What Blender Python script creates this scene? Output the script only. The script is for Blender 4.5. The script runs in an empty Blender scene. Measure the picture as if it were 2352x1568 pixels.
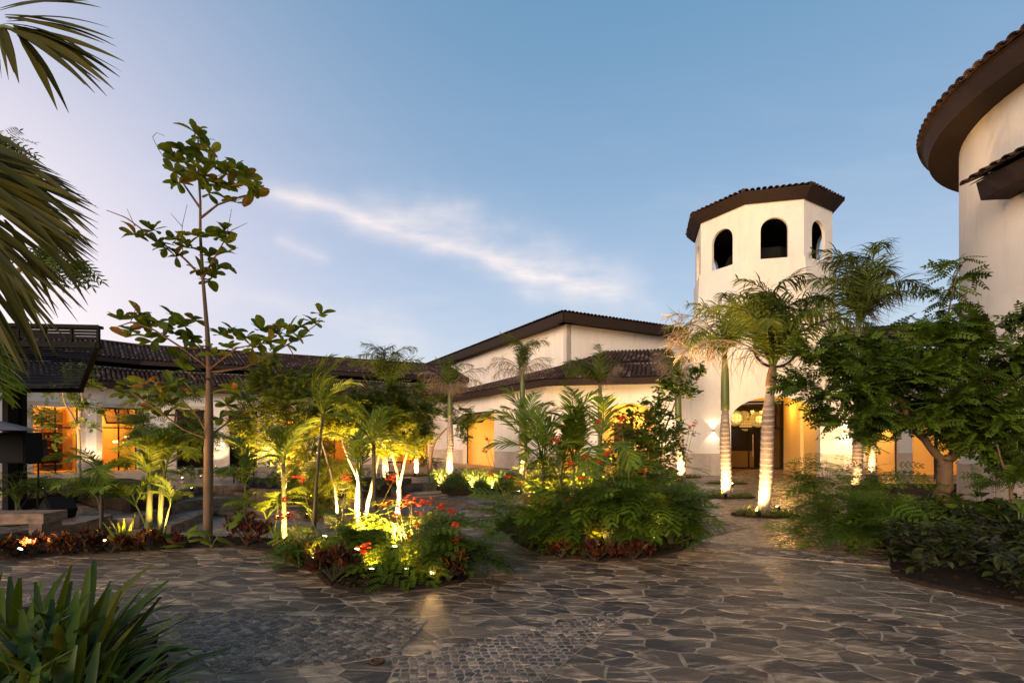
import bpy, math, random
import numpy as np
from mathutils import Vector, Matrix
random.seed(7); RNG = np.random.default_rng(7)
S = bpy.context.scene
COL = S.collection
R = math.radians

# ---------------------------------------------------------------- camera
EYE = 1.65                       # eye height above the plaza
cam_d = bpy.data.cameras.new('camera'); cam_d.lens = 18; cam_d.sensor_width = 36
cam_d.shift_y = 0.0952; cam_d.clip_end = 3000; cam_d.clip_start = 0.05
cam = bpy.data.objects.new('camera', cam_d); COL.objects.link(cam)
cam.location = (0, 0, EYE); cam.rotation_euler = (R(90), 0, 0)
S.camera = cam

# ---------------------------------------------------------------- view
S.view_settings.view_transform = 'Standard'; S.view_settings.look = 'None'
S.view_settings.exposure = 0.15; S.view_settings.gamma = 1.0
S.view_settings.use_curve_mapping = False
S.render.engine = 'CYCLES'
try:
    S.cycles.use_denoising = True; S.cycles.denoiser = 'OPENIMAGEDENOISE'; S.cycles.denoising_input_passes = 'RGB_ALBEDO_NORMAL'; S.cycles.denoising_prefilter = 'ACCURATE'; S.cycles.use_light_tree = True
    S.cycles.sample_clamp_indirect = 2.0; S.cycles.blur_glossy = 1.5; S.cycles.max_bounces = 8
    S.cycles.transparent_max_bounces = 12
    S.cycles.caustics_reflective = False; S.cycles.caustics_refractive = False
except Exception: pass

# ---------------------------------------------------------------- dusk sky
SUN_AZ = R(-150)                 # low afterglow, left of and behind the camera
SUN_EL = R(16)
W = bpy.data.worlds.new('World'); S.world = W; W.use_nodes = True
nt = W.node_tree; nt.nodes.clear()
def N(tree, typ, **kw):
    n = tree.nodes.new(typ)
    for k, v in kw.items():
        if k == 'inp':
            for a, b in v.items(): n.inputs[a].default_value = b
        else: setattr(n, k, v)
    return n
def L(tree, a, b): tree.links.new(a, b)
def mth(tree, op, a, b=None, c=None, clamp=False):
    n = tree.nodes.new('ShaderNodeMath'); n.operation = op; n.use_clamp = clamp
    for i, v in enumerate((a, b, c)):
        if v is None: continue
        if isinstance(v, (int, float)): n.inputs[i].default_value = v
        else: tree.links.new(v, n.inputs[i])
    return n.outputs[0]
def ramp(tree, fac, stops, interp='LINEAR'):
    n = tree.nodes.new('ShaderNodeValToRGB'); cr = n.color_ramp; cr.interpolation = interp
    while len(cr.elements) > 1: cr.elements.remove(cr.elements[-1])
    cr.elements[0].position = stops[0][0]; cr.elements[0].color = (*stops[0][1], 1)
    for p, c in stops[1:]:
        e = cr.elements.new(p); e.color = (*c, 1)
    if fac is not None: tree.links.new(fac, n.inputs[0])
    return n.outputs[0]
def mixc(tree, fac, a, b, mode='MIX'):
    n = tree.nodes.new('ShaderNodeMix'); n.data_type = 'RGBA'; n.blend_type = mode
    for s, v in ((n.inputs[0], fac), (n.inputs[6], a), (n.inputs[7], b)):
        if isinstance(v, (int, float)): s.default_value = v
        elif isinstance(v, tuple): s.default_value = (*v, 1) if len(v) == 3 else v
        else: tree.links.new(v, s)
    return n.outputs[2]
tc = N(nt, 'ShaderNodeTexCoord'); sep = N(nt, 'ShaderNodeSeparateXYZ')
L(nt, tc.outputs['Generated'], sep.inputs[0])
sx, sy, sz = sep.outputs
base = ramp(nt, sz, [(0, (.50, .58, .68)), (.12, (.44, .54, .68)), (.30, (.31, .425, .61)),
                     (.46, (.195, .33, .515)), (.62, (.13, .27, .445)), (1, (.05, .16, .34))])
def glow(dx, dy, dz, power):
    g = Vector((dx, dy, dz)).normalized()
    d = mth(nt, 'ADD', mth(nt, 'ADD', mth(nt, 'MULTIPLY', sx, g.x), mth(nt, 'MULTIPLY', sy, g.y)), mth(nt, 'MULTIPLY', sz, g.z))
    return mth(nt, 'POWER', mth(nt, 'MAXIMUM', d, 0.0), power)
g1 = mth(nt, 'MULTIPLY', glow(-.88, .55, .06, 5.6), 1.0, clamp=True)
c1 = mixc(nt, g1, base, (.78, .66, .76))
g2 = mth(nt, 'MULTIPLY', glow(-.88, .6, .10, 20.0), 1.0, clamp=True)
c2 = mixc(nt, g2, c1, (1.0, .88, .86))
# thin cloud streak drifting over the roofs
yy = mth(nt, 'MAXIMUM', sy, .05)
u = mth(nt, 'DIVIDE', sx, yy); v = mth(nt, 'DIVIDE', sz, yy)
cmb = N(nt, 'ShaderNodeCombineXYZ'); L(nt, u, cmb.inputs[0]); L(nt, v, cmb.inputs[1])
mp = N(nt, 'ShaderNodeMapping'); mp.inputs['Rotation'].default_value = (0, 0, R(15.6)); mp.inputs['Scale'].default_value = (2.2, 9, 1)
L(nt, cmb.outputs[0], mp.inputs[0])
nz = N(nt, 'ShaderNodeTexNoise', inp={'Scale': 1.6, 'Detail': 8.0, 'Roughness': .6}); L(nt, mp.outputs[0], nz.inputs['Vector'])
nz2 = N(nt, 'ShaderNodeTexNoise', inp={'Scale': 5.0, 'Detail': 6.0}); L(nt, cmb.outputs[0], nz2.inputs['Vector'])
def streak(u0, v0, u1, v1, w, amp, warp):
    dx, dy = u1-u0, v1-v0; ln = math.hypot(dx, dy); dx /= ln; dy /= ln
    du = mth(nt, 'SUBTRACT', u, u0); dv = mth(nt, 'SUBTRACT', v, v0)
    s = mth(nt, 'DIVIDE', mth(nt, 'ADD', mth(nt, 'MULTIPLY', du, dx), mth(nt, 'MULTIPLY', dv, dy)), ln)
    d = mth(nt, 'SUBTRACT', mth(nt, 'MULTIPLY', dv, dx), mth(nt, 'MULTIPLY', du, dy))
    d = mth(nt, 'ADD', d, mth(nt, 'MULTIPLY', mth(nt, 'SUBTRACT', nz2.outputs[0], .5), warp))
    q = mth(nt, 'MULTIPLY', mth(nt, 'POWER', mth(nt, 'DIVIDE', mth(nt, 'ABSOLUTE', d), w), 1.4), -1.0)
    gs = mth(nt, 'POWER', 2.718, q)
    ends = mth(nt, 'MULTIPLY', mth(nt, 'MULTIPLY', s, 6.0, clamp=True), mth(nt, 'MULTIPLY', mth(nt, 'SUBTRACT', 1.02, s), 5.0, clamp=True))
    fine = mth(nt, 'MULTIPLY', mth(nt, 'SUBTRACT', nz.outputs[0], .22), 2.1, clamp=True)
    return mth(nt, 'MULTIPLY', mth(nt, 'MULTIPLY', gs, mth(nt, 'MULTIPLY', ends, fine)), amp)
k1 = streak(-.54, .50, .23, .270, .020, 1.25, .075)
k2 = streak(-.32, .50, .30, .22, .042, .65, .26)
k3 = streak(-.56, .47, -.36, .395, .012, .0, .03)
k4 = mth(nt, 'ADD', streak(-.47, .40, -.35, .345, .012, .55, .03), streak(-.75, .36, -.10, .16, .03, .45, .2))
kk = mth(nt, 'ADD', mth(nt, 'ADD', k1, k2), mth(nt, 'ADD', k3, k4), clamp=True)
veil = mth(nt, 'MULTIPLY', mth(nt, 'SUBTRACT', nz.outputs[0], .48), .9, clamp=True)
veil = mth(nt, 'MULTIPLY', veil, mth(nt, 'SUBTRACT', 1.0, mth(nt, 'MULTIPLY', sz, 1.7), clamp=True))
kk = mth(nt, 'MAXIMUM', kk, mth(nt, 'MULTIPLY', veil, .85))
kk = mth(nt, 'MULTIPLY', kk, mth(nt, 'MULTIPLY', sy, 8.0, clamp=True))
c3 = mixc(nt, kk, c2, (.84, .74, .73))
sky = N(nt, 'ShaderNodeTexSky', sky_type='NISHITA'); sky.sun_disc = False
sky.sun_elevation = R(2); sky.sun_rotation = SUN_AZ
bg = N(nt, 'ShaderNodeBackground', inp={'Strength': 1.02}); L(nt, c3, bg.inputs[0])
bgs = N(nt, 'ShaderNodeBackground', inp={'Strength': .05}); L(nt, sky.outputs[0], bgs.inputs[0])
ad = N(nt, 'ShaderNodeAddShader'); L(nt, bg.outputs[0], ad.inputs[0]); L(nt, bgs.outputs[0], ad.inputs[1])
wo = N(nt, 'ShaderNodeOutputWorld'); L(nt, ad.outputs[0], wo.inputs[0])

sun_d = bpy.data.lights.new('sun', 'SUN'); sun_d.energy = 3.2; sun_d.angle = R(30); sun_d.color = (1.0, .735, .50)
sun = bpy.data.objects.new('sun', sun_d); COL.objects.link(sun)
sd = Vector((math.sin(SUN_AZ)*math.cos(SUN_EL), math.cos(SUN_AZ)*math.cos(SUN_EL), math.sin(SUN_EL)))
sun.rotation_euler = (-sd).to_track_quat('-Z', 'Y').to_euler()

# ---------------------------------------------------------------- helpers
FOC, CX, HY = 1176.0, 1176.0, 1008.0
def pt(px, py, Y): return np.array(((px-CX)/FOC*Y, Y, EYE-(py-HY)/FOC*Y))
def gp(px, py, z=0.0):
    Y = (EYE-z)*FOC/(py-HY); return np.array(((px-CX)/FOC*Y, Y, z))
def tag(o, label=None, cat=None, group=None, kind=None):
    if label: o['label'] = label
    if cat: o['category'] = cat
    if group: o['group'] = group
    if kind: o['kind'] = kind
    return o
def thing(name, label, cat, loc=(0, 0, 0), group=None):
    o = bpy.data.objects.new(name, None); COL.objects.link(o); o.location = tuple(float(x) for x in loc)
    o.empty_display_size = .2
    return tag(o, label, cat, group)
def mesh_of(name, V, FL, tint=None, smooth=False):
    me = bpy.data.meshes.new(name)
    V = np.asarray(V, dtype=np.float32); me.vertices.add(len(V)); me.vertices.foreach_set('co', V.ravel())
    loops = []; starts = []; tot = []; n = 0
    for Fa in FL:
        Fa = np.asarray(Fa, dtype=np.int32)
        if Fa.size == 0: continue
        m, k = Fa.shape; loops.append(Fa.ravel()); starts.append(n+np.arange(m)*k); tot.append(np.full(m, k)); n += m*k
    lp = np.concatenate(loops); st = np.concatenate(starts); tt = np.concatenate(tot)
    me.loops.add(len(lp)); me.loops.foreach_set('vertex_index', lp.astype(np.int32))
    me.polygons.add(len(st)); me.polygons.foreach_set('loop_start', st.astype(np.int32)); me.polygons.foreach_set('loop_total', tt.astype(np.int32))
    me.polygons.foreach_set('use_smooth', np.full(len(st), bool(smooth)))
    me.update(calc_edges=True); me.validate()
    if tint is not None and len(tint) == len(me.vertices):
        at = me.attributes.new('tint', 'FLOAT', 'POINT'); at.data.foreach_set('value', np.asarray(tint, dtype=np.float32))
    return me
def link(name, me, mat=None, parent=None, loc=None):
    o = bpy.data.objects.new(name, me); COL.objects.link(o)
    if mat is not None and not me.materials: me.materials.append(mat)
    if parent is not None:
        o.parent = parent
    if loc is not None: o.location = tuple(float(x) for x in loc)
    return o
class MB:
    def __init__(s, origin=(0, 0, 0)): s.v = []; s.f = {}; s.n = 0; s.t = []; s.o = np.array(origin, dtype=float)
    def add(s, V, FL, tint=0.0):
        V = np.asarray(V, dtype=float)
        for Fa in FL:
            Fa = np.asarray(Fa, dtype=int)
            if Fa.size == 0: continue
            s.f.setdefault(Fa.shape[1], []).append(Fa+s.n)
        s.v.append(V); s.n += len(V)
        s.t.append(np.full(len(V), tint) if np.isscalar(tint) else np.asarray(tint))
    def box(s, c, d, ax=None, tint=0.0):
        d = np.array(d, float)/2
        B = np.array([(x, y, z) for x in (-1, 1) for y in (-1, 1) for z in (-1, 1)], float)*d
        if ax is not None: B = B @ np.array(ax, float)
        s.add(B+np.array(c, float), [[(0, 1, 3, 2), (4, 6, 7, 5), (0, 4, 5, 1), (2, 3, 7, 6), (0, 2, 6, 4), (1, 5, 7, 3)]], tint)
    def prism(s, P, z0, z1, tint=0.0):       # P xy polygon ccw
        P = np.array(P, float); n = len(P)
        V = np.vstack([np.c_[P, np.full(n, z0) if np.isscalar(z0) else z0], np.c_[P, np.full(n, z1) if np.isscalar(z1) else z1]])
        i = np.arange(n); j = (i+1) % n
        s.add(V, [np.c_[i, j, j+n, i+n], [list(range(n, 2*n))], [list(range(n-1, -1, -1))]], tint)
    def extr(s, P, vec, tint=0.0):           # planar 3d polygon pushed along vec
        P = np.array(P, float); n = len(P); V = np.vstack([P, P+np.array(vec, float)]); i = np.arange(n); j = (i+1) % n
        s.add(V, [np.c_[i, i+n, j+n, j], [list(range(n))], [list(range(2*n-1, n-1, -1))]], tint)
    def tube(s, pts, rad, sides=8, tint=0.0, cap=True):
        pts = np.array(pts, float); n = len(pts); rad = np.full(n, rad) if np.isscalar(rad) else np.array(rad, float)
        T = np.gradient(pts, axis=0); T /= np.linalg.norm(T, axis=1)[:, None]+1e-9
        up = np.array((0, 0, 1.)) if abs(T[0, 2]) < .9 else np.array((1., 0, 0))
        V = []; a = np.linspace(0, 2*np.pi, sides, endpoint=False)
        A = np.cross(T[0], up); A /= np.linalg.norm(A)
        for k in range(n):
            A = A-T[k]*A.dot(T[k]); A /= np.linalg.norm(A)+1e-9; B = np.cross(T[k], A)
            V.append(pts[k]+rad[k]*(np.cos(a)[:, None]*A+np.sin(a)[:, None]*B))
        V = np.vstack(V); i = np.arange(sides); j = (i+1) % sides; Q = []
        for k in range(n-1): Q.append(np.c_[k*sides+i, k*sides+j, (k+1)*sides+j, (k+1)*sides+i])
        FL = [np.vstack(Q)]
        if cap: FL += [[list(range(sides-1, -1, -1))], [list(range((n-1)*sides, n*sides))]]
        s.add(V, FL, tint)
    def build(s, name, mat, parent=None, smooth=False, label=None, kind=None):
        me = mesh_of(name, np.vstack(s.v)-s.o, [np.vstack(q) for q in s.f.values()], np.concatenate(s.t), smooth)
        o = link(name, me, mat, parent)
        if parent is None: o.location = tuple(s.o)
        if label: o['label'] = label
        if kind: o['kind'] = kind
        return o
def under(m, parent):   # builder whose world-space shapes go under an Empty that stands at its own base
    m.o = np.array(parent.location, float); return m

# ---------------------------------------------------------------- materials
MATS = {}
def material(name, col, rough=.7, spec=.4, var=None, scale=5.0, detail=6.0, bump=0.0, bscale=None, tint=None,
             metal=0.0, transl=0.0, emit=None, estr=0.0, stretch=None, rnd=0.0, coat=0.0, alpha=None):
    """procedural surface: two-tone noise, optional per-piece tint, bump, translucency"""
    if name in MATS: return MATS[name]
    m = bpy.data.materials.new(name); m.use_nodes = True; t = m.node_tree; t.nodes.clear()
    out = N(t, 'ShaderNodeOutputMaterial'); p = N(t, 'ShaderNodeBsdfPrincipled')
    p.inputs['Roughness'].default_value = rough; p.inputs['Metallic'].default_value = metal
    p.inputs['Specular IOR Level'].default_value = spec
    co = N(t, 'ShaderNodeTexCoord'); vec = co.outputs['Object']
    if stretch:
        mp = N(t, 'ShaderNodeMapping'); mp.inputs['Scale'].default_value = stretch; L(t, vec, mp.inputs[0]); vec = mp.outputs[0]
    c = None
    if var is not None:
        nz = N(t, 'ShaderNodeTexNoise', inp={'Scale': scale, 'Detail': detail, 'Roughness': .62}); L(t, vec, nz.inputs['Vector'])
        f = mth(t, 'MULTIPLY', mth(t, 'SUBTRACT', nz.outputs[0], .3), 2.4, clamp=True)
        c = mixc(t, f, col, var)
    if tint is not None:                     # tint: list of colours picked piece by piece
        at = N(t, 'ShaderNodeAttribute', attribute_name='tint'); oi = N(t, 'ShaderNodeObjectInfo')
        fr = mth(t, 'FRACT', mth(t, 'ADD', at.outputs['Fac'], mth(t, 'MULTIPLY', oi.outputs['Random'], rnd)))
        n_ = len(tint); rc = ramp(t, fr, [(i/max(1, n_-1), q) for i, q in enumerate(tint)])
        c = rc if c is None else mixc(t, 1.0, rc, c, 'MULTIPLY')
    if c is None: p.inputs['Base Color'].default_value = (*col, 1)
    else: L(t, c, p.inputs['Base Color'])
    if bump:
        nb = N(t, 'ShaderNodeTexNoise', inp={'Scale': bscale or scale*4, 'Detail': 8.0, 'Roughness': .65}); L(t, vec, nb.inputs['Vector'])
        bp = N(t, 'ShaderNodeBump', inp={'Strength': min(1.0, bump), 'Distance': .02}); L(t, nb.outputs[0], bp.inputs['Height'])
        L(t, bp.outputs[0], p.inputs['Normal'])
    if coat: p.inputs['Coat Weight'].default_value = coat; p.inputs['Coat Roughness'].default_value = .2
    if emit is not None:
        p.inputs['Emission Color'].default_value = (*emit, 1); p.inputs['Emission Strength'].default_value = estr
    sh = p.outputs[0]
    if transl:
        tr = N(t, 'ShaderNodeBsdfTranslucent')
        if c is None: tr.inputs[0].default_value = (*col, 1)
        else:
            L(t, mixc(t, 1.0, c, (1.6, 1.4, .7), 'MULTIPLY'), tr.inputs[0])
        mx = N(t, 'ShaderNodeMixShader'); mx.inputs[0].default_value = transl
        L(t, sh, mx.inputs[1]); L(t, tr.outputs[0], mx.inputs[2]); sh = mx.outputs[0]
    L(t, sh, out.inputs[0]); MATS[name] = m; return m

m_stucco = material('stucco', (.80, .72, .62), .85, .2, var=(.70, .62, .52), scale=.9, bump=.35, bscale=14)
m_stucco2 = material('stucco_smooth', (.79, .73, .66), .85, .2, var=(.70, .64, .57), scale=.7, bump=.2, bscale=9)
m_room = material('ochre_room_plaster', (.86, .64, .28), .8, .2, var=(.80, .56, .22), scale=.8)
m_lime = material('limestone', (.66, .54, .43), .7, .3, var=(.50, .40, .31), scale=3.5, bump=.4, bscale=16,
                  tint=[(.8, .8, .8), (1, 1, 1), (.9, .86, .8), (1, .97, .93)], rnd=1.0)
m_wood = material('dark_stained_wood', (.020, .012, .009), .7, .2, var=(.034, .019, .013), scale=6, stretch=(1, 1, 6), bump=.3, bscale=20)
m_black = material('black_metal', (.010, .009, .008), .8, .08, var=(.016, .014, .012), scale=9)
m_tile = material('clay_roof_tile', (1.0, .95, .97), .8, .15, var=(.55, .52, .54), scale=7, bump=.5, bscale=30,
                  tint=[(.045, .027, .022), (.08, .045, .034), (.03, .022, .021), (.11, .07, .054), (.055, .034, .028),
                        (.04, .031, .03), (.19, .14, .12), (.065, .036, .027), (.036, .022, .019)], rnd=1.0)
m_glass = material('window_glass', (.02, .018, .012), .06, .6)
_t = m_glass.node_tree; _p = [n for n in _t.nodes if n.type == 'BSDF_PRINCIPLED'][0]
_p.inputs['Transmission Weight'].default_value = 0.0
_tr = N(_t, 'ShaderNodeBsdfTransparent'); _tr.inputs[0].default_value = (.85, .78, .66, 1); _mx = N(_t, 'ShaderNodeMixShader'); _mx.inputs[0].default_value = .82
L(_t, _p.outputs[0], _mx.inputs[1]); L(_t, _tr.outputs[0], _mx.inputs[2])
L(_t, _mx.outputs[0], [n for n in _t.nodes if n.type == 'OUTPUT_MATERIAL'][0].inputs[0])
m_lamp = material('lit_lamp_lens', (1, .8, .5), .5, .2, emit=(1.0, .72, .34), estr=16)
m_bulb = material('lit_bulb', (1, .8, .5), .5, .2, emit=(1.0, .66, .30), estr=14)
m_curtain = material('curtain_cloth', (.36, .25, .14), .9, .1, var=(.25, .17, .09), scale=3, stretch=(6, 6, 1))
m_soil = material('dark_soil', (.022, .015, .010), .95, .1, var=(.05, .033, .02), scale=9, bump=1.0, bscale=40)
def weather(m, amt=.5):
    """rain streaks and grime spots that belong to the wall itself"""
    t = m.node_tree; p = [n for n in t.nodes if n.type == 'BSDF_PRINCIPLED'][0]; src = p.inputs['Base Color'].links[0].from_socket
    co = N(t, 'ShaderNodeTexCoord'); mp = N(t, 'ShaderNodeMapping'); mp.inputs['Scale'].default_value = (2.2, 2.2, .30); L(t, co.outputs['Object'], mp.inputs[0])
    n1 = N(t, 'ShaderNodeTexNoise', inp={'Scale': 2.0, 'Detail': 9.0, 'Roughness': .7}); L(t, mp.outputs[0], n1.inputs['Vector'])
    n2 = N(t, 'ShaderNodeTexNoise', inp={'Scale': .8, 'Detail': 10.0, 'Roughness': .72}); L(t, co.outputs['Object'], n2.inputs['Vector'])
    f = mth(t, 'ADD', mth(t, 'MULTIPLY', mth(t, 'SUBTRACT', n1.outputs[0], .50), 3.0, clamp=True), mth(t, 'MULTIPLY', mth(t, 'SUBTRACT', n2.outputs[0], .55), 1.6, clamp=True), clamp=True)
    L(t, mixc(t, mth(t, 'MULTIPLY', f, amt), src, (.50, .42, .33)), p.inputs['Base Color'])
weather(m_stucco, .45); weather(m_stucco2, .6)
def stone_mat(name, dark, light, smear, sm_amt, rough, bmp=.8):
    m = bpy.data.materials.new(name); m.use_nodes = True; t = m.node_tree; p = t.nodes['Principled BSDF']
    co = N(t, 'ShaderNodeTexCoord'); at = N(t, 'ShaderNodeAttribute', attribute_name='tint'); oi = N(t, 'ShaderNodeObjectInfo')
    fr = mth(t, 'FRACT', mth(t, 'ADD', at.outputs['Fac'], oi.outputs['Random']))
    ang = mth(t, 'MULTIPLY', fr, 1.0)
    cb_ = N(t, 'ShaderNodeCombineXYZ'); L(t, mth(t, 'MULTIPLY', oi.outputs['Random'], 83.0), cb_.inputs[0]); L(t, mth(t, 'MULTIPLY', at.outputs['Fac'], 57.0), cb_.inputs[1])
    va = N(t, 'ShaderNodeVectorMath', operation='ADD'); L(t, co.outputs['Object'], va.inputs[0]); L(t, cb_.outputs[0], va.inputs[1])
    rot = N(t, 'ShaderNodeVectorRotate', rotation_type='Z_AXIS'); L(t, va.outputs[0], rot.inputs['Vector']); L(t, mth(t, 'MULTIPLY', mth(t, 'SUBTRACT', ang, .5), .04), rot.inputs['Angle'])
    mp = N(t, 'ShaderNodeMapping'); mp.inputs['Scale'].default_value = (1.0, 3.2, 1); L(t, rot.outputs[0], mp.inputs[0])
    n1 = N(t, 'ShaderNodeTexNoise', inp={'Scale': 2.2, 'Detail': 10.0, 'Roughness': .7, 'Distortion': .6}); L(t, mp.outputs[0], n1.inputs['Vector'])
    n2 = N(t, 'ShaderNodeTexNoise', inp={'Scale': 1.3, 'Detail': 9.0, 'Roughness': .72, 'Distortion': .9}); L(t, mp.outputs[0], n2.inputs['Vector'])
    n3 = N(t, 'ShaderNodeTexNoise', inp={'Scale': 30.0, 'Detail': 6.0}); L(t, co.outputs['Object'], n3.inputs['Vector'])
    b = mixc(t, mth(t, 'MULTIPLY', mth(t, 'POWER', fr, 1.6), .6), dark, light)
    b = mixc(t, mth(t, 'MULTIPLY', mth(t, 'SUBTRACT', n1.outputs[0], .49), 5.5, clamp=True), b, light)
    s = mth(t, 'MULTIPLY', mth(t, 'SUBTRACT', n2.outputs[0], mth(t, 'SUBTRACT', .57, mth(t, 'MULTIPLY', fr, .08))), 9.0, clamp=True)
    b = mixc(t, mth(t, 'MULTIPLY', s, sm_amt), b, smear)
    b = mixc(t, mth(t, 'MULTIPLY', n3.outputs[0], .5), b, (.55, .5, .46), 'MULTIPLY')
    L(t, b, p.inputs['Base Color'])
    L(t, mth(t, 'ADD', rough, mth(t, 'MULTIPLY', n1.outputs[0], .42)), p.inputs['Roughness'])
    h = mth(t, 'ADD', n1.outputs[0], mth(t, 'MULTIPLY', n3.outputs[0], .25))
    bp = N(t, 'ShaderNodeBump', inp={'Strength': bmp, 'Distance': .03}); L(t, h, bp.inputs['Height']); L(t, bp.outputs[0], p.inputs['Normal'])
    p.inputs['Specular IOR Level'].default_value = .42
    return m
m_flag = stone_mat('slate_flagstone', (.054, .039, .028), (.27, .178, .103), (.62, .43, .25), .95, .20)
m_flag_tan = stone_mat('tan_flagstone', (.13, .098, .070), (.28, .205, .135), (.50, .38, .25), .6, .05, .35)
m_cob = stone_mat('small_slate_cobble', (.065, .048, .036), (.30, .21, .14), (.60, .43, .27), .85, .24)
m_mortar = material('mortar', (.52, .38, .25), .85, .2, var=(.24, .17, .11), scale=4, bump=.8, bscale=40)
m_riser = material('rough_cut_stone', (.30, .21, .14), .8, .3, var=(.07, .05, .038), scale=5, stretch=(1, 1, 1.8), bump=.9, bscale=16,
                   tint=[(.7, .7, .7), (1.1, 1.05, 1), (.85, .8, .75)], rnd=1.0)

# ---------------------------------------------------------------- polygons
def clip_half(P, n, d):
    if len(P) < 3: return P
    s = P @ n-d; out = []
    for i in range(len(P)):
        a, b = P[i], P[(i+1) % len(P)]; sa, sb = s[i], s[(i+1) % len(P)]
        if sa <= 0: out.append(a)
        if (sa < 0 < sb) or (sb < 0 < sa): out.append(a+(b-a)*(sa/(sa-sb)))
    return np.array(out) if len(out) >= 3 else np.zeros((0, 2))
def area(P):
    if len(P) < 3: return 0
    x, y = P[:, 0], P[:, 1]; return .5*float(np.dot(x, np.roll(y, -1))-np.dot(y, np.roll(x, -1)))
def inside(P, q):
    x, y = q; c = False; n = len(P); j = n-1
    for i in range(n):
        if (P[i][1] > y) != (P[j][1] > y) and x < (P[j][0]-P[i][0])*(y-P[i][1])/(P[j][1]-P[i][1])+P[i][0]: c = not c
        j = i
    return c
def near_edge(P, q, r):
    P = np.asarray(P); a = P; b = np.roll(P, -1, 0); d = b-a; t = np.clip(((q-a)*d).sum(1)/((d*d).sum(1)+1e-12), 0, 1)
    return np.min(np.linalg.norm(a+d*t[:, None]-q, axis=1)) < r
def voronoi(seeds, rmax):
    g = {}; 
    for i, s in enumerate(seeds): g.setdefault((int(s[0]//rmax), int(s[1]//rmax)), []).append(i)
    out = []
    for i, s in enumerate(seeds):
        cx_, cy_ = int(s[0]//rmax), int(s[1]//rmax); nb = []
        for a in (-1, 0, 1):
            for b in (-1, 0, 1): nb += g.get((cx_+a, cy_+b), [])
        nb = [j for j in nb if j != i]
        if nb:
            D = seeds[nb]-s; dd = (D*D).sum(1); o = np.argsort(dd)[:22]
            P = s+np.array(((-1, -1), (1, -1), (1, 1), (-1, 1)))*rmax*.8
            for k in o:
                if dd[k] > 4*np.max(((P-s)**2).sum(1)): break
                n_ = D[k]; P = clip_half(P, n_, n_ @ (s+D[k]/2))
                if len(P) < 3: break
        else: P = np.zeros((0, 2))
        out.append(P)
    return out
def clip_region(region, cell):
    """part of a (possibly concave) region lying inside a convex cell"""
    P = np.array(region, float)
    for i in range(len(cell)):
        a, b = cell[i], cell[(i+1) % len(cell)]; e = b-a; n = np.array((e[1], -e[0]))
        P = clip_half(P, n, n @ a)
        if len(P) < 3: break
    return P

# ================================================================ GROUND
def fade(x):
    t = np.clip((-x-.35)/2.9, 0, 1); return t*t*(3-2*t)
Z_PATH, Z_MID, Z_FLOOR = -.30, -.55, -.75
def gpf(px, py, zl):                        # point on a level that melts into the plaza on its right end
    z = zl
    for _ in range(12):
        p = gp(px, py, z); z = zl*float(fade(p[0]))
    return p[:2]
C0 = [gpf(*q, 0) for q in ((395, 1132), (413, 1125), (450, 1117), (545, 1116), (560, 1121), (620, 1124), (800, 1122), (925, 1118), (950, 1110), (1010, 1109), (1030, 1113))]
C1 = [gpf(*q, Z_PATH) for q in ((307, 1188), (340, 1176), (375, 1165), (417, 1153), (470, 1146), (567, 1141), (650, 1143), (721, 1143), (800, 1147), (870, 1147), (954, 1142), (998, 1144), (1050, 1151), (1102, 1166), (1144, 1175))]
C2 = [gpf(*q, Z_MID) for q in ((380, 1208), (433, 1189), (470, 1172), (500, 1168), (563, 1165), (649, 1169), (755, 1181), (843, 1178), (920, 1177), (985, 1180), (1024, 1188), (1075, 1202), (1120, 1216))]
front = [gp(*q)[:2] for q in ((-700, 1262), (0, 1262), (300, 1250), (533, 1245), (610, 1250), (720, 1270), (900, 1290), (1030, 1290))]
PJ = np.array((-.35, 8.4))
plaza_poly = [(-20, .6), (26, .6), (30, 40), (-34, 40), (-34, 17)] + [tuple(p) for p in C0] + [(-.35, 18.0), (-.35, 11.4), tuple(PJ)] + [tuple(p) for p in front[::-1]] + [(-20, 8.4)]
plaza_poly = np.array(plaza_poly)
path_poly = np.array([tuple(p) for p in C1] + [(-.3, 11.5), (0.3, 12), (.3, 19.5), (-8, 19.5), (-16, 19.6), (-30, 19), (-30, 9.6), (-13, 9.6), (-10.1, 12.6)])
mid_poly = np.array([tuple(p) for p in C2] + [(.2, 10.2), (.3, 18.2), (-9.5, 18), (-12, 15.8), (-9.3, 13.2), (-9.6, 12.0)])
floor_poly = np.array([(-22, 8.0), (.3, 6.6), (.3, 17), (-11, 17), (-22, 16)])
if area(path_poly) < 0: path_poly = path_poly[::-1]
if area(mid_poly) < 0: mid_poly = mid_poly[::-1]
if area(plaza_poly) < 0: plaza_poly = plaza_poly[::-1]

def slab(name, poly, zl, dz, thick, mat, step=1.0):
    """mortar bed of one level, cut into a grid so that it can bend with the ramp"""
    m = MB(); P = np.array(poly); lo, hi = P.min(0), P.max(0)
    xs = np.arange(lo[0], hi[0]+step, step) if zl else [lo[0], hi[0]+.01]
    xs = sorted(set(list(np.round(xs, 3)))) 
    for i in range(len(xs)-1):
        Q = clip_half(P, np.array((-1., 0)), -xs[i]); Q = clip_half(Q, np.array((1., 0)), xs[i+1])
        if len(Q) < 3 or abs(area(Q)) < 1e-4: continue
        z = np.array([zl*fade(q[0])+dz for q in Q]); n = len(Q)
        m.add(np.c_[Q, z], [[list(range(n))]])
    n = len(P); i = np.arange(n); j = (i+1) % n
    z = np.array([zl*fade(q[0])+dz for q in P])
    m.add(np.vstack([np.c_[P, z], np.c_[P, z-thick]]), [np.c_[i, i+n, j+n, j]])
    o = m.build(name, mat); tag(o, kind='structure'); return o
ground = MB(); ground.prism([(-900, -600), (900, -600), (900, 1500), (-900, 1500)], -1.6, -1.0)
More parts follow.
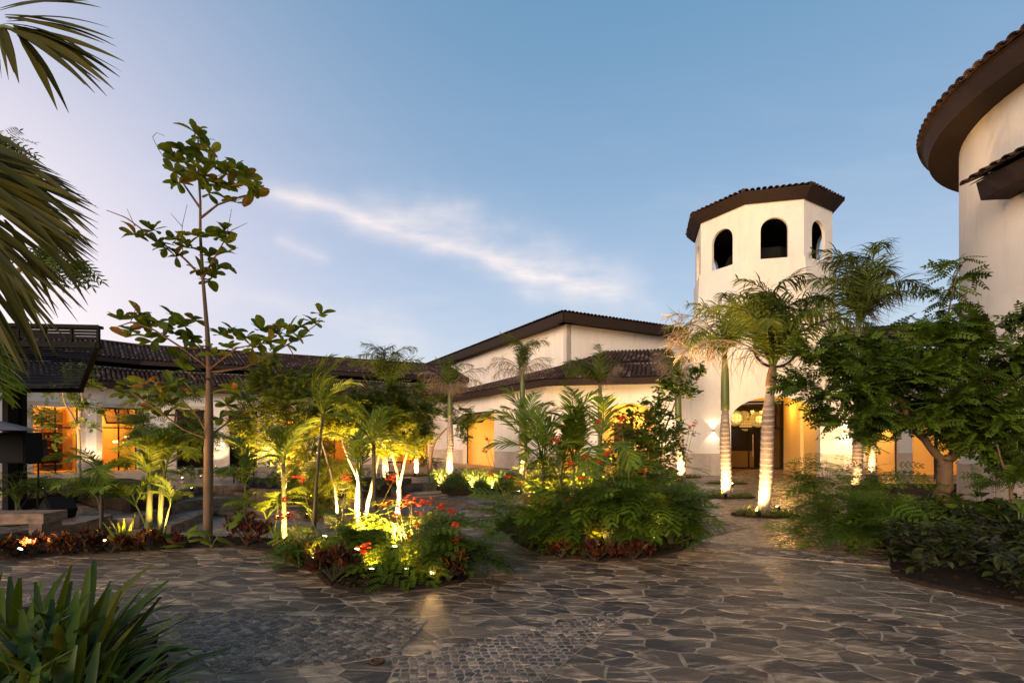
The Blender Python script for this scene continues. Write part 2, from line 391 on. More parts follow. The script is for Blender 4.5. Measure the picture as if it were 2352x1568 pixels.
gr = ground.build('ground', m_soil); tag(gr, kind='structure')
plaza = slab('plaza_pavement', plaza_poly, 0, 0, .9, m_mortar)
path = slab('garden_path', path_poly, Z_PATH, -.008, .6, m_mortar, .8)
terr = slab('terrace_step', mid_poly, Z_MID, -.016, .5, m_mortar, .8)
flo = slab('sunken_floor', floor_poly, Z_FLOOR, -.024, .3, m_mortar, .8)

# planting beds (outline in plan)
bedA = np.array([gp(*q)[:2] for q in ((-400, 1283), (0, 1285), (167, 1275), (300, 1267), (400, 1260), (533, 1257), (610, 1267), (682, 1299), (725, 1319), (748, 1343), (775, 1353), (815, 1359), (915, 1359), (1015, 1348), (1058, 1338), (1078, 1325), (1072, 1305), (1030, 1285), (920, 1272), (800, 1258), (680, 1243), (560, 1236), (380, 1236), (150, 1240), (0, 1243), (-400, 1243))])
bedB = np.array([gp(*q)[:2] for q in ((1138, 1207), (1165, 1230), (1205, 1259), (1250, 1275), (1348, 1286), (1426, 1289), (1503, 1280), (1565, 1265), (1605, 1245), (1612, 1215), (1590, 1180), (1540, 1150), (1450, 1135), (1330, 1140), (1220, 1160), (1160, 1185))])
bedC = np.array([gp(*q)[:2] for q in ((2045, 1284), (2049, 1320), (2070, 1332), (2103, 1342), (2211, 1367), (2352, 1395), (2700, 1450), (3400, 1420), (3400, 1120), (1960, 1112), (1955, 1135), (1985, 1180), (2030, 1230))])
bedD = np.array([gp(*q)[:2] for q in ((1000, 1108), (1035, 1126), (1100, 1134), (1230, 1136), (1400, 1128), (1400, 1095), (1000, 1094))])
bedE = np.array([gpf(*q, 0) for q in ((560, 1121), (620, 1124), (800, 1123), (925, 1118), (945, 1112), (945, 1100), (560, 1100))])
bedF = np.array([gpf(*q, 0) for q in ((60, 1150), (160, 1134), (300, 1150), (395, 1140), (400, 1118), (300, 1100), (60, 1100))])
bedG = np.array([gp(*q)[:2] for q in ((-900, 1395), (0, 1395), (150, 1405), (270, 1430), (350, 1470), (385, 1530), (400, 1800), (-900, 1800))])
for b_ in (bedA, bedB, bedC, bedD, bedE, bedF, bedG):
    if area(b_) < 0: b_[:] = b_[::-1].copy()
def in_view(q, m=.1):
    return q[1] > 1.2 and abs(q[0]/q[1]) < 1.0+m+.6/q[1]
def soil(name, P, z=0.0, h=.07):
    P = np.array(P); n = len(P); m = MB()
    e = np.roll(P, -1, 0)-np.roll(P, 1, 0); nn = np.c_[-e[:, 1], e[:, 0]]; nn /= np.linalg.norm(nn, axis=1)[:, None]+1e-9
    Q = P+nn*.03
    V = np.vstack([np.c_[P, np.full(n, -.5)], np.c_[P, np.full(n, .014)], np.c_[Q, np.full(n, .04)]])
    i = np.arange(n); j = (i+1) % n
    m.add(V, [np.vstack([np.c_[k*n+i, k*n+j, (k+1)*n+j, (k+1)*n+i] for k in range(2)]), [list(range(2*n, 3*n))]])
    o = m.build(name, m_soil, smooth=False); tag(o, kind='structure')
    # loose clods and bark chips over the bed
    lo, hi = P.min(0), P.max(0); lo = np.maximum(lo, (-14, 1)); hi = np.minimum(hi, (16, 26)); c = MB(); k = 0
    for _ in range(2600):
        q = (random.uniform(lo[0], hi[0]), random.uniform(lo[1], hi[1]))
        if q[1] > 9 and random.random() < .6: continue
        if not in_view(q, .1) or not inside(P, q): continue
        r = random.uniform(.012, .04); ax = Matrix.Rotation(random.uniform(0, 6), 3, 'Z')@Matrix.Rotation(random.uniform(-.6, .6), 3, 'X')
        c.box((q[0], q[1], .045), (r*2.2, r, r*.8), ax=np.array(ax), tint=random.random()); k += 1
    if k: o2 = c.build('soil_clods', m_soil, o); o2['kind'] = 'stuff'
    return o
for nm, b_ in (('planting_bed_soil', bedA), ('planting_bed_soil', bedB), ('planting_bed_soil', bedC), ('planting_bed_soil', bedD), ('planting_bed_soil', bedE), ('planting_bed_soil', bedF), ('planting_bed_soil', bedG)):
    soil(nm, b_)
BEDS = (bedA, bedB, bedC, bedD, bedE, bedF, bedG)

# patches of small cobbles set on edge
def gxy(L_): return np.array([gp(*q)[:2] for q in L_])
cobA = gxy(((385, 1404), (698, 1416), (985, 1423), (915, 1503), (760, 1530), (655, 1537), (498, 1550), (430, 1500)))
cobB = gxy(((915, 1518), (960, 1508), (1045, 1484), (1122, 1466), (1230, 1446), (1345, 1418), (1445, 1404), (1378, 1460), (1312, 1510), (1245, 1572), (1200, 1640), (860, 1640)))
cobC = gxy(((1575, 1196), (1650, 1194), (1728, 1210), (1605, 1240), (1570, 1238)))
cobD = gxy(((1590, 1245), (1680, 1250), (1742, 1257), (1829, 1266), (2042, 1290), (2044, 1302), (1829, 1284), (1742, 1277), (1590, 1256)))
for c_ in (cobA, cobB, cobC, cobD):
    if area(c_) < 0: c_[:] = c_[::-1].copy()

def stone_geo(P, zb, h, gap, bev, zf=None):
    """slab of one stone: P ccw convex-ish outline"""
    c = P.mean(0); r = np.linalg.norm(P-c, axis=1).mean()+1e-6
    a = c+(P-c)*max(.5, 1-gap/r); b = c+(P-c)*max(.4, 1-(gap+bev)/r); n = len(P)
    tx, ty = random.uniform(-.004, .004), random.uniform(-.004, .004)
    za = np.array([zf(*q) for q in a]) if zf else np.zeros(n); zb2 = np.array([zf(*q) for q in b]) if zf else np.zeros(n)
    V = np.vstack([np.c_[a, za+zb], np.c_[a, za+zb+h*.6], np.c_[b, zb2+zb+h+(b[:, 0]-c[0])*tx+(b[:, 1]-c[1])*ty]])
    i = np.arange(n); j = (i+1) % n
    return V, [np.vstack([np.c_[i, j, j+n, i+n], np.c_[i+n, j+n, j+2*n, i+2*n]]), [list(range(2*n, 3*n))]]
def jag(P, amp):
    out = []
    for i in range(len(P)):
        a, b = P[i], P[(i+1) % len(P)]; e = b-a; l = np.linalg.norm(e); out.append(a)
        if l > .14:
            k = 2 if l > .35 else 1
            for q in range(k):
                t = (q+1)/(k+1)+random.uniform(-.1, .1); nrm = np.array((e[1], -e[0]))/l
                out.append(a+e*t+nrm*random.gauss(0, amp*l))
    return np.array(out)
def seeds_var(lo, hi, size_fn, ang=.35, st=1.5, tries=30000):
    """dart throwing with a distance that grows with size_fn; stretched so that the stones come out long"""
    ca, sa = math.cos(ang), math.sin(ang); pts = []; grid = {}; g = .25
    for _ in range(tries):
        x = random.uniform(lo[0], hi[0]); y = random.uniform(lo[1], hi[1])
        if not in_view((x, y)): continue
        d = size_fn(x, y)*random.choice((.42, .6, .8, 1, 1.15, 1.4)); k = max(1, int(d/g)+1)
        ux, uy = (ca*x+sa*y), (-sa*x+ca*y)*st; gx, gy = int(ux//g), int(uy//g); ok = True
        for a in range(-k, k+1):
            for b in range(-k, k+1):
                for (px_, py_) in grid.get((gx+a, gy+b), ()):
                    if (px_-ux)**2+(py_-uy)**2 < d*d: ok = False; break
                if not ok: break
            if not ok: break
        if ok: grid.setdefault((gx, gy), []).append((ux, uy)); pts.append((x, y, ux, uy))
    return np.array(pts)
tan_zone = gxy(((1600, 1262), (1690, 1272), (1755, 1345), (1860, 1392), (2040, 1410), (2360, 1470), (2900, 1560), (3000, 1010), (1300, 1030), (1300, 1140), (1600, 1140)))
def lay_stones(parent, region, lo, hi, size_fn, zl, dz, budget, name='flagstone', ang=.35, st=1.5, tries=30000):
    s = seeds_var(lo, hi, size_fn, ang, st, tries)
    if len(s) == 0: return
    ca, sa = math.cos(ang), math.sin(ang)
    cells = voronoi(s[:, 2:4], 1.6)
    items = []
    for k, P in enumerate(cells):
        if len(P) < 3: continue
        ux, uy = P[:, 0], P[:, 1]/st; P = np.c_[ca*ux-sa*uy, sa*ux+ca*uy]
        q = P.mean(0)
        if np.ptp(P, axis=0).max() > 2.2: continue
        if any(inside(b, q) and not near_edge(b, q, .5) for b in BEDS): continue
        if any(inside(b, q) and not near_edge(b, q, .3) for b in (cobA, cobB)): continue
        if near_edge(region, q, 1.2):
            P = clip_region(region, P)
            if len(P) < 3 or abs(area(P)) < .006: continue
        elif not inside(region, q): continue
        else: P = jag(P, .035)
        items.append((q[1]*q[1]/max(.01, abs(area(P))), P, q))
    items.sort(key=lambda t: t[0])
    zf = (lambda x, y: zl*float(fade(x))) if zl else None
    rest = MB(); rest2 = MB(); nb = 0
    for w, P, q in items:
        V, FL = stone_geo(P, dz-.012, .0105+random.uniform(0, .0035), random.uniform(.004, .015), .004, zf)
        if nb < budget and q[1] < 16:
            m = MB(origin=(q[0], q[1], 0)); m.add(V, FL, 0.0)
            me = mesh_of(name, V-m.o, FL, np.zeros(len(V))); o = link(name, me, m_flag_tan if inside(tan_zone, q) else m_flag, parent, m.o); nb += 1
        else: (rest2 if inside(tan_zone, q) else rest).add(V, FL, random.random())
    if rest.n:
        o = rest.build(name+'_paving', m_flag, parent); o['kind'] = 'stuff'
    if rest2.n:
        o = rest2.build(name+'_paving', m_flag_tan, parent); o['kind'] = 'stuff'
def near_size(x, y): return (.27+.012*max(0, y-5))*(1.6 if inside(tan_zone, (x, y)) else 1)
lay_stones(plaza, plaza_poly, (-14, 1.6), (16, 31), near_size, 0, .004, 296, ang=-.28, st=1.75, tries=42000)
lay_stones(path, path_poly, (-16, 10), (.3, 19.4), lambda x, y: .38, Z_PATH, -.004, 120, tries=5000)
lay_stones(terr, mid_poly, (-12, 9.5), (.3, 18), lambda x, y: .38, Z_MID, -.012, 90, tries=4000)
lay_stones(flo, floor_poly, (-12, 7), (.3, 17), lambda x, y: .38, Z_FLOOR, -.020, 60, tries=4000)

m_pale = material('worn_pale_mortar', (.60, .45, .31), .85, .2, var=(.30, .21, .14), scale=2.2, bump=.9, bscale=40)
def cobbles(region, d, ang, name='cobble_mosaic', bed=.009, mat=None):
    lo, hi = region.min(0), region.max(0); m = MB()
    ca, sa = math.cos(ang), math.sin(ang); s = []
    n = int(np.ptp(region, axis=0).max()*1.5/d)+2; c = region.mean(0)
    for i in range(-n, n):
        for j in range(-n, n):
            x, y = (i+(j % 2)*.5+random.uniform(-.2, .2))*d*1.25, (j+random.uniform(-.2, .2))*d*.8
            q = c+np.array((ca*x-sa*y, sa*x+ca*y))
            if inside(region, q) and in_view(q): s.append(q)
    s = np.array(s); base = MB(); base.prism(region, .001, bed); b = base.build('mortar_bed', mat or m_mortar, plaza)
    for P in voronoi(s, d*2.5):
        if len(P) < 3: continue
        if near_edge(region, P.mean(0), d*2): P = clip_region(region, P)
        if len(P) < 3 or abs(area(P)) < d*d*.15: continue
        V, FL = stone_geo(P, .002, .0115+random.uniform(0, .006), .006, .006); m.add(V, FL, random.random())
    o = m.build(name, m_cob, plaza); o['kind'] = 'stuff'
cobbles(cobA, .062, .2); cobbles(cobB, .062, .9, bed=.0115, mat=m_pale); cobbles(cobC, .11, .3); cobbles(cobD, .12, -.1)

# stone facing of the curved step risers, block by block
def risers(parent, C, zl, below, dz):
    C = np.array(C); seg = np.linalg.norm(np.diff(C, axis=0), axis=1); s = np.r_[0, np.cumsum(seg)]
    x = 0
    while x < s[-1]-.1:
        w = random.uniform(.35, .7); x1 = min(x+w, s[-1])
        a = np.array([np.interp(x+.006, s, C[:, k]) for k in (0, 1)]); b = np.array([np.interp(x1-.006, s, C[:, k]) for k in (0, 1)])
        e = b-a; l = np.linalg.norm(e)
        if l < .05: break
        nrm = np.array((e[1], -e[0]))/l
        if nrm[1] > 0: nrm = -nrm
        d = .03+random.uniform(0, .012)
        ft = float(fade((a[0]+b[0])/2)); top = zl*ft+dz+.018; bot = below*ft+dz-.05
        if top-bot > .03:
            m = MB(origin=(a[0], a[1], top)); P = np.array([a+nrm*d, b+nrm*d, b-nrm*.12, a-nrm*.12])
            if area(P) < 0: P = P[::-1]
            m.prism(P, bot, top)
            me = mesh_of('riser_stone', np.vstack(m.v)-m.o, [np.vstack(q) for q in m.f.values()], np.zeros(m.n))
            link('riser_stone', me, m_riser, parent, m.o)
        x = x1
risers(plaza, C0, 0, Z_PATH, 0); risers(path, C1, Z_PATH, Z_MID, -.008); risers(terr, C2, Z_MID, Z_FLOOR, -.016)
def step_block(px0, px1, py, zl, h, d, parent):
    a = gp(px0, py, zl)[:2]; b = gp(px1, py, zl)[:2]; e = b-a; l = np.linalg.norm(e); nrm = np.array((e[1], -e[0]))/l
    m = MB(); m.prism([a, b, b-nrm*d, a-nrm*d], zl-h, zl); m.build('stone_step', m_riser, parent)
step_block(456, 545, 1123, -.14, .18, .45, path)
step_block(945, 1012, 1117, -.14, .18, .4, path)
step_block(470, 570, 1154, -.43, .14, .4, terr)
step_block(500, 568, 1177, -.65, .12, .4, flo)
step_block(1078, 1128, 1176, -.06, .08, .5, terr)
# low stage left of the sunken floor
st = MB(); SP = np.array([(-18, 15.9), (-18, 9.2), (-10.6, 9.2), (-9.7, 11.3), (-9.95, 12.75), (-13.6, 15.8)])
if area(SP) < 0: SP = SP[::-1]
st.prism(SP, -.75, -.24); stage = st.build('stone_stage', m_riser); tag(stage, kind='structure')
lay_stones(stage, SP, (-18, 9.2), (-9.6, 16), lambda x, y: .5, 0, -.236, 60, ang=.1, tries=1500)
for q in ((865, 1522),):
    p = gp(*q); dm = material('rusted_iron', (.16, .07, .03), .85, .3, var=(.05, .03, .02), scale=20, bump=1, bscale=60)
    m = MB(origin=(p[0], p[1], 0)); a = np.linspace(0, 2*np.pi, 14, endpoint=False)
    rr = np.array([.055, .048, .034, .03]); zz = (.014, .021, .019, .010)
    V = np.vstack([np.c_[p[0]+r*np.cos(a)*(1+.12*np.sin(3*a)), p[1]+r*np.sin(a), np.full(14, z)] for r, z in zip(rr, zz)]); i = np.arange(14); j = (i+1) % 14
    m.add(V, [np.vstack([np.c_[k*14+i, k*14+j, (k+1)*14+j, (k+1)*14+i] for k in range(3)]), [list(range(42, 56))]])
    o = m.build('drain_cover', dm); tag(o, 'small rusty broken drain cover set in the cobbles', 'drain cover')

# ================================================================ BUILDINGS
def unit(v): v = np.array(v, float); return v/np.linalg.norm(v)
def on_line(px, A, B):
    """where the sight line of a picture column meets the vertical plane A-B (plan)"""
    t = (px-CX)/FOC; A = np.array(A[:2], float); B = np.array(B[:2], float); d = unit(B-A)
    s = (t*A[1]-A[0])/(d[0]-t*d[1]); return s, A+d*s
def zat(py, Y): return EYE-(py-HY)/FOC*Y
def wall(parent, A, B, z0, z1, ops=(), th=.35, mat=None, name='wall'):
    """wall with openings (s0, s1, zb, zt, rise): rise > 0 gives an arched head"""
    A = np.array(A[:2], float); B = np.array(B[:2], float); d = unit(B-A); Lw = np.linalg.norm(B-A)
    n_in = np.array((-d[1], d[0]))              # away from the camera side
    if n_in @ (A+B) < 0: n_in = -n_in
    m = under(MB(), parent)
    def P(s, z, k): q = A+d*s+n_in*k; return (q[0], q[1], z)
    pol = []; x = 0.0; jambs = []
    for (s0, s1, zb, zt, rise) in sorted(ops):
        if s0 > x: pol.append([(x, z0), (s0, z0), (s0, z1), (x, z1)])
        if zb > z0: pol.append([(s0, z0), (s1, z0), (s1, zb), (s0, zb)])
        if rise > 0:
            K = 14; c = (s0+s1)/2; hw = (s1-s0)/2; arc = [(c-hw*math.cos(math.pi*k/K), zt-rise+rise*math.sin(math.pi*k/K)) for k in range(K+1)]
            for k in range(K): pol.append([arc[k], arc[k+1], (arc[k+1][0], z1), (arc[k][0], z1)])
            cont = [(s0, zb)]+arc+[(s1, zb)]
        else:
            pol.append([(s0, zt), (s1, zt), (s1, z1), (s0, z1)]); cont = [(s0, zb), (s0, zt), (s1, zt), (s1, zb)]
        jambs.append(cont+([cont[0]] if zb > z0 else [])); x = s1
    if x < Lw: pol.append([(x, z0), (Lw, z0), (Lw, z1), (x, z1)])
    for q in pol:
        m.add([P(s, z, 0) for s, z in q], [[(0, 1, 2, 3)]]); m.add([P(s, z, th) for s, z in q], [[(3, 2, 1, 0)]])
    for c in jambs:
        for a, b in zip(c[:-1], c[1:]): m.add([P(*a, 0), P(*b, 0), P(*b, th), P(*a, th)], [[(0, 1, 2, 3)]])
    for s in (0, Lw): m.add([P(s, z0, 0), P(s, z1, 0), P(s, z1, th), P(s, z0, th)], [[(0, 1, 2, 3)]])
    m.add([P(0, z1, 0), P(Lw, z1, 0), P(Lw, z1, th), P(0, z1, th)], [[(0, 1, 2, 3)]])
    return m.build(name, mat or m_stucco, parent)
def poly_body(parent, P, z0, z1, mat, name='wall', cap=True):
    m = under(MB(), parent); P = np.array(P)
    if area(P) < 0: P = P[::-1]
    m.prism(P, z0, z1); return m.build(name, mat, parent)
# one barrel tile: x across, y up the slope, z out of the roof
def tile_tpl(w=.17, l=.46, h=.062, seg=6, tap=.82, th=.014):
    a = np.linspace(0, math.pi, seg+1)
    def ring(y, k, dz, t=0): return np.c_[-np.cos(a)*(w/2*k-t), np.full(seg+1, y), np.sin(a)*(h*k-t)+dz]
    V = np.vstack([ring(0, 1, .022), ring(l, tap, .0), ring(0, 1, .022, th), ring(.12, 1, .02, th)])
    n = seg+1; i = np.arange(seg)
    return V, [np.vstack([np.c_[i, i+1, i+1+n, i+n], np.c_[i+2*n, i+1+2*n, i+1, i], np.c_[i+3*n, i+3*n+1, i+2*n+1, i+2*n]])]
TILE = tile_tpl()
PAN = (TILE[0]*np.array((1.0, 1, -.55))+np.array((0, 0, .03)), TILE[1])
TILE_ME = {}
def tile_mesh(key, tpl, sc):
    if key not in TILE_ME:
        me = mesh_of('roof_tile', tpl[0]*sc, tpl[1], np.zeros(len(tpl[0])), True); me.materials.append(m_tile); TILE_ME[key] = me
    return TILE_ME[key]
def tiles(parent, E0, E1, T0, T1, pitch=.215, row=.37, budget=0, sc=1.0, base_mat=None, deck=True, pans=False, lift=0.0):
    """barrel tiles over the roof plane from eave E0-E1 up to T0-T1"""
    E0, E1, T0, T1 = (np.array(q, float) for q in (E0, E1, T0, T1))
    ncol = max(1, int(round(np.linalg.norm(E1-E0)/(pitch*sc)))); nrow = max(1, int(round(np.linalg.norm((T0+T1)/2-(E0+E1)/2)/(row*sc))))
    par_loc = np.array(parent.matrix_world.translation if parent.parent is None else parent.parent.location, float)
    if deck:
        m = MB(origin=par_loc); nn = np.cross(E1-E0, T0-E0); nn /= np.linalg.norm(nn)
        if nn[2] < 0: nn = -nn
        m.extr([E0-nn*.002, E1-nn*.002, T1-nn*.002, T0-nn*.002], -nn*.05); m.build('roof_deck', base_mat or m_wood, parent)
    joined = MB(origin=par_loc); nb = 0
    for c in range(ncol):
        for r in range(nrow):
            u = (c+.5)/ncol; v = r/nrow
            p = (E0*(1-u)+E1*u)*(1-v)+(T0*(1-u)+T1*u)*v; q = (E0*(1-u)+E1*u)*(1-v-1/nrow)+(T0*(1-u)+T1*u)*(v+1/nrow)
            y = unit(q-p); x = unit((E1-E0)-y*np.dot(E1-E0, y)); z = np.cross(x, y)
            if z[2] < 0: x = -x; z = -z
            Rm = np.array((x, y, z)); jit = np.array((random.uniform(-.006, .006), random.uniform(-.015, .015), random.uniform(0, .006)))@Rm
            over = y*(-.04 if r == 0 else 0)
            p = p+jit+z*.018+over
            for kind in ((0, 1) if pans else (0,)):
                tp = TILE if kind == 0 else PAN; pp = p if kind == 0 else p+x*(pitch*sc/2)-z*.012
                if nb < budget:
                    me = tile_mesh((kind, sc), tp, sc); o = link('roof_tile', me, None, parent)
                    M4 = Matrix(((x[0], y[0], z[0], 0), (x[1], y[1], z[1], 0), (x[2], y[2], z[2], 0), (0, 0, 0, 1)))
                    M4.translation = Vector(tuple(pp-par_loc)); o.matrix_local = M4; nb += 1
                else: joined.add(tp[0]*sc @ Rm+pp, tp[1], random.random())
    if joined.n:
        o = joined.build('roof_tiles_beyond' if budget else 'roof_tiles', m_tile, parent, smooth=True); o['kind'] = 'stuff'
def fascia(parent, pts, z0, z1, inward, depth=.5, name='fascia'):
    """dark eave board with soffit; pts plan polyline, inward a plan vector per span"""
    m = under(MB(), parent)
    for (a, b), w in zip(zip(pts[:-1], pts[1:]), inward):
        a = np.array(a); b = np.array(b); w = unit(w)
        m.extr([(*a, z0), (*b, z0), (*b, z1), (*a, z1)], (*(w*.06), 0))
        m.extr([(*(a+w*.06), z0+.05), (*(b+w*.06), z0+.05), (*(b+w*depth), z0+.05), (*(a+w*depth), z0+.05)], (0, 0, .04))
    return m.build(name, m_wood, parent)
def wainscot(parent, A, B, gaps, h=.95, w=.85, z0=0):
    A = np.array(A[:2], float); B = np.array(B[:2], float); d = unit(B-A); Lw = np.linalg.norm(B-A); nn = np.array((d[1], -d[0]))
    if nn @ (A+B) > 0: nn = -nn
    spans = []; x = 0
    for g0, g1 in sorted(gaps): spans.append((x, g0)); x = g1
    spans.append((x, Lw))
    for s0, s1 in spans:
        if s1-s0 < .1: continue
        k = max(1, int(round((s1-s0)/w)))
        for i in range(k):
            a = A+d*(s0+(s1-s0)*i/k+.004)+nn*.003; b = A+d*(s0+(s1-s0)*(i+1)/k-.004)+nn*.003
            m = under(MB(), parent); m.extr([(*a, z0+.02), (*b, z0+.02), (*b, z0+h), (*a, z0+h)], (*(nn*(.025+random.uniform(0, .004))), 0))
            m.build('stone_panel', m_lime, parent)
        m = under(MB(), parent); a = A+d*s0; b = A+d*s1; m.extr([(*a, z0+h+.002), (*b, z0+h+.002), (*b, z0+h+.05), (*a, z0+h+.05)], (*(nn*.045), 0)); m.build('stone_trim', m_lime, parent)
def room(parent, A, B, s0, s1, depth, z0, z1, mat, off=.352, back=True, name='room'):
    """plastered room behind an opening"""
    A = np.array(A[:2], float); B = np.array(B[:2], float); d = unit(B-A); n_in = np.array((-d[1], d[0]))
    if n_in @ (A+B) < 0: n_in = -n_in
    a = A+d*s0+n_in*off; b = A+d*s1+n_in*off; c = b+n_in*depth; e = a+n_in*depth; m = under(MB(), parent)
    for q in ([a, e], [e, c], [c, b]):
        m.add([(*q[0], z0), (*q[1], z0), (*q[1], z1), (*q[0], z1)], [[(0, 1, 2, 3)]])
    for z in (z0+.006, z1): m.add([(*a, z), (*b, z), (*c, z), (*e, z)], [[(0, 1, 2, 3)]])
    m.build(name, mat, parent); return (a+b+c+e)/4
def lamp(loc, power, color=(1, .62, .22), radius=.06, name='lamp_light', parent=None, spot=None, aim=None, blend=.6):
    d = bpy.data.lights.new(name, 'SPOT' if spot else 'POINT'); d.energy = power; d.color = color; d.shadow_soft_size = radius
    if spot: d.spot_size = R(spot); d.spot_blend = blend
    o = bpy.data.objects.new(name, d); COL.objects.link(o); o.location = tuple(float(x) for x in loc)
    if aim is not None: o.rotation_euler = Vector(aim).to_track_quat('-Z', 'Y').to_euler()
    if parent is not None: o.parent = parent; o.location = tuple(float(x) for x in (np.array(loc)-np.array(parent.location)))
    return o
WARM = (1.0, .60, .20)
def local_box(parent, A, d, n_in, s0, s1, k0, k1, z0, z1, name, mat, sub=None):
    a = A+d*s0+n_in*k0; b = A+d*s1+n_in*k0; m = MB(origin=np.array(parent.location if sub is None else parent.location, float))
    m.extr([(*a, z0), (*b, z0), (*b, z1), (*a, z1)], (*(n_in*(k1-k0)), 0)); return m.build(name, mat, sub or parent)

# ---------------------------------------------------------------- clock tower
OC = np.array((12.25, 25.4)); OR = 3.1; PH = .1571
octo = lambda r: [tuple(OC+r*np.array((math.cos(PH+k*math.pi/4), math.sin(PH+k*math.pi/4)))) for k in range(8)]
tower = thing('clock_tower', 'cream octagonal belfry tower with arched porch and clock under dark tiled roof', 'tower', (11.4, 23.0, 0))
v = octo(OR); v5, v6 = np.array(v[5]), np.array(v[6]); dF = unit(v6-v5); nF = np.array((-dF[1], dF[0]))
TA = v5-dF*2.25; TB = v6+dF*.80
TA2 = TA+.6*np.array((-.524, .852)); TB2 = TB+1.2*np.array((.852, .524))
low = [TB2+nF*4.6, OC+np.array((1.6, 4.6)), OC+np.array((-1.5, 4.8)), TA2+nF*5.0, TA2, TA, TB, TB2]
# ground storey front wall with the arch
TW0 = TA; _, TW1 = on_line(1989, v5, v6)
s_l = on_line(1679, TW0, TW1)[0]; s_r = on_line(1884, TW0, TW1)[0]
z_arch = zat(910, 22.55); ledge = zat(592, 22.5); zlow = 5.6
# upper body ring (between ground storey and belfry), hollow walls
ub = under(MB(), tower)
lowu = [TB2+nF*3.4, OC+np.array((1.6, 4.0)), np.array((10.6, 29.0)), np.array((9.75, 27.3)), TA+.2*np.array((-.524, .852)), TA+dF*.05, TB, TB2]
rings = [(low, zlow), (low, zat(700, 22.5)), ([np.array(v[(k)]) for k in range(8)], zat(618, 22.5))]
o8 = octo(OR*1.025); ring_hi = [np.array(o8[k]) for k in (0, 1, 2, 3, 4, 5, 6, 7)]
Ls = [np.array([(*p, zlow) for p in lowu]), np.array([(*p, zat(745, 22.4)) for p in lowu]), np.array([(*p, zat(670, 22.4)) for p in (np.array(lowu)*.15+np.array(ring_hi)*.85)]), np.array([(*p, ledge-.12) for p in ring_hi]), np.array([(*p, ledge) for p in ring_hi])]
V = np.vstack(Ls); i = np.arange(8); j = (i+1) % 8
ub.add(V, [np.vstack([np.c_[k*8+i, k*8+j, (k+1)*8+j, (k+1)*8+i] for k in range(4)]), [list(range(32, 40))]])
ub.build('upper_wall', m_stucco, tower)
wall(tower, TW0, TW1, 0, zlow, [(s_l, s_r, 0, z_arch, z_arch-zat(962, 22.6))], .45, m_stucco, 'porch_wall')
tl = under(MB(), tower)
for a, b in ((TA2+nF*5, TA2), (TA2, TA)): tl.extr([(*a, 0), (*b, 0), (*b, zlow), (*a, zlow)], (*(np.array((.25, .1)) if a is TA2 else np.array((.3, 0))), 0))
tl.build('side_wall', m_stucco, tower)
tl2 = under(MB(), tower); e_ = TW1+nF*3.2; tl2.extr([(*TW1, 0), (*e_, 0), (*e_, zlow), (*TW1, zlow)], (*(-dF*.3), 0)); tl2.build('side_wall', m_stucco, tower)
wainscot(tower, TW0, TW1, [(s_l-.05, s_r+.05)], .95)
wainscot(tower, TA2, TA, [], .95)
# belfry walls with arched openings
zt = zat(455, 22.35)
for k in range(8):
    a, b = np.array(v[k]), np.array(v[(k+1) % 8]); Lw = np.linalg.norm(b-a); m = under(MB(), tower)
    n_in = unit(OC-(a+b)/2); dd = unit(b-a); hw = Lw*.235; c = Lw/2; zb = ledge+.02; zt_ = ledge+1.83; rise = hw
    K = 12; arc = [(c-hw*math.cos(math.pi*q/K), zt_-rise+rise*math.sin(math.pi*q/K)) for q in range(K+1)]
    pol = [[(0, ledge-.0), (c-hw, ledge), (c-hw, zt), (0, zt)], [(c+hw, ledge), (Lw, ledge), (Lw, zt), (c+hw, zt)]]+[[arc[q], arc[q+1], (arc[q+1][0], zt), (arc[q][0], zt)] for q in range(K)]
    for q in pol: m.add([(*(a+dd*s), z) for s, z in q], [[(0, 1, 2, 3)]])
    cont = [(c-hw, ledge)]+arc+[(c+hw, ledge)]; TH = .14
    for p, q in zip(cont[:-1], cont[1:]): m.add([(*(a+dd*p[0]), p[1]), (*(a+dd*q[0]), q[1]), (*(a+dd*q[0]+n_in*TH), q[1]), (*(a+dd*p[0]+n_in*TH), p[1])], [[(0, 1, 2, 3)]])
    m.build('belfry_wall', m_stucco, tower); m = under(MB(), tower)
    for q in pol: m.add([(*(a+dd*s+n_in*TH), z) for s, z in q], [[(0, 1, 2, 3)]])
    m.build('belfry_inner_shade', m_black, tower)  # black inner faces paint the shade inside the belfry
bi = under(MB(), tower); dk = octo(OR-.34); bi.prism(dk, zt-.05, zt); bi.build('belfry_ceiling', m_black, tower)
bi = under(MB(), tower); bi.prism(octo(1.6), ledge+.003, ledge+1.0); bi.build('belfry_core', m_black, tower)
bell_in = under(MB(), tower)
for k in range(8):
    a, b = np.array(octo(OR-.325)[k]), np.array(octo(OR-.325)[(k+1) % 8])
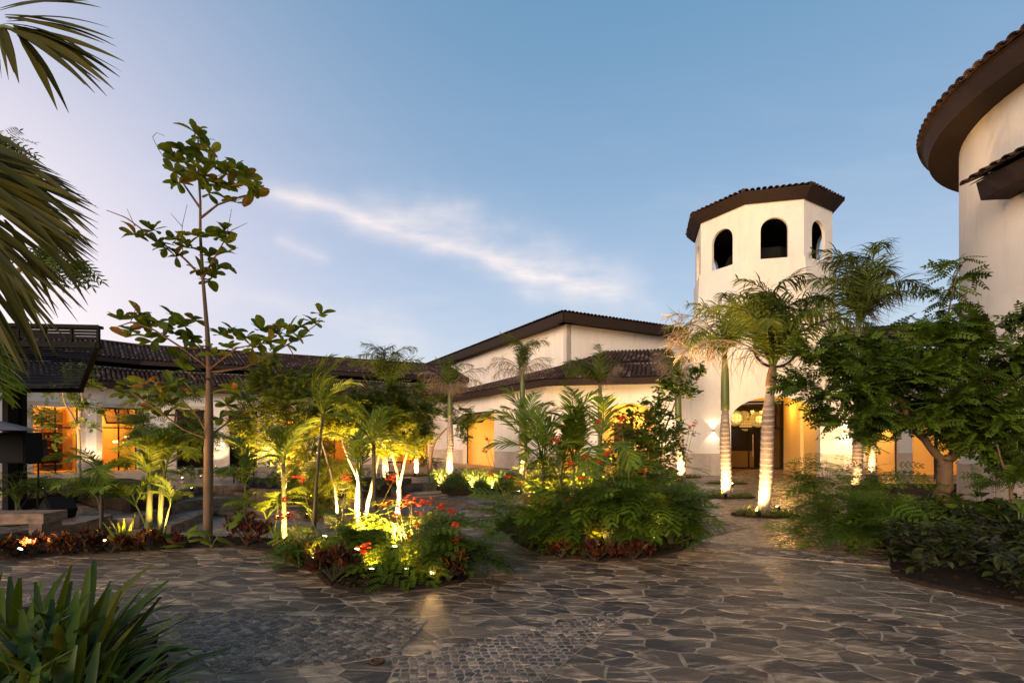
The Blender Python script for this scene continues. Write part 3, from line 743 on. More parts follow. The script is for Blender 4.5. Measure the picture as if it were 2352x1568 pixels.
# roof
rf = link('roof', mesh_of('roof', [(0, 0, 0), (.01, 0, 0), (0, .01, 0)], [[(0, 1, 2)]]), m_wood, tower)
ro = OR+.46; e8 = octo(ro); zf0 = zt-.02; zf1 = zt+.33
m = under(MB(), tower); E = np.array(e8); n = 8; i = np.arange(8); j = (i+1) % 8; I8 = np.array(octo(OR-.1)); E2 = np.array(octo(ro-.35))
V = np.vstack([np.c_[E, np.full(8, zf1)], np.c_[E2, np.full(8, zf0-.02)], np.c_[I8, np.full(8, zf0-.02)], np.c_[E, np.full(8, zf1+.03)]])
m.add(V, [np.vstack([np.c_[i, i+8, j+8, j], np.c_[i+8, i+16, j+16, j+8], np.c_[i, j, j+24, i+24]])]); m.build('fascia', m_wood, tower)
apex = (*OC, zf1+1.05); tn = 0
for k in (3, 4, 5, 6, 7, 0, 1, 2):
    a, b = (*e8[k], zf1+.035), (*e8[(k+1) % 8], zf1+.035); t0 = np.array(apex)*.93+np.array(a)*.07; t1 = np.array(apex)*.93+np.array(b)*.07
    t0[2] = t1[2] = apex[2]
    # narrowing rows
    for f in range(1):
        tiles(rf, a, b, np.array(a)*.55+np.array(apex)*.45, np.array(b)*.55+np.array(apex)*.45, budget=max(0, 150-tn), sc=1.15, row=.4)
        tn += 48
    m = under(MB(), tower); m.add([np.array(a)*.55+np.array(apex)*.45, np.array(b)*.55+np.array(apex)*.45, apex], [[(0, 1, 2)]], .3); m.build('roof_cap', m_tile, tower)
    m = under(MB(), tower); m.tube([np.array(a)+(0, 0, .05), np.array(apex)+(0, 0, .03)], .09, 6, .5); m.build('hip_tile_row', m_tile, tower)
# clock
Yc = 22.5; sc_, pc = on_line(1780, v5, v6); pc3 = np.array((*(pc-nF*.03), zat(798, pc[1]))); rc = 47/FOC*pc[1]
m_face = material('clock_face_white', (.72, .66, .60), .5, .4, var=(.66, .6, .54), scale=4)
clock = thing('wall_clock', 'round white wall clock with black rim on the tower front', 'clock', pc3)
a = np.linspace(0, 2*np.pi, 49)[:-1]; X3 = np.array((*dF, 0)); Z3 = np.array((0, 0, 1.)); Nn = -np.array((*nF, 0))
def disc(r0, r1, k0, k1, nm, mt, par):
    m = under(MB(), par); n = len(a)
    V = np.vstack([pc3+Nn*k+r*(np.cos(a)[:, None]*X3+np.sin(a)[:, None]*Z3) for r, k in ((r0, k0), (r0, k1), (r1, k1), (r1, k0))])
    i = np.arange(n); j = (i+1) % n
    FL = [np.vstack([np.c_[q*n+i, q*n+j, ((q+1) % 4)*n+j, ((q+1) % 4)*n+i] for q in range(4)])]
    if r0 < .001: FL = [np.vstack([np.c_[2*n+i, 2*n+j, 3*n+j, 3*n+i]]), [list(range(2*n, 3*n))]]
    m.add(V, FL); return m.build(nm, mt, par)
disc(0, rc*.93, 0, .05, 'dial', m_face, clock); disc(rc*.9, rc, 0, .12, 'rim', m_black, clock)
m_mark = material('clock_mark_brown', (.28, .16, .11), .6, .3)
for h in range(12):
    th = math.pi/2-h*math.pi/6; q = np.array((math.cos(th), math.sin(th))); u3 = X3*q[0]+Z3*q[1]; w3 = -X3*q[1]+Z3*q[0]
    for s in (-1, 1):
        m = under(MB(), clock); m.box(pc3+u3*rc*.74+w3*s*.035+Nn*.056, (.14, .012, .01), ax=(u3, w3, Nn)); m.build('hour_mark', m_mark, clock)
for ang, ln, nm in ((math.radians(40), .34, 'hour_hand'), (math.radians(150), .5, 'minute_hand')):
    u3 = X3*math.cos(ang)+Z3*math.sin(ang); w3 = -X3*math.sin(ang)+Z3*math.cos(ang); m = under(MB(), clock); m.box(pc3+u3*ln/2*rc/.85+Nn*.07, (ln, .03, .012), ax=(u3, w3, Nn)); m.build(nm, m_black, clock)
# porch interior: ochre side walls, ceiling, shop front with curtains, globe lanterns
iL = TW0+dF*(s_l-.3)+nF*.452; iR = TW0+dF*(s_r+.02)+nF*.452; dep = 5.35
pr = under(MB(), tower); bL = iL+nF*dep; bR = iR+nF*dep; zc = zat(925, 27.9)+.10
for q in ([iL, bL], [bR, iR]): pr.extr([(*q[0], 0), (*q[1], 0), (*q[1], zc+.5), (*q[0], zc+.5)], (*((-dF if q[0] is iL else dF)*.15), 0))
pr.add([(*iL, zc+.3), (*iR, zc+.3), (*bR, zc+.3), (*bL, zc+.3)], [[(0, 1, 2, 3)]])
pr.extr([(*bL, zc), (*bR, zc), (*bR, zc+.5), (*bL, zc+.5)], (*(nF*.1), 0))
pr.build('porch_room', m_room, tower)
for s in (1.7,): # pilaster on the right wall
    m = under(MB(), tower); p0 = iR+nF*1.9; m.extr([(*p0, 0), (*(p0+nF*.5), 0), (*(p0+nF*.5), zc+.28), (*p0, zc+.28)], (*(-dF*.14), 0)); m.build('pilaster', m_room, tower)
fr = bL; W_ = np.linalg.norm(bR-bL); zd = zat(985, 28.0)
def bar(s0, s1, z0, z1, k0=-.1, k1=-.02, nm='door_frame', mt=m_black):
    a_, b_ = bL+dF*s0+nF*k0, bL+dF*s1+nF*k0; m = under(MB(), tower); m.extr([(*a_, z0), (*b_, z0), (*b_, z1), (*a_, z1)], (*(nF*(k1-k0)), 0)); return m.build(nm, mt, tower)
bar(W_-.09, W_, 0, zc); bar(0, W_-.09, zc-.09, zc); bar(0, W_-.09, zd, zd+.1, -.102, -.018); bar(0, W_-.09, .0, .09, -.101, -.019)
sc1 = on_line(1762, bL, bR)[0]; sc0 = on_line(1722, bL, bR)[0]; scc = on_line(1742, bL, bR)[0]
for s_ in (sc0-.06, scc, sc1): bar(s_-.035, s_+.035, .092, zd-.002, -.098, -.022)
bar(sc1+.4, sc1+.46, zd+.102, zc-.092, -.097, -.023)
gl = bar(.0, W_, .0, zc, -.06, -.05, 'pane', m_glass)
h_ = bar(sc0+.12, sc0+.15, .7, 1.9, -.16, -.13, 'door_handle', m_lime)
# curtain folds
def curtain(parent, P0, P1, z0, z1, nm='curtain', amp=.05):
    P0 = np.array(P0[:2]); P1 = np.array(P1[:2]); d_ = unit(P1-P0); q = np.array((-d_[1], d_[0])); Lc = np.linalg.norm(P1-P0); n = int(Lc/.03)+2
    t = np.linspace(0, 1, n); xy = P0+np.outer(t*Lc, d_)+np.outer(amp*np.sin(t*Lc*34+np.sin(t*9)), q); m = under(MB(), parent)
    V = np.vstack([np.c_[xy, np.full(n, z0)], np.c_[xy, np.full(n, z1)]]); i = np.arange(n-1); m.add(V, [np.c_[i, i+1, i+1+n, i+n]]); return m.build(nm, m_curtain, parent, smooth=True)
curtain(tower, bL+dF*(sc1+.12)+nF*.15, bL+dF*(W_-.1)+nF*.15, .05, zc-.1)
# dim lobby behind the glass
lob = under(MB(), tower); l0 = bL-dF*1+nF*.25; l1 = bR+dF*.3+nF*.25; l2 = l1+nF*4; l3 = l0+nF*4
for q in ([l0, l3], [l3, l2], [l2, l1]): lob.add([(*q[0], 0), (*q[1], 0), (*q[1], 3.6), (*q[0], 3.6)], [[(0, 1, 2, 3)]])
for z in (.01, 3.6): lob.add([(*l0, z), (*l1, z), (*l2, z), (*l3, z)], [[(0, 1, 2, 3)]])
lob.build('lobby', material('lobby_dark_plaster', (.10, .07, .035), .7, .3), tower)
cab = under(MB(), tower); q0 = bL+dF*.2+nF*1.6; cab.extr([(*q0, .02), (*(q0+dF*2.6), .02), (*(q0+dF*2.6), .95), (*q0, .95)], (*(nF*.5), 0)); cab.build('counter', m_room, tower)
# woven globe lanterns
m_globe = material('lit_paper_globe', (1, .8, .4), .6, .2, emit=(1.0, .68, .20), estr=.95)
for (gx, gy, gr_, nm, dk_) in ((1688, 960, 19, 'leftmost and largest of the globe lanterns, close behind palm trunk', .3), (1709, 954, 12, 'small upper globe lantern between the two largest', .9), (1713, 976, 14, 'lowest globe lantern, hanging right over the glass door', .5), (1741, 963, 19, 'rightmost globe lantern beside the ringed palm trunk', .35)):
    s_, q = on_line(gx, bL+nF*dk_, bR+nF*dk_); zc_ = zat(gy, q[1]); r_ = gr_/FOC*q[1]; c3_ = np.array((*q, zc_))
    g = thing('globe_lantern', 'glowing wire mesh '+nm, 'lantern', c3_, 'globe lanterns hanging in the entrance')
    la, lo_ = np.linspace(0, np.pi, 13), np.linspace(0, 2*np.pi, 20, endpoint=False)
    V = np.array([[c3_[0]+r_*math.sin(p)*math.cos(t), c3_[1]+r_*math.sin(p)*math.sin(t), c3_[2]+r_*.96*math.cos(p)] for p in la for t in lo_])
    i = np.arange(20); j = (i+1) % 20; m = under(MB(), g); m.add(V, [np.vstack([np.c_[k*20+i, k*20+j, (k+1)*20+j, (k+1)*20+i] for k in range(12)])]); m.build('shade', m_globe, g, smooth=True)
    m = under(MB(), g); rr = r_*1.015
    for t in np.linspace(0, np.pi, 9)[:-1]:
        p = np.linspace(0, 2*np.pi, 25); m.tube(np.c_[c3_[0]+rr*np.sin(p)*math.cos(t), c3_[1]+rr*np.sin(p)*math.sin(t), c3_[2]+rr*.96*np.cos(p)], .007, 4, cap=False)
    for p in la[2:-2:2]:
        t = np.linspace(0, 2*np.pi, 25); m.tube(np.c_[c3_[0]+rr*math.sin(p)*np.cos(t), c3_[1]+rr*math.sin(p)*np.sin(t), np.full(25, c3_[2]+rr*.96*math.cos(p))], .007, 4, cap=False)
    m.build('wire_cage', m_black, g); m = under(MB(), g); m.tube([c3_+(0, 0, r_), (*q, 3.59)], .008, 4); m.build('cord', m_black, g)
mc = (iL+bR)/2
lamp((*(iR+nF*1.2-dF*.7), zc-.4), 95, (1, .54, .10), .12, 'porch_light')
lamp((*(iR+nF*3.6-dF*.7), zc-.5), 70, (1, .54, .10), .12, 'porch_light')
lamp((*(bL+nF*2.2+dF*2.2), 2.6), 22, (1, .6, .25), .2, 'lobby_light')

# side wing roof piece right of the tower
wing = thing('side_wing', 'low cream wing with red tiled eave right of the clock tower', 'building', (17, 22.5, 0))
w0 = TB2-np.array((.2, .3)); w1 = w0+dF*9.5; wz = zat(785, 21.6)
rfw = link('roof', mesh_of('roof', [(0, 0, 0), (.01, 0, 0), (0, .01, 0)], [[(0, 1, 2)]]), m_wood, wing)
tiles(rfw, (*(w0-nF*.9), wz+.1), (*(w1-nF*.9), wz+.1), (*(w0+nF*2.5), wz+1.2), (*(w1+nF*2.5), wz+1.2), sc=1.1)
fascia(wing, [w0-nF*.9, w1-nF*.9], wz-.25, wz+.05, [nF], .9)
wa = TW1+nF*2.6; wb = wa+dF*9
ops = [(.35, 2.3, 0, 2.9, 0), (2.9, 4.9, 0, 2.9, 0)]
wall(wing, wa, wb, 0, wz, ops, .3, m_stucco2)
cc = room(wing, wa, wb, .3, 5.0, 2.2, 0, 3.1, m_room, .302); lamp((*cc, 2.6), 120, (1, .55, .14), .15, 'wing_light')
for s_ in (.35, 2.3, 2.9, 4.85): local_box(wing, wa, dF, nF, s_-.03, s_+.03, .1, .16, 0, 2.9, 'window_frame', m_black)
wainscot(wing, wa, wb, [(.35, 2.3), (2.9, 4.9)], .95)
def sconce(px_, py_, label):
    s_, q = on_line(px_, v5, v6); q = q-nF*.0; z_ = zat(py_, q[1]); sc = thing('wall_sconce', label, 'wall lamp', (*q, z_), 'up and down wall lamps')
    m = under(MB(), sc); m.box((*(q-nF*.07), z_), (.11, .10, .16), ax=((*dF, 0), (*nF, 0), (0, 0, 1))); m.build('housing', m_lime, sc)
    for sg in (1, -1):
        m = under(MB(), sc); m.box((*(q-nF*.07), z_+sg*.083), (.09, .08, .006), ax=((*dF, 0), (*nF, 0), (0, 0, 1))); m.build('lens', m_lamp, sc)
        lamp((*(q-nF*.10), z_+sg*.12), 26, (1, .80, .52), .02, 'sconce_light', sc, spot=112, aim=(nF[0]*.25, nF[1]*.25, sg*1.0), blend=.5)
sconce(1638, 988, 'small square wall lamp left of the porch arch, between palm and wall corner'); sconce(1940, 990, 'small square wall lamp right of the porch arch under the tree branches')

# ---------------------------------------------------------------- hall in the middle
hall = thing('hall_building', 'large cream hall with tall blank upper walls and wide dark eaves', 'building', (2.5, 26, 0))
eD = unit((-.48, .877)); eR = unit((.877, .48))
HA = np.array((2.82, 26.5)); zu = zat(748, 26.5)
HL = HA+eD*26; HR = HA+eR*12
for (a_, b_) in ((HL, HA), (HA, HR)): wall(hall, a_, b_, 3, zu+.2, (), .3, m_stucco2, 'upper_wall')
o_ = .62; EA = HA-eR*o_*1.0+np.array((0, 0))-unit(np.array((-eR[1], eR[0])))*o_
EA = HA+eD*(-o_)+eR*(-o_); ELn = EA+eD*28; ERn = EA+eR*14
f0, f1 = zu+.03, zu+.50
fascia(hall, [ELn, EA, ERn], f0, f1, [eR, eD], .9)
rfh = link('roof', mesh_of('roof', [(0, 0, 0), (.01, 0, 0), (0, .01, 0)], [[(0, 1, 2)]]), m_wood, hall)
pk = .12
IA = EA+eD*3+eR*3
tiles(rfh, (*ELn, f1+.02), (*EA, f1+.02), (*(ELn+eR*3), f1+.5), (*IA, f1+.5), sc=1.1, row=.42)
tiles(rfh, (*EA, f1+.02), (*ERn, f1+.02), (*IA, f1+.5), (*(ERn+eD*3), f1+.5), sc=1.1, row=.42)
# lower storey
LA = np.array((1.67, 25.2)); LL = np.array((-4.1, 35.65)); LR = np.array((7.85, 23.9)); dLL = unit(LL-LA); dLR = unit(LR-LA)
zl = 4.21; nL = unit(np.array((-dLR[1], dLR[0])))
sw0 = np.linalg.norm(LL-LA)
wo0 = on_line(1064, LL, LA)[0]; wo1 = on_line(1135, LL, LA)[0]
wtop = zat(952, on_line(1064, LL, LA)[1][1])
wall(hall, LL, LA, 0, zl+.1, [(wo0, wo1, .0, wtop, 0)], .35, m_stucco2, 'lower_wall')
wainscot(hall, LL, LA, [(wo0-.05, wo1+.05)], .9)
a0 = on_line(1385, LA, LR)[0]; a1 = on_line(1507, LA, LR)[0]; b0 = on_line(1293, LA, LR)[0]; b1 = on_line(1338, LA, LR)[0]
za = zat(925, 24.2)
wall(hall, LA, LR, 0, zl+.1, [(b0, b1, 0, zat(962, 24.6), .25), (a0, a1, 0, za, za-zat(960, 24.2))], .35, m_stucco2, 'lower_wall')
wainscot(hall, LA, LR, [(b0-.03, b1+.03), (a0-.03, a1+.03)], .9)
c_ = room(hall, LL, LA, wo0-.3, wo1+.3, 2.2, 0, 3.6, m_room); lamp((*c_, 2.7), 170, (1, .54, .10), .15, 'room_light')
c_ = room(hall, LA, LR, b0-.4, b1+.3, 1.6, 0, 3.4, m_room); lamp((*c_, 2.5), 90, (1, .54, .10), .15, 'room_light')
c_ = room(hall, LA, LR, a0-.4, a1+.4, 2.4, 0, 3.9, m_room); lamp((*c_, 2.7), 150, (1, .54, .10), .15, 'room_light')
def at_wall(A, B):
    d_ = unit(np.array(B[:2])-np.array(A[:2])); n_ = np.array((-d_[1], d_[0])); return np.array(A[:2], float), d_, (n_ if n_[1] > 0 else -n_)
m_ochre2 = material('ochre_dado', (.62, .36, .12), .7, .3, var=(.52, .30, .10), scale=2)
A_, d_, n_ = at_wall(LA, LR)
local_box(hall, A_, d_, n_, a0-.38, a1+.38, 2.70, 2.745, .02, 1.0, 'dado', m_ochre2); local_box(hall, A_, d_, n_, a0+.5, a0+1.5, 2.66, 2.744, 1.003, 2.5, 'inner_door', m_wood); local_box(hall, A_, d_, n_, a0-.3, a1+.3, 1.2, 1.45, 3.35, 3.6, 'ceiling_beam', m_room)
for k_ in range(2): local_box(hall, A_, d_, n_, a0+1.9+k_*.02, a0+2.6-k_*.04, 2.62-k_*.01, 2.66-k_*.01, 1.35+k_*.05, 2.1-k_*.05, 'picture_frame', m_wood if k_ == 0 else m_lime)
A_, d_, n_ = at_wall(LL, LA)
local_box(hall, A_, d_, n_, wo0-.28, wo1+.28, 2.50, 2.545, .02, 1.0, 'dado', m_ochre2); local_box(hall, A_, d_, n_, (wo0+wo1)/2-.1, (wo0+wo1)/2+.9, 2.46, 2.544, 1.003, 2.4, 'inner_door', m_ochre2)
for s_w in (wo0+.03, wo1-.03): local_box(hall, A_, d_, n_, s_w-.03, s_w+.03, .28, .34, .0, wtop-.002, 'window_frame', m_black)
# lean-to roof of the lower storey: eave outward .8
nLLo = unit(np.array((dLL[1], -dLL[0]))); nLLo = nLLo if nLLo @ LA < 0 or nLLo[1] < 0 else -nLLo
if nLLo[0] > 0: nLLo = -nLLo
nLRo = -nL if nL[1] > 0 else nL
EC = LA+np.array((-.18, -.88)); EL2 = LL+nLLo*.8; ER2 = LR+nLRo*.85+dLR*.0
fascia(hall, [EL2, EC, ER2], zl-.02, zl+.24, [-nLLo, -nLRo], .8)
up = 1.35
_, TLC = on_line(1304, HL, HA)
rfl = link('lower_roof', mesh_of('lower_roof', [(0, 0, 0), (.01, 0, 0), (0, .01, 0)], [[(0, 1, 2)]]), m_wood, hall)
ztop = zat(803, 27.0)
HCm = HA+eR*2.6; HLn = HA+eD*np.linalg.norm(EL2-EC)*.97
tiles(rfl, (*EL2, zl+.27), (*EC, zl+.27), (*(HL*0+HLn), zl+1.12), (*HA, zl+1.25), budget=0)
tiles(rfl, (*EC, zl+.27), (*(EC*.72+ER2*.28), zl+.27), (*HA, zl+1.25), (*HCm, ztop), budget=60)
E_m = EC*.72+ER2*.28; E_h = E_m*.0+E_m; hi0 = np.array((*HCm, ztop)); hi1 = np.array((*(ER2+np.array((.8, 4.2))), ztop+.05))
e0 = np.array((*E_m, zl+.27)); e1 = np.array((*ER2, zl+.27)); md0 = e0*.5+hi0*.5; md1 = e1*.5+hi1*.5
tiles(rfl, e0, e1, md0-(0, 0, .05), md1-(0, 0, .05), budget=230, pitch=.225)
tiles(rfl, md0+(0, 0, .06), md1+(0, 0, .06), hi0, hi1, budget=0, pitch=.225)
# slatted shutter hung over the hall window
def shutter(label, A, B, s0, s1, ztop_, drop, out, nsl, ncross=4):
    A = np.array(A, float); B = np.array(B, float); d = unit(B-A); no = np.array((d[1], -d[0]))
    if no @ A > 0 and no[1] > 0: no = -no
    if no[1] > 0: no = -no
    o = thing('louvre_awning', label, 'awning', (*(A+d*s0), ztop_), 'slatted awnings propped over the windows')
    up0 = np.array((*(A+d*s0+no*.03), ztop_)); dn0 = up0+np.array((*(no*out), -drop)); dd3 = np.array((*d, 0)); Lw = s1-s0; sl = dn0-up0; ls = np.linalg.norm(sl); sd_ = sl/ls; nn = np.cross(dd3, sd_)
    for k in range(ncross):
        m = under(MB(), o); p = up0+dd3*(Lw*k/(ncross-1))+sl/2; m.box(p, (ls, .05, .06), ax=(sd_, dd3, nn)); m.build('rail', m_black, o)
    for p in (up0, dn0): m = under(MB(), o); m.box(p+dd3*Lw/2, (Lw+.06, .09, .07), ax=(dd3, sd_, nn)); m.build('beam', m_black, o)
    t45 = unit(sd_+nn*.25)
    for k in range(nsl):
        m = under(MB(), o); p = up0+dd3*Lw/2+sl*((k+.8)/(nsl+.6)); m.box(p, (Lw, ls/nsl*.42, .012), ax=(dd3, t45, np.cross(dd3, t45))); m.build('slat', m_wood, o)
    return o
shutter('open slatted awning over the ochre hall window, right of the first ringed palm', LL, LA, wo0, wo1, wtop, .62, .75, 14)
# ---------------------------------------------------------------- gallery on the left
gal = thing('gallery_building', 'long low cream gallery with two tiers of dark clay tile roof', 'building', (-15, 29, 0))
GC = np.array((-20.1, 27.8)); GL = GC+np.array((-.611, -.792))*11; GR = np.array((-4.1, 35.65))
dS = unit(GC-GL); dG = unit(GR-GC); lseg = 11.0
zg = 4.3
def op(A, B, x0, x1, ytop, zb=0.0, rise=0):
    s0 = on_line(x0, A, B)[0]; s1, q = on_line(x1, A, B); s0_, q0 = on_line(x0, A, B); return (s0, s1, zb, zat(ytop, (q0[1]+q[1])/2), rise)
d1 = op(GL, GC, 76, 182, 934); d2 = op(GL, GC, 234, 318, 938)
wall(gal, GL, GC, 0, zg, [d1, d2], .4, m_stucco2, 'wall')
gw = [op(GC, GR, 405, 468, 942), op(GC, GR, 527, 590, 944), op(GC, GR, 640, 700, 946), op(GC, GR, 738, 800, 948), op(GC, GR, 905, 985, 952)]
wall(gal, GC, GR, 0, zg, gw, .4, m_stucco2, 'wall')
wainscot(gal, GL, GC, [d1[:2], d2[:2]], .9); wainscot(gal, GC, GR, [g_[:2] for g_ in gw], .9)
def surround(A, B, o4, w=.24):
    A = np.array(A); d = unit(np.array(B)-A); n_in = np.array((-d[1], d[0])); n_in = n_in if n_in[1] > 0 else -n_in; s0, s1, zb, zt_, _ = o4
    for (x0, x1, z0, z1) in ((s0-w, s0, 0, zt_+w), (s1, s1+w, 0, zt_+w), (s0, s1, zt_, zt_+w)):
        local_box(gal, A, d, n_in, x0, x1, -.05, .0, z0, z1, 'stone_surround', m_lime)
for o4 in (d1, d2): surround(GL, GC, o4)
for o4 in gw: surround(GC, GR, o4)
m_bottle = material('bottle_glass', (.05, .06, .02), .2, .6, tint=[(.6, .8, .3), (1, .5, .2), (.3, .5, .5), (1.4, 1, .5)], rnd=1.0, var=(.08, .05, .02), scale=3)
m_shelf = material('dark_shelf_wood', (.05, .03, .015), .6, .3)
m_brick = material('old_brick_facing', (.34, .17, .08), .85, .2, var=(.24, .11, .05), scale=5, bump=.6, bscale=12)
def shop(A, B, o4, power, lit, mull=2, shelves=True, depth=2.6, col=(1, .52, .12)):
    A = np.array(A, float); d = unit(np.array(B)-A); n_in = np.array((-d[1], d[0])); n_in = n_in if n_in[1] > 0 else -n_in; s0, s1, zb, zt_, _ = o4
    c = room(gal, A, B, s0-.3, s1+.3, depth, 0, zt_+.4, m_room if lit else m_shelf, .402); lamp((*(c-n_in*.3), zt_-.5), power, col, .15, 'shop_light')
    for k in range(mull+1):
        x = s0+(s1-s0)*k/mull; x = min(max(x, s0+.03), s1-.03); local_box(gal, A, d, n_in, x-.03, x+.03, .3, .36, .0, zt_-.002, 'window_frame', m_black)
    local_box(gal, A, d, n_in, s0+.002, s1-.002, .302, .358, zt_*.68, zt_*.68+.06, 'window_frame', m_black)
    local_box(gal, A, d, n_in, s0+.002, s1-.002, .33, .335, .0, zt_-.003, 'pane', m_glass)
    if shelves:
        bots = under(MB(), gal)
        w0_, w1_ = s0+(s1-s0)*(.45 if lit else .02), s1-(.15 if lit else .02)
        local_box(gal, A, d, n_in, w0_, w1_, depth-.1, depth+.35, .1, zt_*.95, 'cabinet', m_shelf)
        for k in range(6):
            z = .35+k*.42
            local_box(gal, A, d, n_in, w0_, w1_, depth-.45, depth-.12, z, z+.025, 'shelf', m_brick)
            x = w0_+.1
            while x < w1_-.1:
                q = A+d*x+n_in*(depth-.3); h = random.uniform(.18, .3); r = random.uniform(.03, .045)
                zz = z+.025; bots.tube([(*q, zz), (*q, zz+h*.6), (*q, zz+h*.72), (*q, zz+h)], [r, r, r*.4, r*.35], 7, random.random()); x += random.uniform(.13, .3)
        o_b = bots.build('shelf_bottles', m_bottle, gal, smooth=True); o_b['kind'] = 'stuff'
shop(GL, GC, d1, 330, True, 2); shop(GL, GC, d2, 380, True, 2, shelves=False)
# brick pier inside second door room and rows of small hanging bulbs
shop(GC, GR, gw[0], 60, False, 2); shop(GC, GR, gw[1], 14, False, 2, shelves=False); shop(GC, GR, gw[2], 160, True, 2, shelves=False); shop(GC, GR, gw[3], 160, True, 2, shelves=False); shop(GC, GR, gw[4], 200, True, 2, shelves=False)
for (bx, by, bl) in ((262, 1014, 'lower left end of the row'), (269, 1014, 'second from left in the lower row'), (284, 1015, 'third from left in the lower row'), (292, 1015, 'right end of the lower row'), (288, 1003, 'left one of the upper pair'), (296, 1002, 'right one of the upper pair')):
    q = on_line(bx, GL+np.array((-.8, .6))*2.0, GC+np.array((-.8, .6))*2.0)[1]
    b = thing('pendant_bulb', 'small glowing pendant bulb behind the second door glass, '+bl, 'bulb', (*q, zat(by, q[1])), 'pendant bulbs in the gallery')
    m = under(MB(), b); z_ = zat(by, q[1]); m.tube([(*q, z_-.06), (*q, z_-.03), (*q, z_+.03), (*q, z_+.06)], [.02, .055, .055, .02], 8); m.build('bulb', m_bulb, b, smooth=True)
    m = under(MB(), b); m.tube([(*q, z_+.06), (*q, 3.3)], .006, 4); m.build('cord', m_black, b)
shutter('open slatted awning over the second lit gallery door at left', GL, GC, d2[0], d2[1], d2[3], .78, .75, 15, 4)
shutter('open slatted awning behind the tall tree trunk, over the dark bottle window', GC, GR, gw[0][0], gw[0][1], gw[0][3], .75, .7, 13, 3)
shutter('slatted awning just right of the tall tree trunk', GC, GR, gw[1][0], gw[1][1], gw[1][3], .75, .7, 13, 3)
shutter('slatted awning glimpsed through the middle of the yellow lit tree', GC, GR, gw[3][0], gw[3][1], gw[3][3], .7, .7, 11, 3)
shutter('dark slatted awning left of the first ringed palm by the hall corner', GC, GR, gw[4][0], gw[4][1], gw[4][3], .6, .8, 11, 3)
# gallery roofs
nSo = unit(np.array((dS[1], -dS[0]))); nGo = unit(np.array((dG[1], -dG[0])))
def off(kS, kG):
    """corner of the two wings pushed out by k (plan)"""
    a = GL+nSo*kS; b = GC+nGo*kG; M_ = np.array([dS, -dG]).T; t = np.linalg.solve(M_, b-a); return a+dS*t[0]
def tier(kout, kin, z0, z1, fz, budget, nm):
    c0 = off(kout, kout); c1 = off(kin, kin); rfg = link(nm, mesh_of(nm, [(0, 0, 0), (.01, 0, 0), (0, .01, 0)], [[(0, 1, 2)]]), m_wood, gal)
    L0, L1 = GL+nSo*kout, GL+nSo*kin; R0, R1 = GR+nGo*kout+dG*2, GR+nGo*kin+dG*2
    tiles(rfg, (*L0, z0), (*c0, z0), (*L1, z1), (*c1, z1), budget=budget//2)
    tiles(rfg, (*c0, z0), (*R0, z0), (*c1, z1), (*R1, z1), budget=budget//2)
    fascia(gal, [L0, c0, R0], fz, z0-.02, [-nSo, -nGo], .8)
tier(.8, -1.9, 4.58, 5.55, 4.22, 180, 'lower_roof')
cw = off(-1.95, -1.95)
for A_, B_ in ((GL+nSo*-1.95, cw), (cw, GR+nGo*-1.95+dG*2)): wall(gal, A_, B_, 5.3, 6.05, (), .2, m_black, 'clerestory_shadow_wall')  # black colour paints the shadow gap below the upper roof
m = under(MB(), gal); c1 = off(-1.88, -1.88)
for A_, B_, w_ in ((GL+nSo*-1.88, c1, nSo), (c1, GR+nGo*-1.88+dG*2, nGo)): m.extr([(*A_, 5.52), (*B_, 5.52), (*B_, 5.62), (*A_, 5.62)], (*(w_*.06), 0))
m.build('flashing', m_stucco2, gal)
tier(-1.1, -5.2, 6.05, 7.45, 5.80, 110, 'upper_roof')
m = under(MB(), gal); c1 = off(-5.2, -5.2); m.tube([(*(GL+nSo*-5.2), 7.5), (*c1, 7.5), (*(GR+nGo*-5.2+dG*2), 7.5)], .11, 6, .3); m.build('ridge_tile_row', m_tile, gal)

# ---------------------------------------------------------------- round building at right
RC = np.array((16.5, 11.3)); RR = 5.0
rnd = thing('round_building', 'large round cream building with deep curved eave at right edge', 'building', (*RC, 0))
def arcw(r, z0, z1, a0, a1, n, nm, mt, r2=None, par=None):
    m = under(MB(), rnd); a_ = np.linspace(a0, a1, n); r2 = r if r2 is None else r2
    V = np.vstack([np.c_[RC[0]+r*np.cos(a_), RC[1]+r*np.sin(a_), np.full(n, z0)], np.c_[RC[0]+r2*np.cos(a_), RC[1]+r2*np.sin(a_), np.full(n, z1)]]); i = np.arange(n-1)
    m.add(V, [np.c_[i, i+1, i+1+n, i+n]]); return m.build(nm, mt, rnd, smooth=True)
T2 = 2*np.pi
arcw(RR, 0, 10.2, 0, T2, 97, 'wall', m_stucco)
for k in range(34):
    a0_, a1_ = T2*k/34+.004, T2*(k+1)/34-.004; m = under(MB(), rnd)
    P = [(RC[0]+r*math.cos(t), RC[1]+r*math.sin(t)) for r, t in ((RR+.05, a0_), (RR+.05, (a0_+a1_)/2), (RR+.05, a1_), (RR-.02, a1_), (RR-.02, a0_))]
    m.prism(P, 0, .95); m.build('stone_panel', m_lime, rnd)
arcw(RR+.07, .952, 1.0, 0, T2, 97, 'stone_trim', m_lime); arcw(RR+.07, 1.0, 1.0, 0, T2, 97, 'stone_trim', m_lime, r2=RR)
RE = 5.82; z0e = zat(130, 10.7)
arcw(RE-.14, z0e, z0e+.42, 0, T2, 121, 'fascia', m_wood, r2=RE-.02); arcw(RE-.14, z0e, z0e, 0, T2, 121, 'soffit', m_wood, r2=RR-.05)
arcw(RE-.02, z0e+.42, z0e+.46, 0, T2, 121, 'fascia', m_wood, r2=RE+.04)
rr_ = link('roof', mesh_of('roof', [(0, 0, 0), (.01, 0, 0), (0, .01, 0)], [[(0, 1, 2)]]), m_wood, rnd)
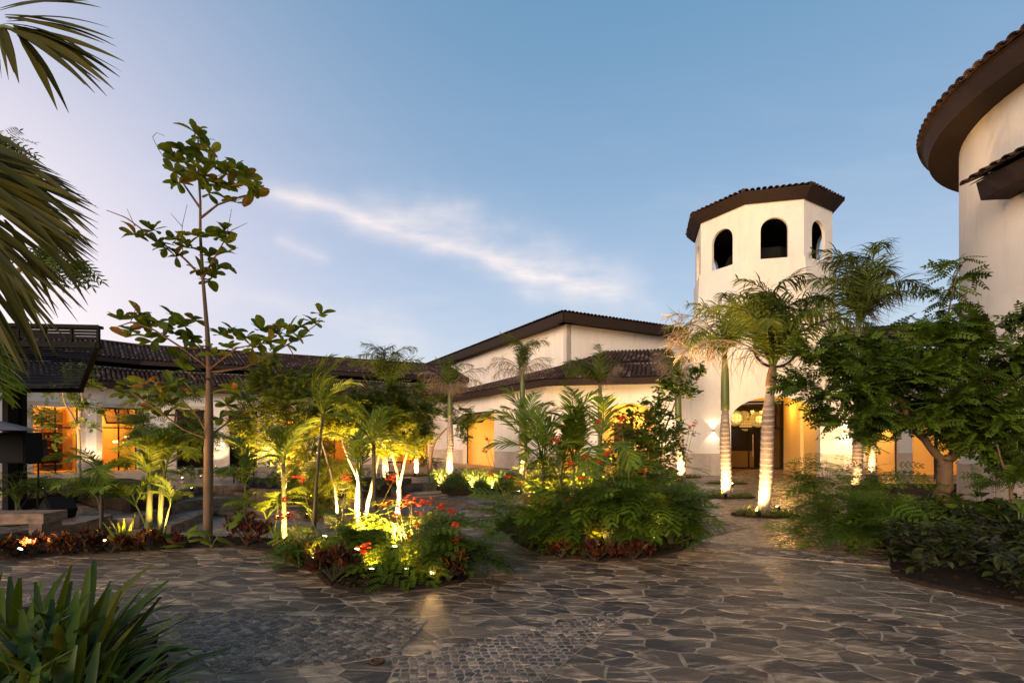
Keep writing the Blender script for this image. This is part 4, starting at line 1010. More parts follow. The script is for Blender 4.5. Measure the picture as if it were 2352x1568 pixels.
arcw(RE+.04, z0e+.47, z0e+1.9, 0, T2, 121, 'roof_deck', m_wood, r2=.3)
def ring_tiles(parent, r0, z0_, slope, a0_, a1_, pitch, rows, sc, budget, lbl=None):
    nb = 0; n = int(abs(a1_-a0_)*r0/pitch)
    for k in range(n):
        t = a0_+(a1_-a0_)*(k+.5)/n; rad = np.array((math.cos(t), math.sin(t), 0)); tan = np.array((-math.sin(t), math.cos(t), 0))
        y = unit(-rad+np.array((0, 0, slope))); z = np.cross(tan, y); x = tan
        if z[2] < 0: z = -z; x = -x
        for r_ in range(rows):
            p = np.array((*RC, z0_))+rad*r0+y*(r_*.40*sc)+z*.02; ks = sc*(1-.07*r_)
            for kd, tp in ((0, TILE), (1, PAN)):
                pp = p if kd == 0 else np.array((*RC, z0_))+np.array((math.cos(t+pitch/r0/2), math.sin(t+pitch/r0/2), 0))*r0+y*(r_*.4*sc)+z*.03
                if nb >= budget: continue
                me = tile_mesh((kd, round(ks, 3)), tp, ks); o = link('roof_tile', me, None, parent)
                M4 = Matrix(((x[0], y[0], z[0], 0), (x[1], y[1], z[1], 0), (x[2], y[2], z[2], 0), (0, 0, 0, 1))); M4.translation = Vector(tuple(pp-np.array(rnd.location))); o.matrix_local = M4; nb += 1
ring_tiles(rr_, RE+.09, z0e+.47, .32, R(112), R(262), .27, 2, 1.5, 270)
# lean-to canopy ring
cr = link('canopy', mesh_of('canopy', [(0, 0, 0), (.01, 0, 0), (0, .01, 0)], [[(0, 1, 2)]]), m_wood, rnd)
zc0 = 7.62; ac0 = math.atan2(12.15-RC[1], 16.2*math.sin(R(41.45))-RC[0]); ac0 = ac0 if ac0 > 0 else ac0+T2; ac1 = R(300)
arcw(5.62, zc0-.42, zc0-.02, ac0+.04, ac1, 60, 'canopy_fascia', m_wood, r2=5.72); arcw(5.62, zc0-.42, zc0-.42, ac0+.04, ac1, 60, 'canopy_soffit', m_wood, r2=RR-.01)
arcw(5.78, zc0, zc0+.38, ac0, ac1, 60, 'canopy_deck', m_wood, r2=RR-.02)
m = under(MB(), rnd); t = ac0+.042
m.extr([(RC[0]+r*math.cos(t), RC[1]+r*math.sin(t), z) for r, z in ((RR-.05, zc0-.42), (5.62, zc0-.42), (5.72, zc0-.01), (RR-.05, zc0+.33))], (math.sin(t)*.04, -math.cos(t)*.04, 0)); m.build('canopy_end', m_wood, rnd)
ring_tiles(cr, 5.88, zc0, .45, ac0-.01, ac1, .27, 2, 1.4, 90)

# ---------------------------------------------------------------- pergola at left
perg = thing('louvred_pergola', 'dark slatted pergola canopy on posts above loudspeakers at left', 'pergola', (-9.5, 11, 0))
A0 = pt(226, 786, 9.2); A1 = pt(-260, 776, 9.2); B0 = pt(186, 890, 13.0); B1 = pt(-260, 890, 13.0)
xd = unit(A1-A0); yd = unit(B0-A0); nn = np.cross(xd, yd); nn = nn if nn[2] > 0 else -nn
for k in range(26):
    t = (k+.5)/26; p0 = A0*(1-t)+B0*t; p1 = A1*(1-t)+B1*t; m = under(MB(), perg); m.box((p0+p1)/2, (np.linalg.norm(p1-p0), .15, .02), ax=(unit(p1-p0), unit(yd+nn*.35), np.cross(unit(p1-p0), unit(yd+nn*.35)))); m.build('slat', m_black, perg)
for p0, p1 in ((A0, B0), (A1, B1), (A0*.6+A1*.4, B0*.6+B1*.4), (A0, A1), (B0, B1)):
    m = under(MB(), perg); m.box((p0+p1)/2-nn*.09, (np.linalg.norm(p1-p0)+.1, .12, .14), ax=(unit(p1-p0), np.cross(nn, unit(p1-p0)), nn)); m.build('beam', m_black, perg)
h_ = zat(752, 9.2)-A0[2]
for k in range(5):
    m = under(MB(), perg); m.box((A0+A1)/2+(0, 0, .05+h_*(k+.5)/5), (np.linalg.norm(A1-A0), .02, h_/5*.86), ax=(xd, np.cross(xd, (0, 0, 1)), (0, 0, 1))); m.build('slat', m_black, perg)
for k in range(9):
    p = A0*(1-k/8)+A1*(k/8); m = under(MB(), perg); m.box(p+(0, 0, h_/2), (.04, .05, h_), ax=(xd, np.cross(xd, (0, 0, 1)), (0, 0, 1))); m.build('upright', m_black, perg)
m = under(MB(), perg); m.box((A0+A1)/2+(0, 0, h_), (np.linalg.norm(A1-A0)+.1, .12, .05), ax=(xd, np.cross(xd, (0, 0, 1)), (0, 0, 1))); m.build('beam', m_black, perg)
for px_, Yp in ((18, 12.4), (30, 12.6), (50, 12.8), (-120, 12.5)):
    q = pt(px_, 1008, Yp)[:2]; zt_ = A0[2]+(B0[2]-A0[2])*(Yp-9.2)/3.8-.1; m = under(MB(), perg); m.box((*q, (zt_-.75)/2), (.14, .14, zt_+.75)); m.build('post', m_black, perg)

# ================================================================ PLANTS
def leafm(name, cols, transl=.3, rough=.6, spec=.2):
    cols = [(c[0]*1.45, c[1]*1.18, c[2]*.55) if c[1] > c[0] else c for c in cols]
    return material(name, (1, 1, 1), rough, spec, var=(.72, .75, .7), scale=3.0, tint=cols, rnd=1.0, transl=transl)
m_palm = leafm('palm_leaf', [(.03, .06, .018), (.065, .11, .03), (.025, .05, .016), (.09, .13, .04), (.04, .075, .02)])
m_dead = leafm('dry_palm_leaf', [(.23, .18, .135), (.17, .13, .10), (.28, .22, .165), (.13, .095, .07)], .15, .8, .2)
m_areca = leafm('areca_leaf', [(.07, .14, .02), (.11, .19, .03), (.05, .10, .018), (.16, .22, .035), (.08, .14, .02)])
m_fern = leafm('feathery_leaf', [(.02, .05, .012), (.09, .18, .03), (.03, .07, .013), (.15, .26, .04), (.025, .06, .012), (.11, .20, .03), (.018, .042, .01)], .35)
m_small = leafm('small_tree_leaf', [(.035, .065, .014), (.12, .17, .03), (.04, .07, .014), (.16, .20, .03), (.03, .055, .012), (.10, .14, .02)], .35)
m_darkl = leafm('dark_tree_leaf', [(.022, .05, .012), (.07, .135, .024), (.018, .042, .010), (.10, .175, .028), (.03, .065, .014)], .28)
m_alm = leafm('almond_leaf', [(.045, .09, .02), (.07, .12, .02), (.035, .07, .016), (.09, .135, .02), (.055, .10, .02), (.05, .09, .018), (.08, .125, .02), (.04, .075, .016), (.10, .14, .02), (.05, .09, .02), (.24, .10, .02), (.06, .11, .02), (.04, .08, .018)], .4)
m_crot = leafm('croton_leaf', [(.04, .012, .010), (.10, .02, .012), (.03, .03, .010), (.22, .045, .012), (.02, .008, .008), (.30, .12, .02), (.05, .015, .012)], .2)
m_strap = leafm('strap_leaf', [(.024, .050, .012), (.05, .095, .018), (.018, .038, .010), (.07, .115, .018), (.03, .06, .012), (.10, .11, .025)], .2, .45, .22)
m_cover = leafm('ground_cover_leaf', [(.014, .024, .010), (.04, .06, .02), (.012, .018, .01), (.10, .10, .03), (.016, .026, .012), (.05, .035, .03)], .15)
m_grass = leafm('grass_blade', [(.10, .14, .03), (.16, .19, .05), (.07, .11, .025), (.22, .22, .10)], .3)
m_will = leafm('willowy_leaf', [(.05, .12, .03), (.07, .15, .035), (.04, .09, .02)], .3)
m_flow = leafm('red_petal', [(.75, .045, .015), (.85, .10, .02), (.65, .03, .02), (.90, .16, .03)], .3, .6)
m_trunk = material('palm_trunk_bark', (.34, .27, .22), .85, .2, var=(.20, .15, .12), scale=3, stretch=(1, 1, 5), bump=.5, bscale=20)
m_shaft = material('green_crownshaft', (.055, .080, .014), .4, .4, var=(.10, .125, .035), scale=2, stretch=(3, 3, .6))
m_bark = material('smooth_tan_bark', (.19, .115, .065), .85, .2, var=(.10, .06, .035), scale=5, stretch=(1.5, 1.5, .4), bump=.5, bscale=22)
m_bark2 = material('pale_bark', (.34, .27, .20), .85, .2, var=(.20, .15, .11), scale=5, bump=.4, bscale=20)
m_stem = material('green_stem', (.10, .13, .03), .6, .3, var=(.16, .14, .05), scale=6)
m_dstem = material('dark_stem', (.05, .04, .022), .7, .3, var=(.08, .06, .03), scale=8)

def rotm(yaw, pitch=0, roll=0):
    """local +X forward, +Z up -> world"""
    return np.array(Matrix.Rotation(yaw, 3, 'Z')@Matrix.Rotation(-pitch, 3, 'Y')@Matrix.Rotation(roll, 3, 'X'))
def blade(L_, w, segs=3, droop=.3, fold=.0, tipw=.08, base=.35, peak=.4, curl=0):
    """single leaf along +X; returns V, quads"""
    t = np.linspace(0, 1, segs+1)
    wd = np.where(t < peak, base+(1-base)*np.sin(t/peak*np.pi/2), tipw+(1-tipw)*np.cos((t-peak)/(1-peak)*np.pi/2))*w/2
    x = L_*t*(1-.25*droop*t); z = -droop*L_*t**2*.7; k = 3 if fold else 2
    if fold:
        V = np.vstack([np.c_[x, -wd, z+fold*wd], np.c_[x, np.zeros(segs+1), z], np.c_[x, wd, z+fold*wd]])
    else: V = np.vstack([np.c_[x, -wd, z], np.c_[x, wd, z]])
    n = segs+1; i = np.arange(segs); Q = [np.c_[i+a*n, i+1+a*n, i+1+(a+1)*n, i+(a+1)*n] for a in range(k-1)]
    return V, np.vstack(Q)
class Scatter:
    """many copies of small leaf shapes gathered with numpy into one mesh"""
    def __init__(s): s.V = []; s.Q = []; s.T = []; s.n = 0
    def put(s, tpl, Rs, ps, sc=1.0, tint=None):
        V, Q = tpl; m = len(ps)
        if m == 0: return
        Rs = np.asarray(Rs); ps = np.asarray(ps); sc = np.broadcast_to(sc, (m,))
        W_ = np.einsum('nij,kj->nki', Rs, V)*sc[:, None, None]+ps[:, None, :]
        s.V.append(W_.reshape(-1, 3)); s.Q.append((Q[None]+(np.arange(m)*len(V))[:, None, None]).reshape(-1, 4)+s.n)
        t = RNG.random(m) if tint is None else np.broadcast_to(tint, (m,))
        s.T.append(np.repeat(t, len(V))); s.n += m*len(V)
    def mesh(s, name, org=(0, 0, 0)):
        return mesh_of(name, np.vstack(s.V)-np.array(org), [np.vstack(s.Q)], np.concatenate(s.T), False)
    def build(s, name, mat, parent, kind=None):
        if not s.V: return None
        o = link(name, s.mesh(name, parent.location), mat, parent)
        if kind: o['kind'] = kind
        return o
def rot_many(yaw, pitch, roll):
    cy, sy_ = np.cos(yaw), np.sin(yaw); cp, sp = np.cos(pitch), np.sin(pitch); cr, sr = np.cos(roll), np.sin(roll); n = len(yaw)
    Z = np.zeros(n); O = np.ones(n)
    Rz = np.array([[cy, -sy_, Z], [sy_, cy, Z], [Z, Z, O]]); Ry = np.array([[cp, Z, -sp], [Z, O, Z], [sp, Z, cp]]); Rx = np.array([[O, Z, Z], [Z, cr, -sr], [Z, sr, cr]])
    return np.einsum('ijn,jkn,kln->nil', Rz, Ry, Rx)

# ---- pinnate frond
def frond_mesh(name, Lr=2.0, arch=.8, nl=34, ll=.55, lw=.035, ang=58, plume=0.0, droop=.5, dead=False, stalk=.12, seed=0, twist=0.0, taper=.35, sag=1.0, mats=None):
    """rachis leaves the crown along +X tilted up by the arch and bends down; leaflets on both sides"""
    rg = np.random.default_rng(seed); K = 14; t = np.linspace(0, 1, K); el = arch-(arch+sag*.9)*t**1.3
    d = np.c_[np.cos(el), np.zeros(K), np.sin(el)]*Lr/(K-1); P = np.vstack([[0, 0, 0], np.cumsum(d, 0)[:-1]])
    P[:, 1] += np.sin(t*2)*twist*Lr*.1
    m = MB(); m.tube(P, np.linspace(.018, .004, K)*max(1, Lr/1.6), 5, .3)
    sc = Scatter()
    for side in (-1, 1):
        for i in range(nl):
            f = stalk+(1-stalk)*(i+.5*(side > 0)+rg.uniform(-.2, .2))/nl; f = min(f, .995); x = f*(K-1); k = int(x); p = P[k]+(P[min(k+1, K-1)]-P[k])*(x-k)
            e = np.interp(f, t, el); g = (f-stalk)/(1-stalk)
            ln = ll*(taper+(1-taper)*math.sin(math.pi*min(1, .15+g*.85))**.7)*rg.uniform(.85, 1.1); a = R(ang)*(1-.45*g)*side+rg.normal(0, .05)
            dr = droop*rg.uniform(.7, 1.3); V, Q = blade(ln, lw*rg.uniform(.8, 1.1), 4 if not dead else 5, dr if not dead else 1.6*rg.uniform(.6, 1.2), tipw=.05)
            pr = rg.normal(0, plume)+(.12 if not dead else -.5)
            M_ = rotm(0, e)@rotm(a, 0, 0)@rotm(0, pr, rg.normal(.2*side, .25))
            if dead: M_ = rotm(a*.9+rg.normal(0, .2), pr-.3, rg.normal(0, .8))
            sc.put((V, Q), [M_], [p], 1.0, rg.random())
    V = np.vstack(sc.V); m.add(V, [np.vstack(sc.Q)], np.concatenate(sc.T))
    me = mesh_of(name, np.vstack(m.v), [np.vstack(q) for q in m.f.values()], np.concatenate(m.t)); me.materials.append(mats or (m_dead if dead else m_palm)); return me
ROY = [frond_mesh('frond', 2.1, 1.0, 62, .56, .030, 60, .36, .85, seed=s, twist=(-1)**s, sag=1.0+.15*s) for s in range(4)]
ROYD = [frond_mesh('dry_frond', 1.7, .5, 40, .62, .016, 48, .4, .5, dead=True, seed=10+s, twist=(-1)**s, sag=1.3) for s in range(3)]
ARE = [frond_mesh('frond', 1.25, 1.0, 24, .42, .036, 52, .08, .32, seed=20+s, stalk=.22, twist=(-1)**s, sag=.45+.3*s, mats=m_areca) for s in range(4)]
def place(me, nm, par, p, yaw, pitch=0, roll=0, sc=1.0):
    o = link(nm, me, None, par); M4 = Matrix(rotm(yaw, pitch, roll).tolist()).to_4x4()@Matrix.Diagonal((sc, sc, sc, 1)); M4.translation = Vector(tuple(np.array(p, float)-np.array(par.location))); o.matrix_local = M4; return o
def royal_palm(label, base, lean, z_tr, z_sh, r, fronds, rings=True, shaft_dead=False, fsc=1.0):
    """fronds: list of (yaw deg, extra pitch deg, scale, dead?)"""
    b = np.array(base, float); o = thing('palm_tree', label, 'palm tree', b, 'ringed royal palms'); top = b+np.array((lean, 0, 0)); 
    n = int(max(12, (z_tr-b[2])/.030)); t = np.linspace(0, 1, n); rr = r*(1.0-.10*t+.10*np.sin(t*np.pi)*1.2-.25*np.clip((t-.75)/.25, 0, 1))*.94; 
    if rings: rr = rr*(1+np.array([.050, .020, -.015, -.025])[np.arange(n) % 4]*RNG.uniform(.6, 1.3, (n+3)//4).repeat(4)[:n]+RNG.normal(0, .006, n))
    m = under(MB(), o); m.tube(np.c_[b[0]+lean*.75*t**1.2+.012*np.sin(t*7+b[0]), np.full(n, b[1]), b[2]+(z_tr-b[2])*t], rr, 18, 0.0); m.build('trunk', m_trunk, o)
    t = np.linspace(0, 1, 10); m = under(MB(), o); r2 = r*(.80-.32*t+.12*np.sin(t*3))
    m.tube(np.c_[b[0]+lean*(.75+.25*t), np.full(10, b[1]), z_tr-.02+(z_sh-z_tr)*t], r2, 12); m.build('crownshaft', m_bark if shaft_dead else m_shaft, o, smooth=True)
    c = np.array((b[0]+lean, b[1], z_sh-.05))
    for k, (yw, pi_, s, dead) in enumerate(fronds):
        me = (ROYD if dead else ROY)[k % (3 if dead else 4)]
        place(me, 'dry_frond' if dead else 'frond', o, c+np.array((0, 0, RNG.uniform(-.12, .05))), R(yw), R(pi_), RNG.uniform(-.3, .3), s*fsc)
    return o
def ring_fr(n, s, p0=10, dead=0, yaw0=0, pd=-25, sd_=.9):
    out = [(yaw0+360*k/n+random.uniform(-14, 14), p0+random.uniform(-12, 14), s*random.uniform(.88, 1.1), False) for k in range(n)]
    out += [(yaw0+40+360*k/max(1, dead)+random.uniform(-25, 25), pd+random.uniform(-15, 15), sd_*random.uniform(.8, 1.1), True) for k in range(dead)]
    return out
def pz(py, Y): return zat(py, Y)
def spotlamp(label, p, aim, power, size=75, lens=True, col=(1, .57, .19), glow_r=.05, off_=0.0):
    """small garden spotlight on a stake with a lit lens"""
    p = np.array(p, float); s = thing('garden_spotlight', label, 'spotlight', p, 'warm garden spotlights'); a = unit(aim)
    m = under(MB(), s); m.tube([p-(0, 0, .3 if p[2] > .1 else 0), p+(0, 0, .05)], .012, 5); m.build('stake', m_black, s)
    c = p+np.array((0, 0, .08)); m = under(MB(), s); m.tube([c-a*.05, c-a*.02, c+a*.05], [.02, .045, .05], 9, cap=True); m.build('housing', m_black, s)
    m = under(MB(), s); m.tube([c+a*.052, c+a*.062], [.028, .026], 9); m.build('lens', m_lamp, s)
    lamp(c+a*.09, power, col, .06, 'spot_light', s, spot=size, aim=a, blend=.7); return s
# royal palms -------------------------------------------------
def rp(label, px, pyb, Y, rtop_px, py_tr, py_sh, wpx, fr, **kw):
    b = pt(px, 0, Y); b[2] = 0; lean = (rtop_px-px)/FOC*Y; wpx = wpx*.78
    return royal_palm(label, b, lean, pz(py_tr, Y), pz(py_sh, Y), wpx/FOC*Y/2, fr, **kw)
def F(*a): return [(y, p, s, bool(d)) for y, p, s, d in a]
rp('tall ringed palm in front of the porch, trunk lit gold, nearest royal palm', 1755, 1183, 11.2, 1775, 885, 838, 36, F((175, 22, .72, 0), (140, 38, .75, 0), (200, 35, .7, 0), (95, 55, .75, 0), (60, 50, .75, 0), (30, 38, .8, 0), (5, 20, .85, 0), (330, 12, .75, 0), (290, 20, .6, 0), (250, 12, .6, 0), (350, 40, .7, 0), (115, 60, .75, 0), (185, 48, .7, 0), (10, 58, .75, 0), (320, 55, .6, 0), (165, 18, .8, 1)), shaft_dead=True, fsc=1.6)
rp('ringed palm with bright green shaft left of the porch arch', 1667, 1138, 14.6, 1665, 940, 815, 30, F((180, 40, .8, 0), (90, 60, .9, 0), (350, 30, .85, 0), (20, 50, .85, 0), (150, 20, .8, 0), (320, 8, .8, 0), (215, -5, .8, 0), (270, 10, .7, 0), (10, 35, .9, 0), (175, 45, 1.0, 1), (195, 30, .9, 1), (160, 20, .8, 1)), fsc=1.32)
rp('ringed palm at the left corner of the clock tower with dead brown crown', 1566, 1094, 21.0, 1556, 965, 880, 25, F((90, 60, .9, 0), (170, 50, .9, 0), (40, 40, .8, 0), (180, 62, .9, 1), (150, 55, .9, 1), (210, 40, .8, 1), (0, 55, .8, 1), (330, 40, .7, 1), (270, 40, .7, 1), (90, 60, .9, 1), (200, 65, .9, 1), (20, 62, .85, 1)), fsc=1.1)
rp('ringed palm right of the porch, with tall feathery crown against the sky', 1968, 1112, 15.6, 1972, 960, 735, 28, F((165, 45, 1.1, 0), (150, 30, 1.0, 0), (190, 20, .9, 0), (95, 65, 1.15, 0), (60, 50, 1.15, 0), (40, 62, 1.2, 0), (20, 35, 1.2, 0), (5, 20, 1.0, 0), (340, 10, .8, 0), (120, 50, 1.1, 0), (260, 15, .7, 0), (35, 55, 1.3, 1), (20, 40, 1.2, 1), (70, 60, 1.2, 1)), fsc=1.3)
rp('slim ringed palm behind, right of the porch, edge lit gold', 2004, 1096, 20.0, 2010, 940, 850, 20, ring_fr(7, .9, 15, 1))
rp('ringed palm standing in shrubs at the left end of the hall wall', 1033, 1094, 21.5, 1034, 957, 890, 20, F((60, 65, .8, 0), (120, 60, .8, 0), (90, 45, .8, 0), (20, 40, .8, 0), (200, 50, .8, 0), (175, 40, 1.0, 1), (150, 25, .9, 1), (10, 42, 1.15, 1), (350, 20, .9, 1), (220, 10, .8, 1), (90, 10, .9, 1), (270, 0, .8, 1), (300, 15, .7, 1)))
rp('ringed palm with green shaft in front of the middle of the hall', 1200, 1096, 21.5, 1200, 933, 853, 20, F((178, 45, 1.0, 0), (160, 60, .9, 0), (0, 40, 1.0, 0), (20, 55, .9, 0), (90, 50, .8, 0), (330, 48, .9, 0), (170, 22, .95, 1), (200, 30, .9, 1), (150, 10, .9, 1), (10, 20, .9, 1), (340, 30, .9, 1), (270, 15, .8, 1), (90, 10, .8, 1)))
rp('palm with drooping green and brown fronds before the hall arch', 1380, 1100, 20.5, 1378, 960, 880, 18, F((90, 75, .9, 0), (60, 65, .8, 0), (180, 12, 1.0, 0), (170, 25, 1.0, 0), (195, 0, .9, 0), (150, 5, .9, 0), (20, 35, .8, 0), (215, 10, .9, 0), (5, 45, .75, 1), (345, 50, .7, 1), (15, 55, .75, 1)), shaft_dead=True)
rp('ringed palm behind the yellow lit tree with arching dark crown', 885, 1096, 19.5, 888, 985, 878, 20, F((178, 45, 1.0, 0), (165, 30, 1.0, 0), (195, 20, .9, 0), (90, 65, .9, 0), (60, 55, .9, 0), (0, 40, 1.05, 0), (15, 25, 1.0, 0), (345, 10, .9, 0), (120, 55, .9, 0), (270, 25, .7, 0)))
rp('short ringed palm with a gold lit base beyond the small steps', 957, 1090, 23.0, 957, 985, 940, 15, ring_fr(6, .7, 10, 2))
# ---- grass rings at palm bases
def tuft(name, label, cat, c, rx, ry, n, L0, w, mat, group=None, hole=.0, up_=1.0):
    o = thing(name, label, cat, (*c[:2], 0), group); s = Scatter(); k = 0
    tpl = [blade(L0, w, 4, d, base=.7, tipw=.05, peak=.2) for d in (.4, .8, 1.3)]
    a = RNG.uniform(0, 2*np.pi, n); rd = np.sqrt(RNG.uniform(hole, 1, n)); ps = np.c_[c[0]+rx*rd*np.cos(a), c[1]+ry*rd*np.sin(a), np.full(n, c[2] if len(c) > 2 else 0.02)]
    for q in range(3):
        i = np.arange(n) % 3 == q; m_ = i.sum(); s.put(tpl[q], rot_many(RNG.uniform(0, 6.28, m_), RNG.normal(1.0*up_, .28, m_), RNG.uniform(-.5, .5, m_)), ps[i], RNG.uniform(.55, 1.15, m_))
    s.build('blades', mat, o, 'stuff'); return o
for px, py, rx, lab, n in ((1757, 1183, .66, 'grassy ring of pale blades round the nearest porch palm', 420), (1672, 1141, .70, 'grassy ring of pale blades round the green shafted palm', 380), (1668, 1110, .72, 'small low grass ring nearest the porch door', 240), (1570, 1096, .7, 'grass ring round the palm at the tower corner', 240), (957, 1092, .8, 'yellow lit grass ring beyond the small steps', 240)):
    p = gp(px, py); tuft('grass_ring', lab, 'grass ring', (p[0], p[1], .02), rx, .28 if px > 1700 else .45, n, .24, .016, m_grass, 'grass rings at the palm feet', .1)
    m = MB(); a = np.linspace(0, 2*np.pi, 20, endpoint=False); P = np.c_[p[0]+(rx+.05)*np.cos(a), p[1]+.5*np.sin(a)]; m.prism(P, .0, .024); q = m.build('tree_pit_soil', m_soil); tag(q, kind='structure')
# ---- areca / young feather palms in the beds
def areca(label, base, stems, mat_stem=None, group='young feather palms in the beds'):
    """stems: (dx, dy, height, lean_x, radius, [(yaw,pitch,scale)...])"""
    b = np.array(base, float); o = thing('feather_palm', label, 'palm', b, group)
    for dx, dy, h, ln, r, fr in stems:
        m = under(MB(), o); t = np.linspace(0, 1, 8); m.tube(np.c_[b[0]+dx+ln*t**1.5, np.full(8, b[1]+dy), b[2]+h*t], r*(1.15-.4*t)*(1+.04*np.cos(t*40)), 8, .3); m.build('stem', mat_stem or m_stem, o, smooth=True)
        c = b+np.array((dx+ln, dy, h-.03))
        for k, (yw, pi_, s) in enumerate(fr): place(ARE[(k+int(h*10)) % 4], 'frond', o, c, R(yw), R(pi_), random.uniform(-.3, .3), s)
    return o
def fan(n, s, p=12, y0=0, j=15): return [(y0+360*k/n+random.uniform(-j, j), p+random.uniform(-14, 16), s*random.uniform(.8, 1.12)) for k in range(n)]
def B(px, Y, z=0.03): q = pt(px, 0, Y); q[2] = z; return q
areca('slender young palm at far left, thin stem with a wide dark crown', B(233, 9.0), [(0, 0, .92, .0, .03, fan(7, .8, 5)), (-.05, .1, .6, -.1, .025, fan(4, .7, 0))], m_dstem)
areca('clump of young palms with bright yellow lit stems, left bed', B(342, 8.7), [(0, 0, .85, .02, .05, fan(6, .85, 20)), (.16, .05, 1.05, .08, .03, fan(6, .95, 25, 20)), (.3, -.05, .5, .10, .018, fan(4, .6, 15)), (-.1, .1, .5, -.2, .018, fan(5, .75, 5)), (.1, .1, 1.15, .05, .022, fan(4, .8, 38))])
areca('yellow lit young palm just right of the tall tree trunk', B(563, 10.2, -.6), [(0, 0, 1.35, .0, .030, [(170, 42, 1.0), (150, 10, .7), (10, 28, .9), (340, 5, .8), (200, 0, .7), (60, 40, .8), (270, 15, .7)])])
areca('small yellow lit palm with drooping fronds beside the inner step', B(612, 9.8, -.6), [(0, 0, .75, .0, .03, fan(7, .75, 8)), (.1, .05, .9, .1, .02, fan(4, .7, 20))])
areca('young palm with arching dark fronds over the brightest garden lamp', B(653, 9.4, -.4), [(0, 0, 1.6, -.02, .045, [(178, 30, .8), (150, 45, .75), (120, 60, .6), (20, 50, .8), (0, 35, .9), (340, 20, .7), (200, 18, .7)])])
areca('tall thin palm with fresh green frond rising over the roofs', B(722, 9.2), [(0, 0, 2.1, .16, .030, [(20, 50, 1.0), (10, 30, .8), (85, 75, .7), (170, 0, .5), (0, 58, .95), (350, -25, .7)])], m_dstem)
areca('large palm on a dark stem at centre with a big yellow frond arching left', B(866, 7.4), [(-.03, 0, 1.55, -.02, .035, [(178, 35, .95), (182, 10, .7), (90, 58, .55), (40, 50, .6), (10, 35, .65), (355, 15, .6), (20, -20, .55)]), (-.2, .15, 1.1, -.1, .025, fan(5, .8, 30))], m_dstem)
areca('left palm of the middle bed, fronds reaching toward the awning', B(1208, 9.6), [(0, 0, 1.55, .0, .035, [(176, 20, 1.0), (165, 45, 1.0), (190, 8, .9), (140, 40, .8), (20, 48, .9), (0, 15, .9), (60, 60, .9), (340, 0, .8), (270, 0, .6)])], m_dstem)
areca('young palm in the middle bed with dense downswept green fronds', B(1248, 8.6), [(0, 0, 1.25, .0, .035, [(178, 22, .9), (160, 42, .9), (20, 40, .9), (5, 5, .9), (190, -8, .9), (60, 65, .9), (120, 70, .8), (240, 0, .6), (300, 0, .6)]), (.25, .2, 1.2, .1, .02, fan(5, .8, 25))], m_dstem)
areca('upright palm at centre of the middle bed with tall spear fronds', B(1318, 9.0), [(0, 0, 1.2, .0, .035, fan(6, .95, 35)), (.1, .1, 1.6, .0, .02, [(170, 50, .9), (10, 50, .9), (90, 70, .9)]), (-.15, 0, .9, -.1, .02, fan(5, .7, 20))])
areca('palm with one long frond hanging straight down, middle bed', B(1375, 8.2), [(0, 0, 1.50, .02, .028, [(265, -42, 1.0), (285, -38, .9), (20, 30, .8), (170, 35, .8), (90, 60, .9), (0, -5, .7)]), (.2, .1, .7, .1, .02, [(20, 25, .9), (0, 10, .8), (60, 40, .7)])], m_dstem)
areca('thin palm with a small tuft high behind the middle bed', B(1384, 12.5), [(0, 0, 2.15, .0, .035, [(170, 40, .6), (120, 60, .6), (20, 50, .6), (60, 30, .5)])], m_bark)
# ---- small-leaf trees
LEAF_S = blade(.052, .030, 2, .2, base=.4); LEAF_M = blade(.075, .042, 2, .25, base=.4)
def spray_tpl(n=5, L_=.20, l=.055, w=.028, droop=.3):
    """pinnate spray: leaflets either side of a thin stalk"""
    s = Scatter(); 
    for k in range(n):
        f = (k+1)/(n+.3); p = (L_*f, 0, -droop*L_*f*f)
        for sd_ in (-1, 1): s.put(blade(l*(1-.3*abs(f-.5)), w, 2, .35, base=.4), [rotm(sd_*1.05, -.15, .25*sd_)], [p])
    s.put(blade(l, w, 2, .3), [rotm(0)], [(L_, 0, -droop*L_)]); s.put(blade(L_, .004, 3, droop), [rotm(0)], [(0, 0, 0)])
    return np.vstack(s.V), np.vstack(s.Q)
SPRAY = spray_tpl(); SPRAY_B = spray_tpl(7, .34, .085, .042, .25); SPRAY_N = spray_tpl(6, .22, .075, .016, .5)
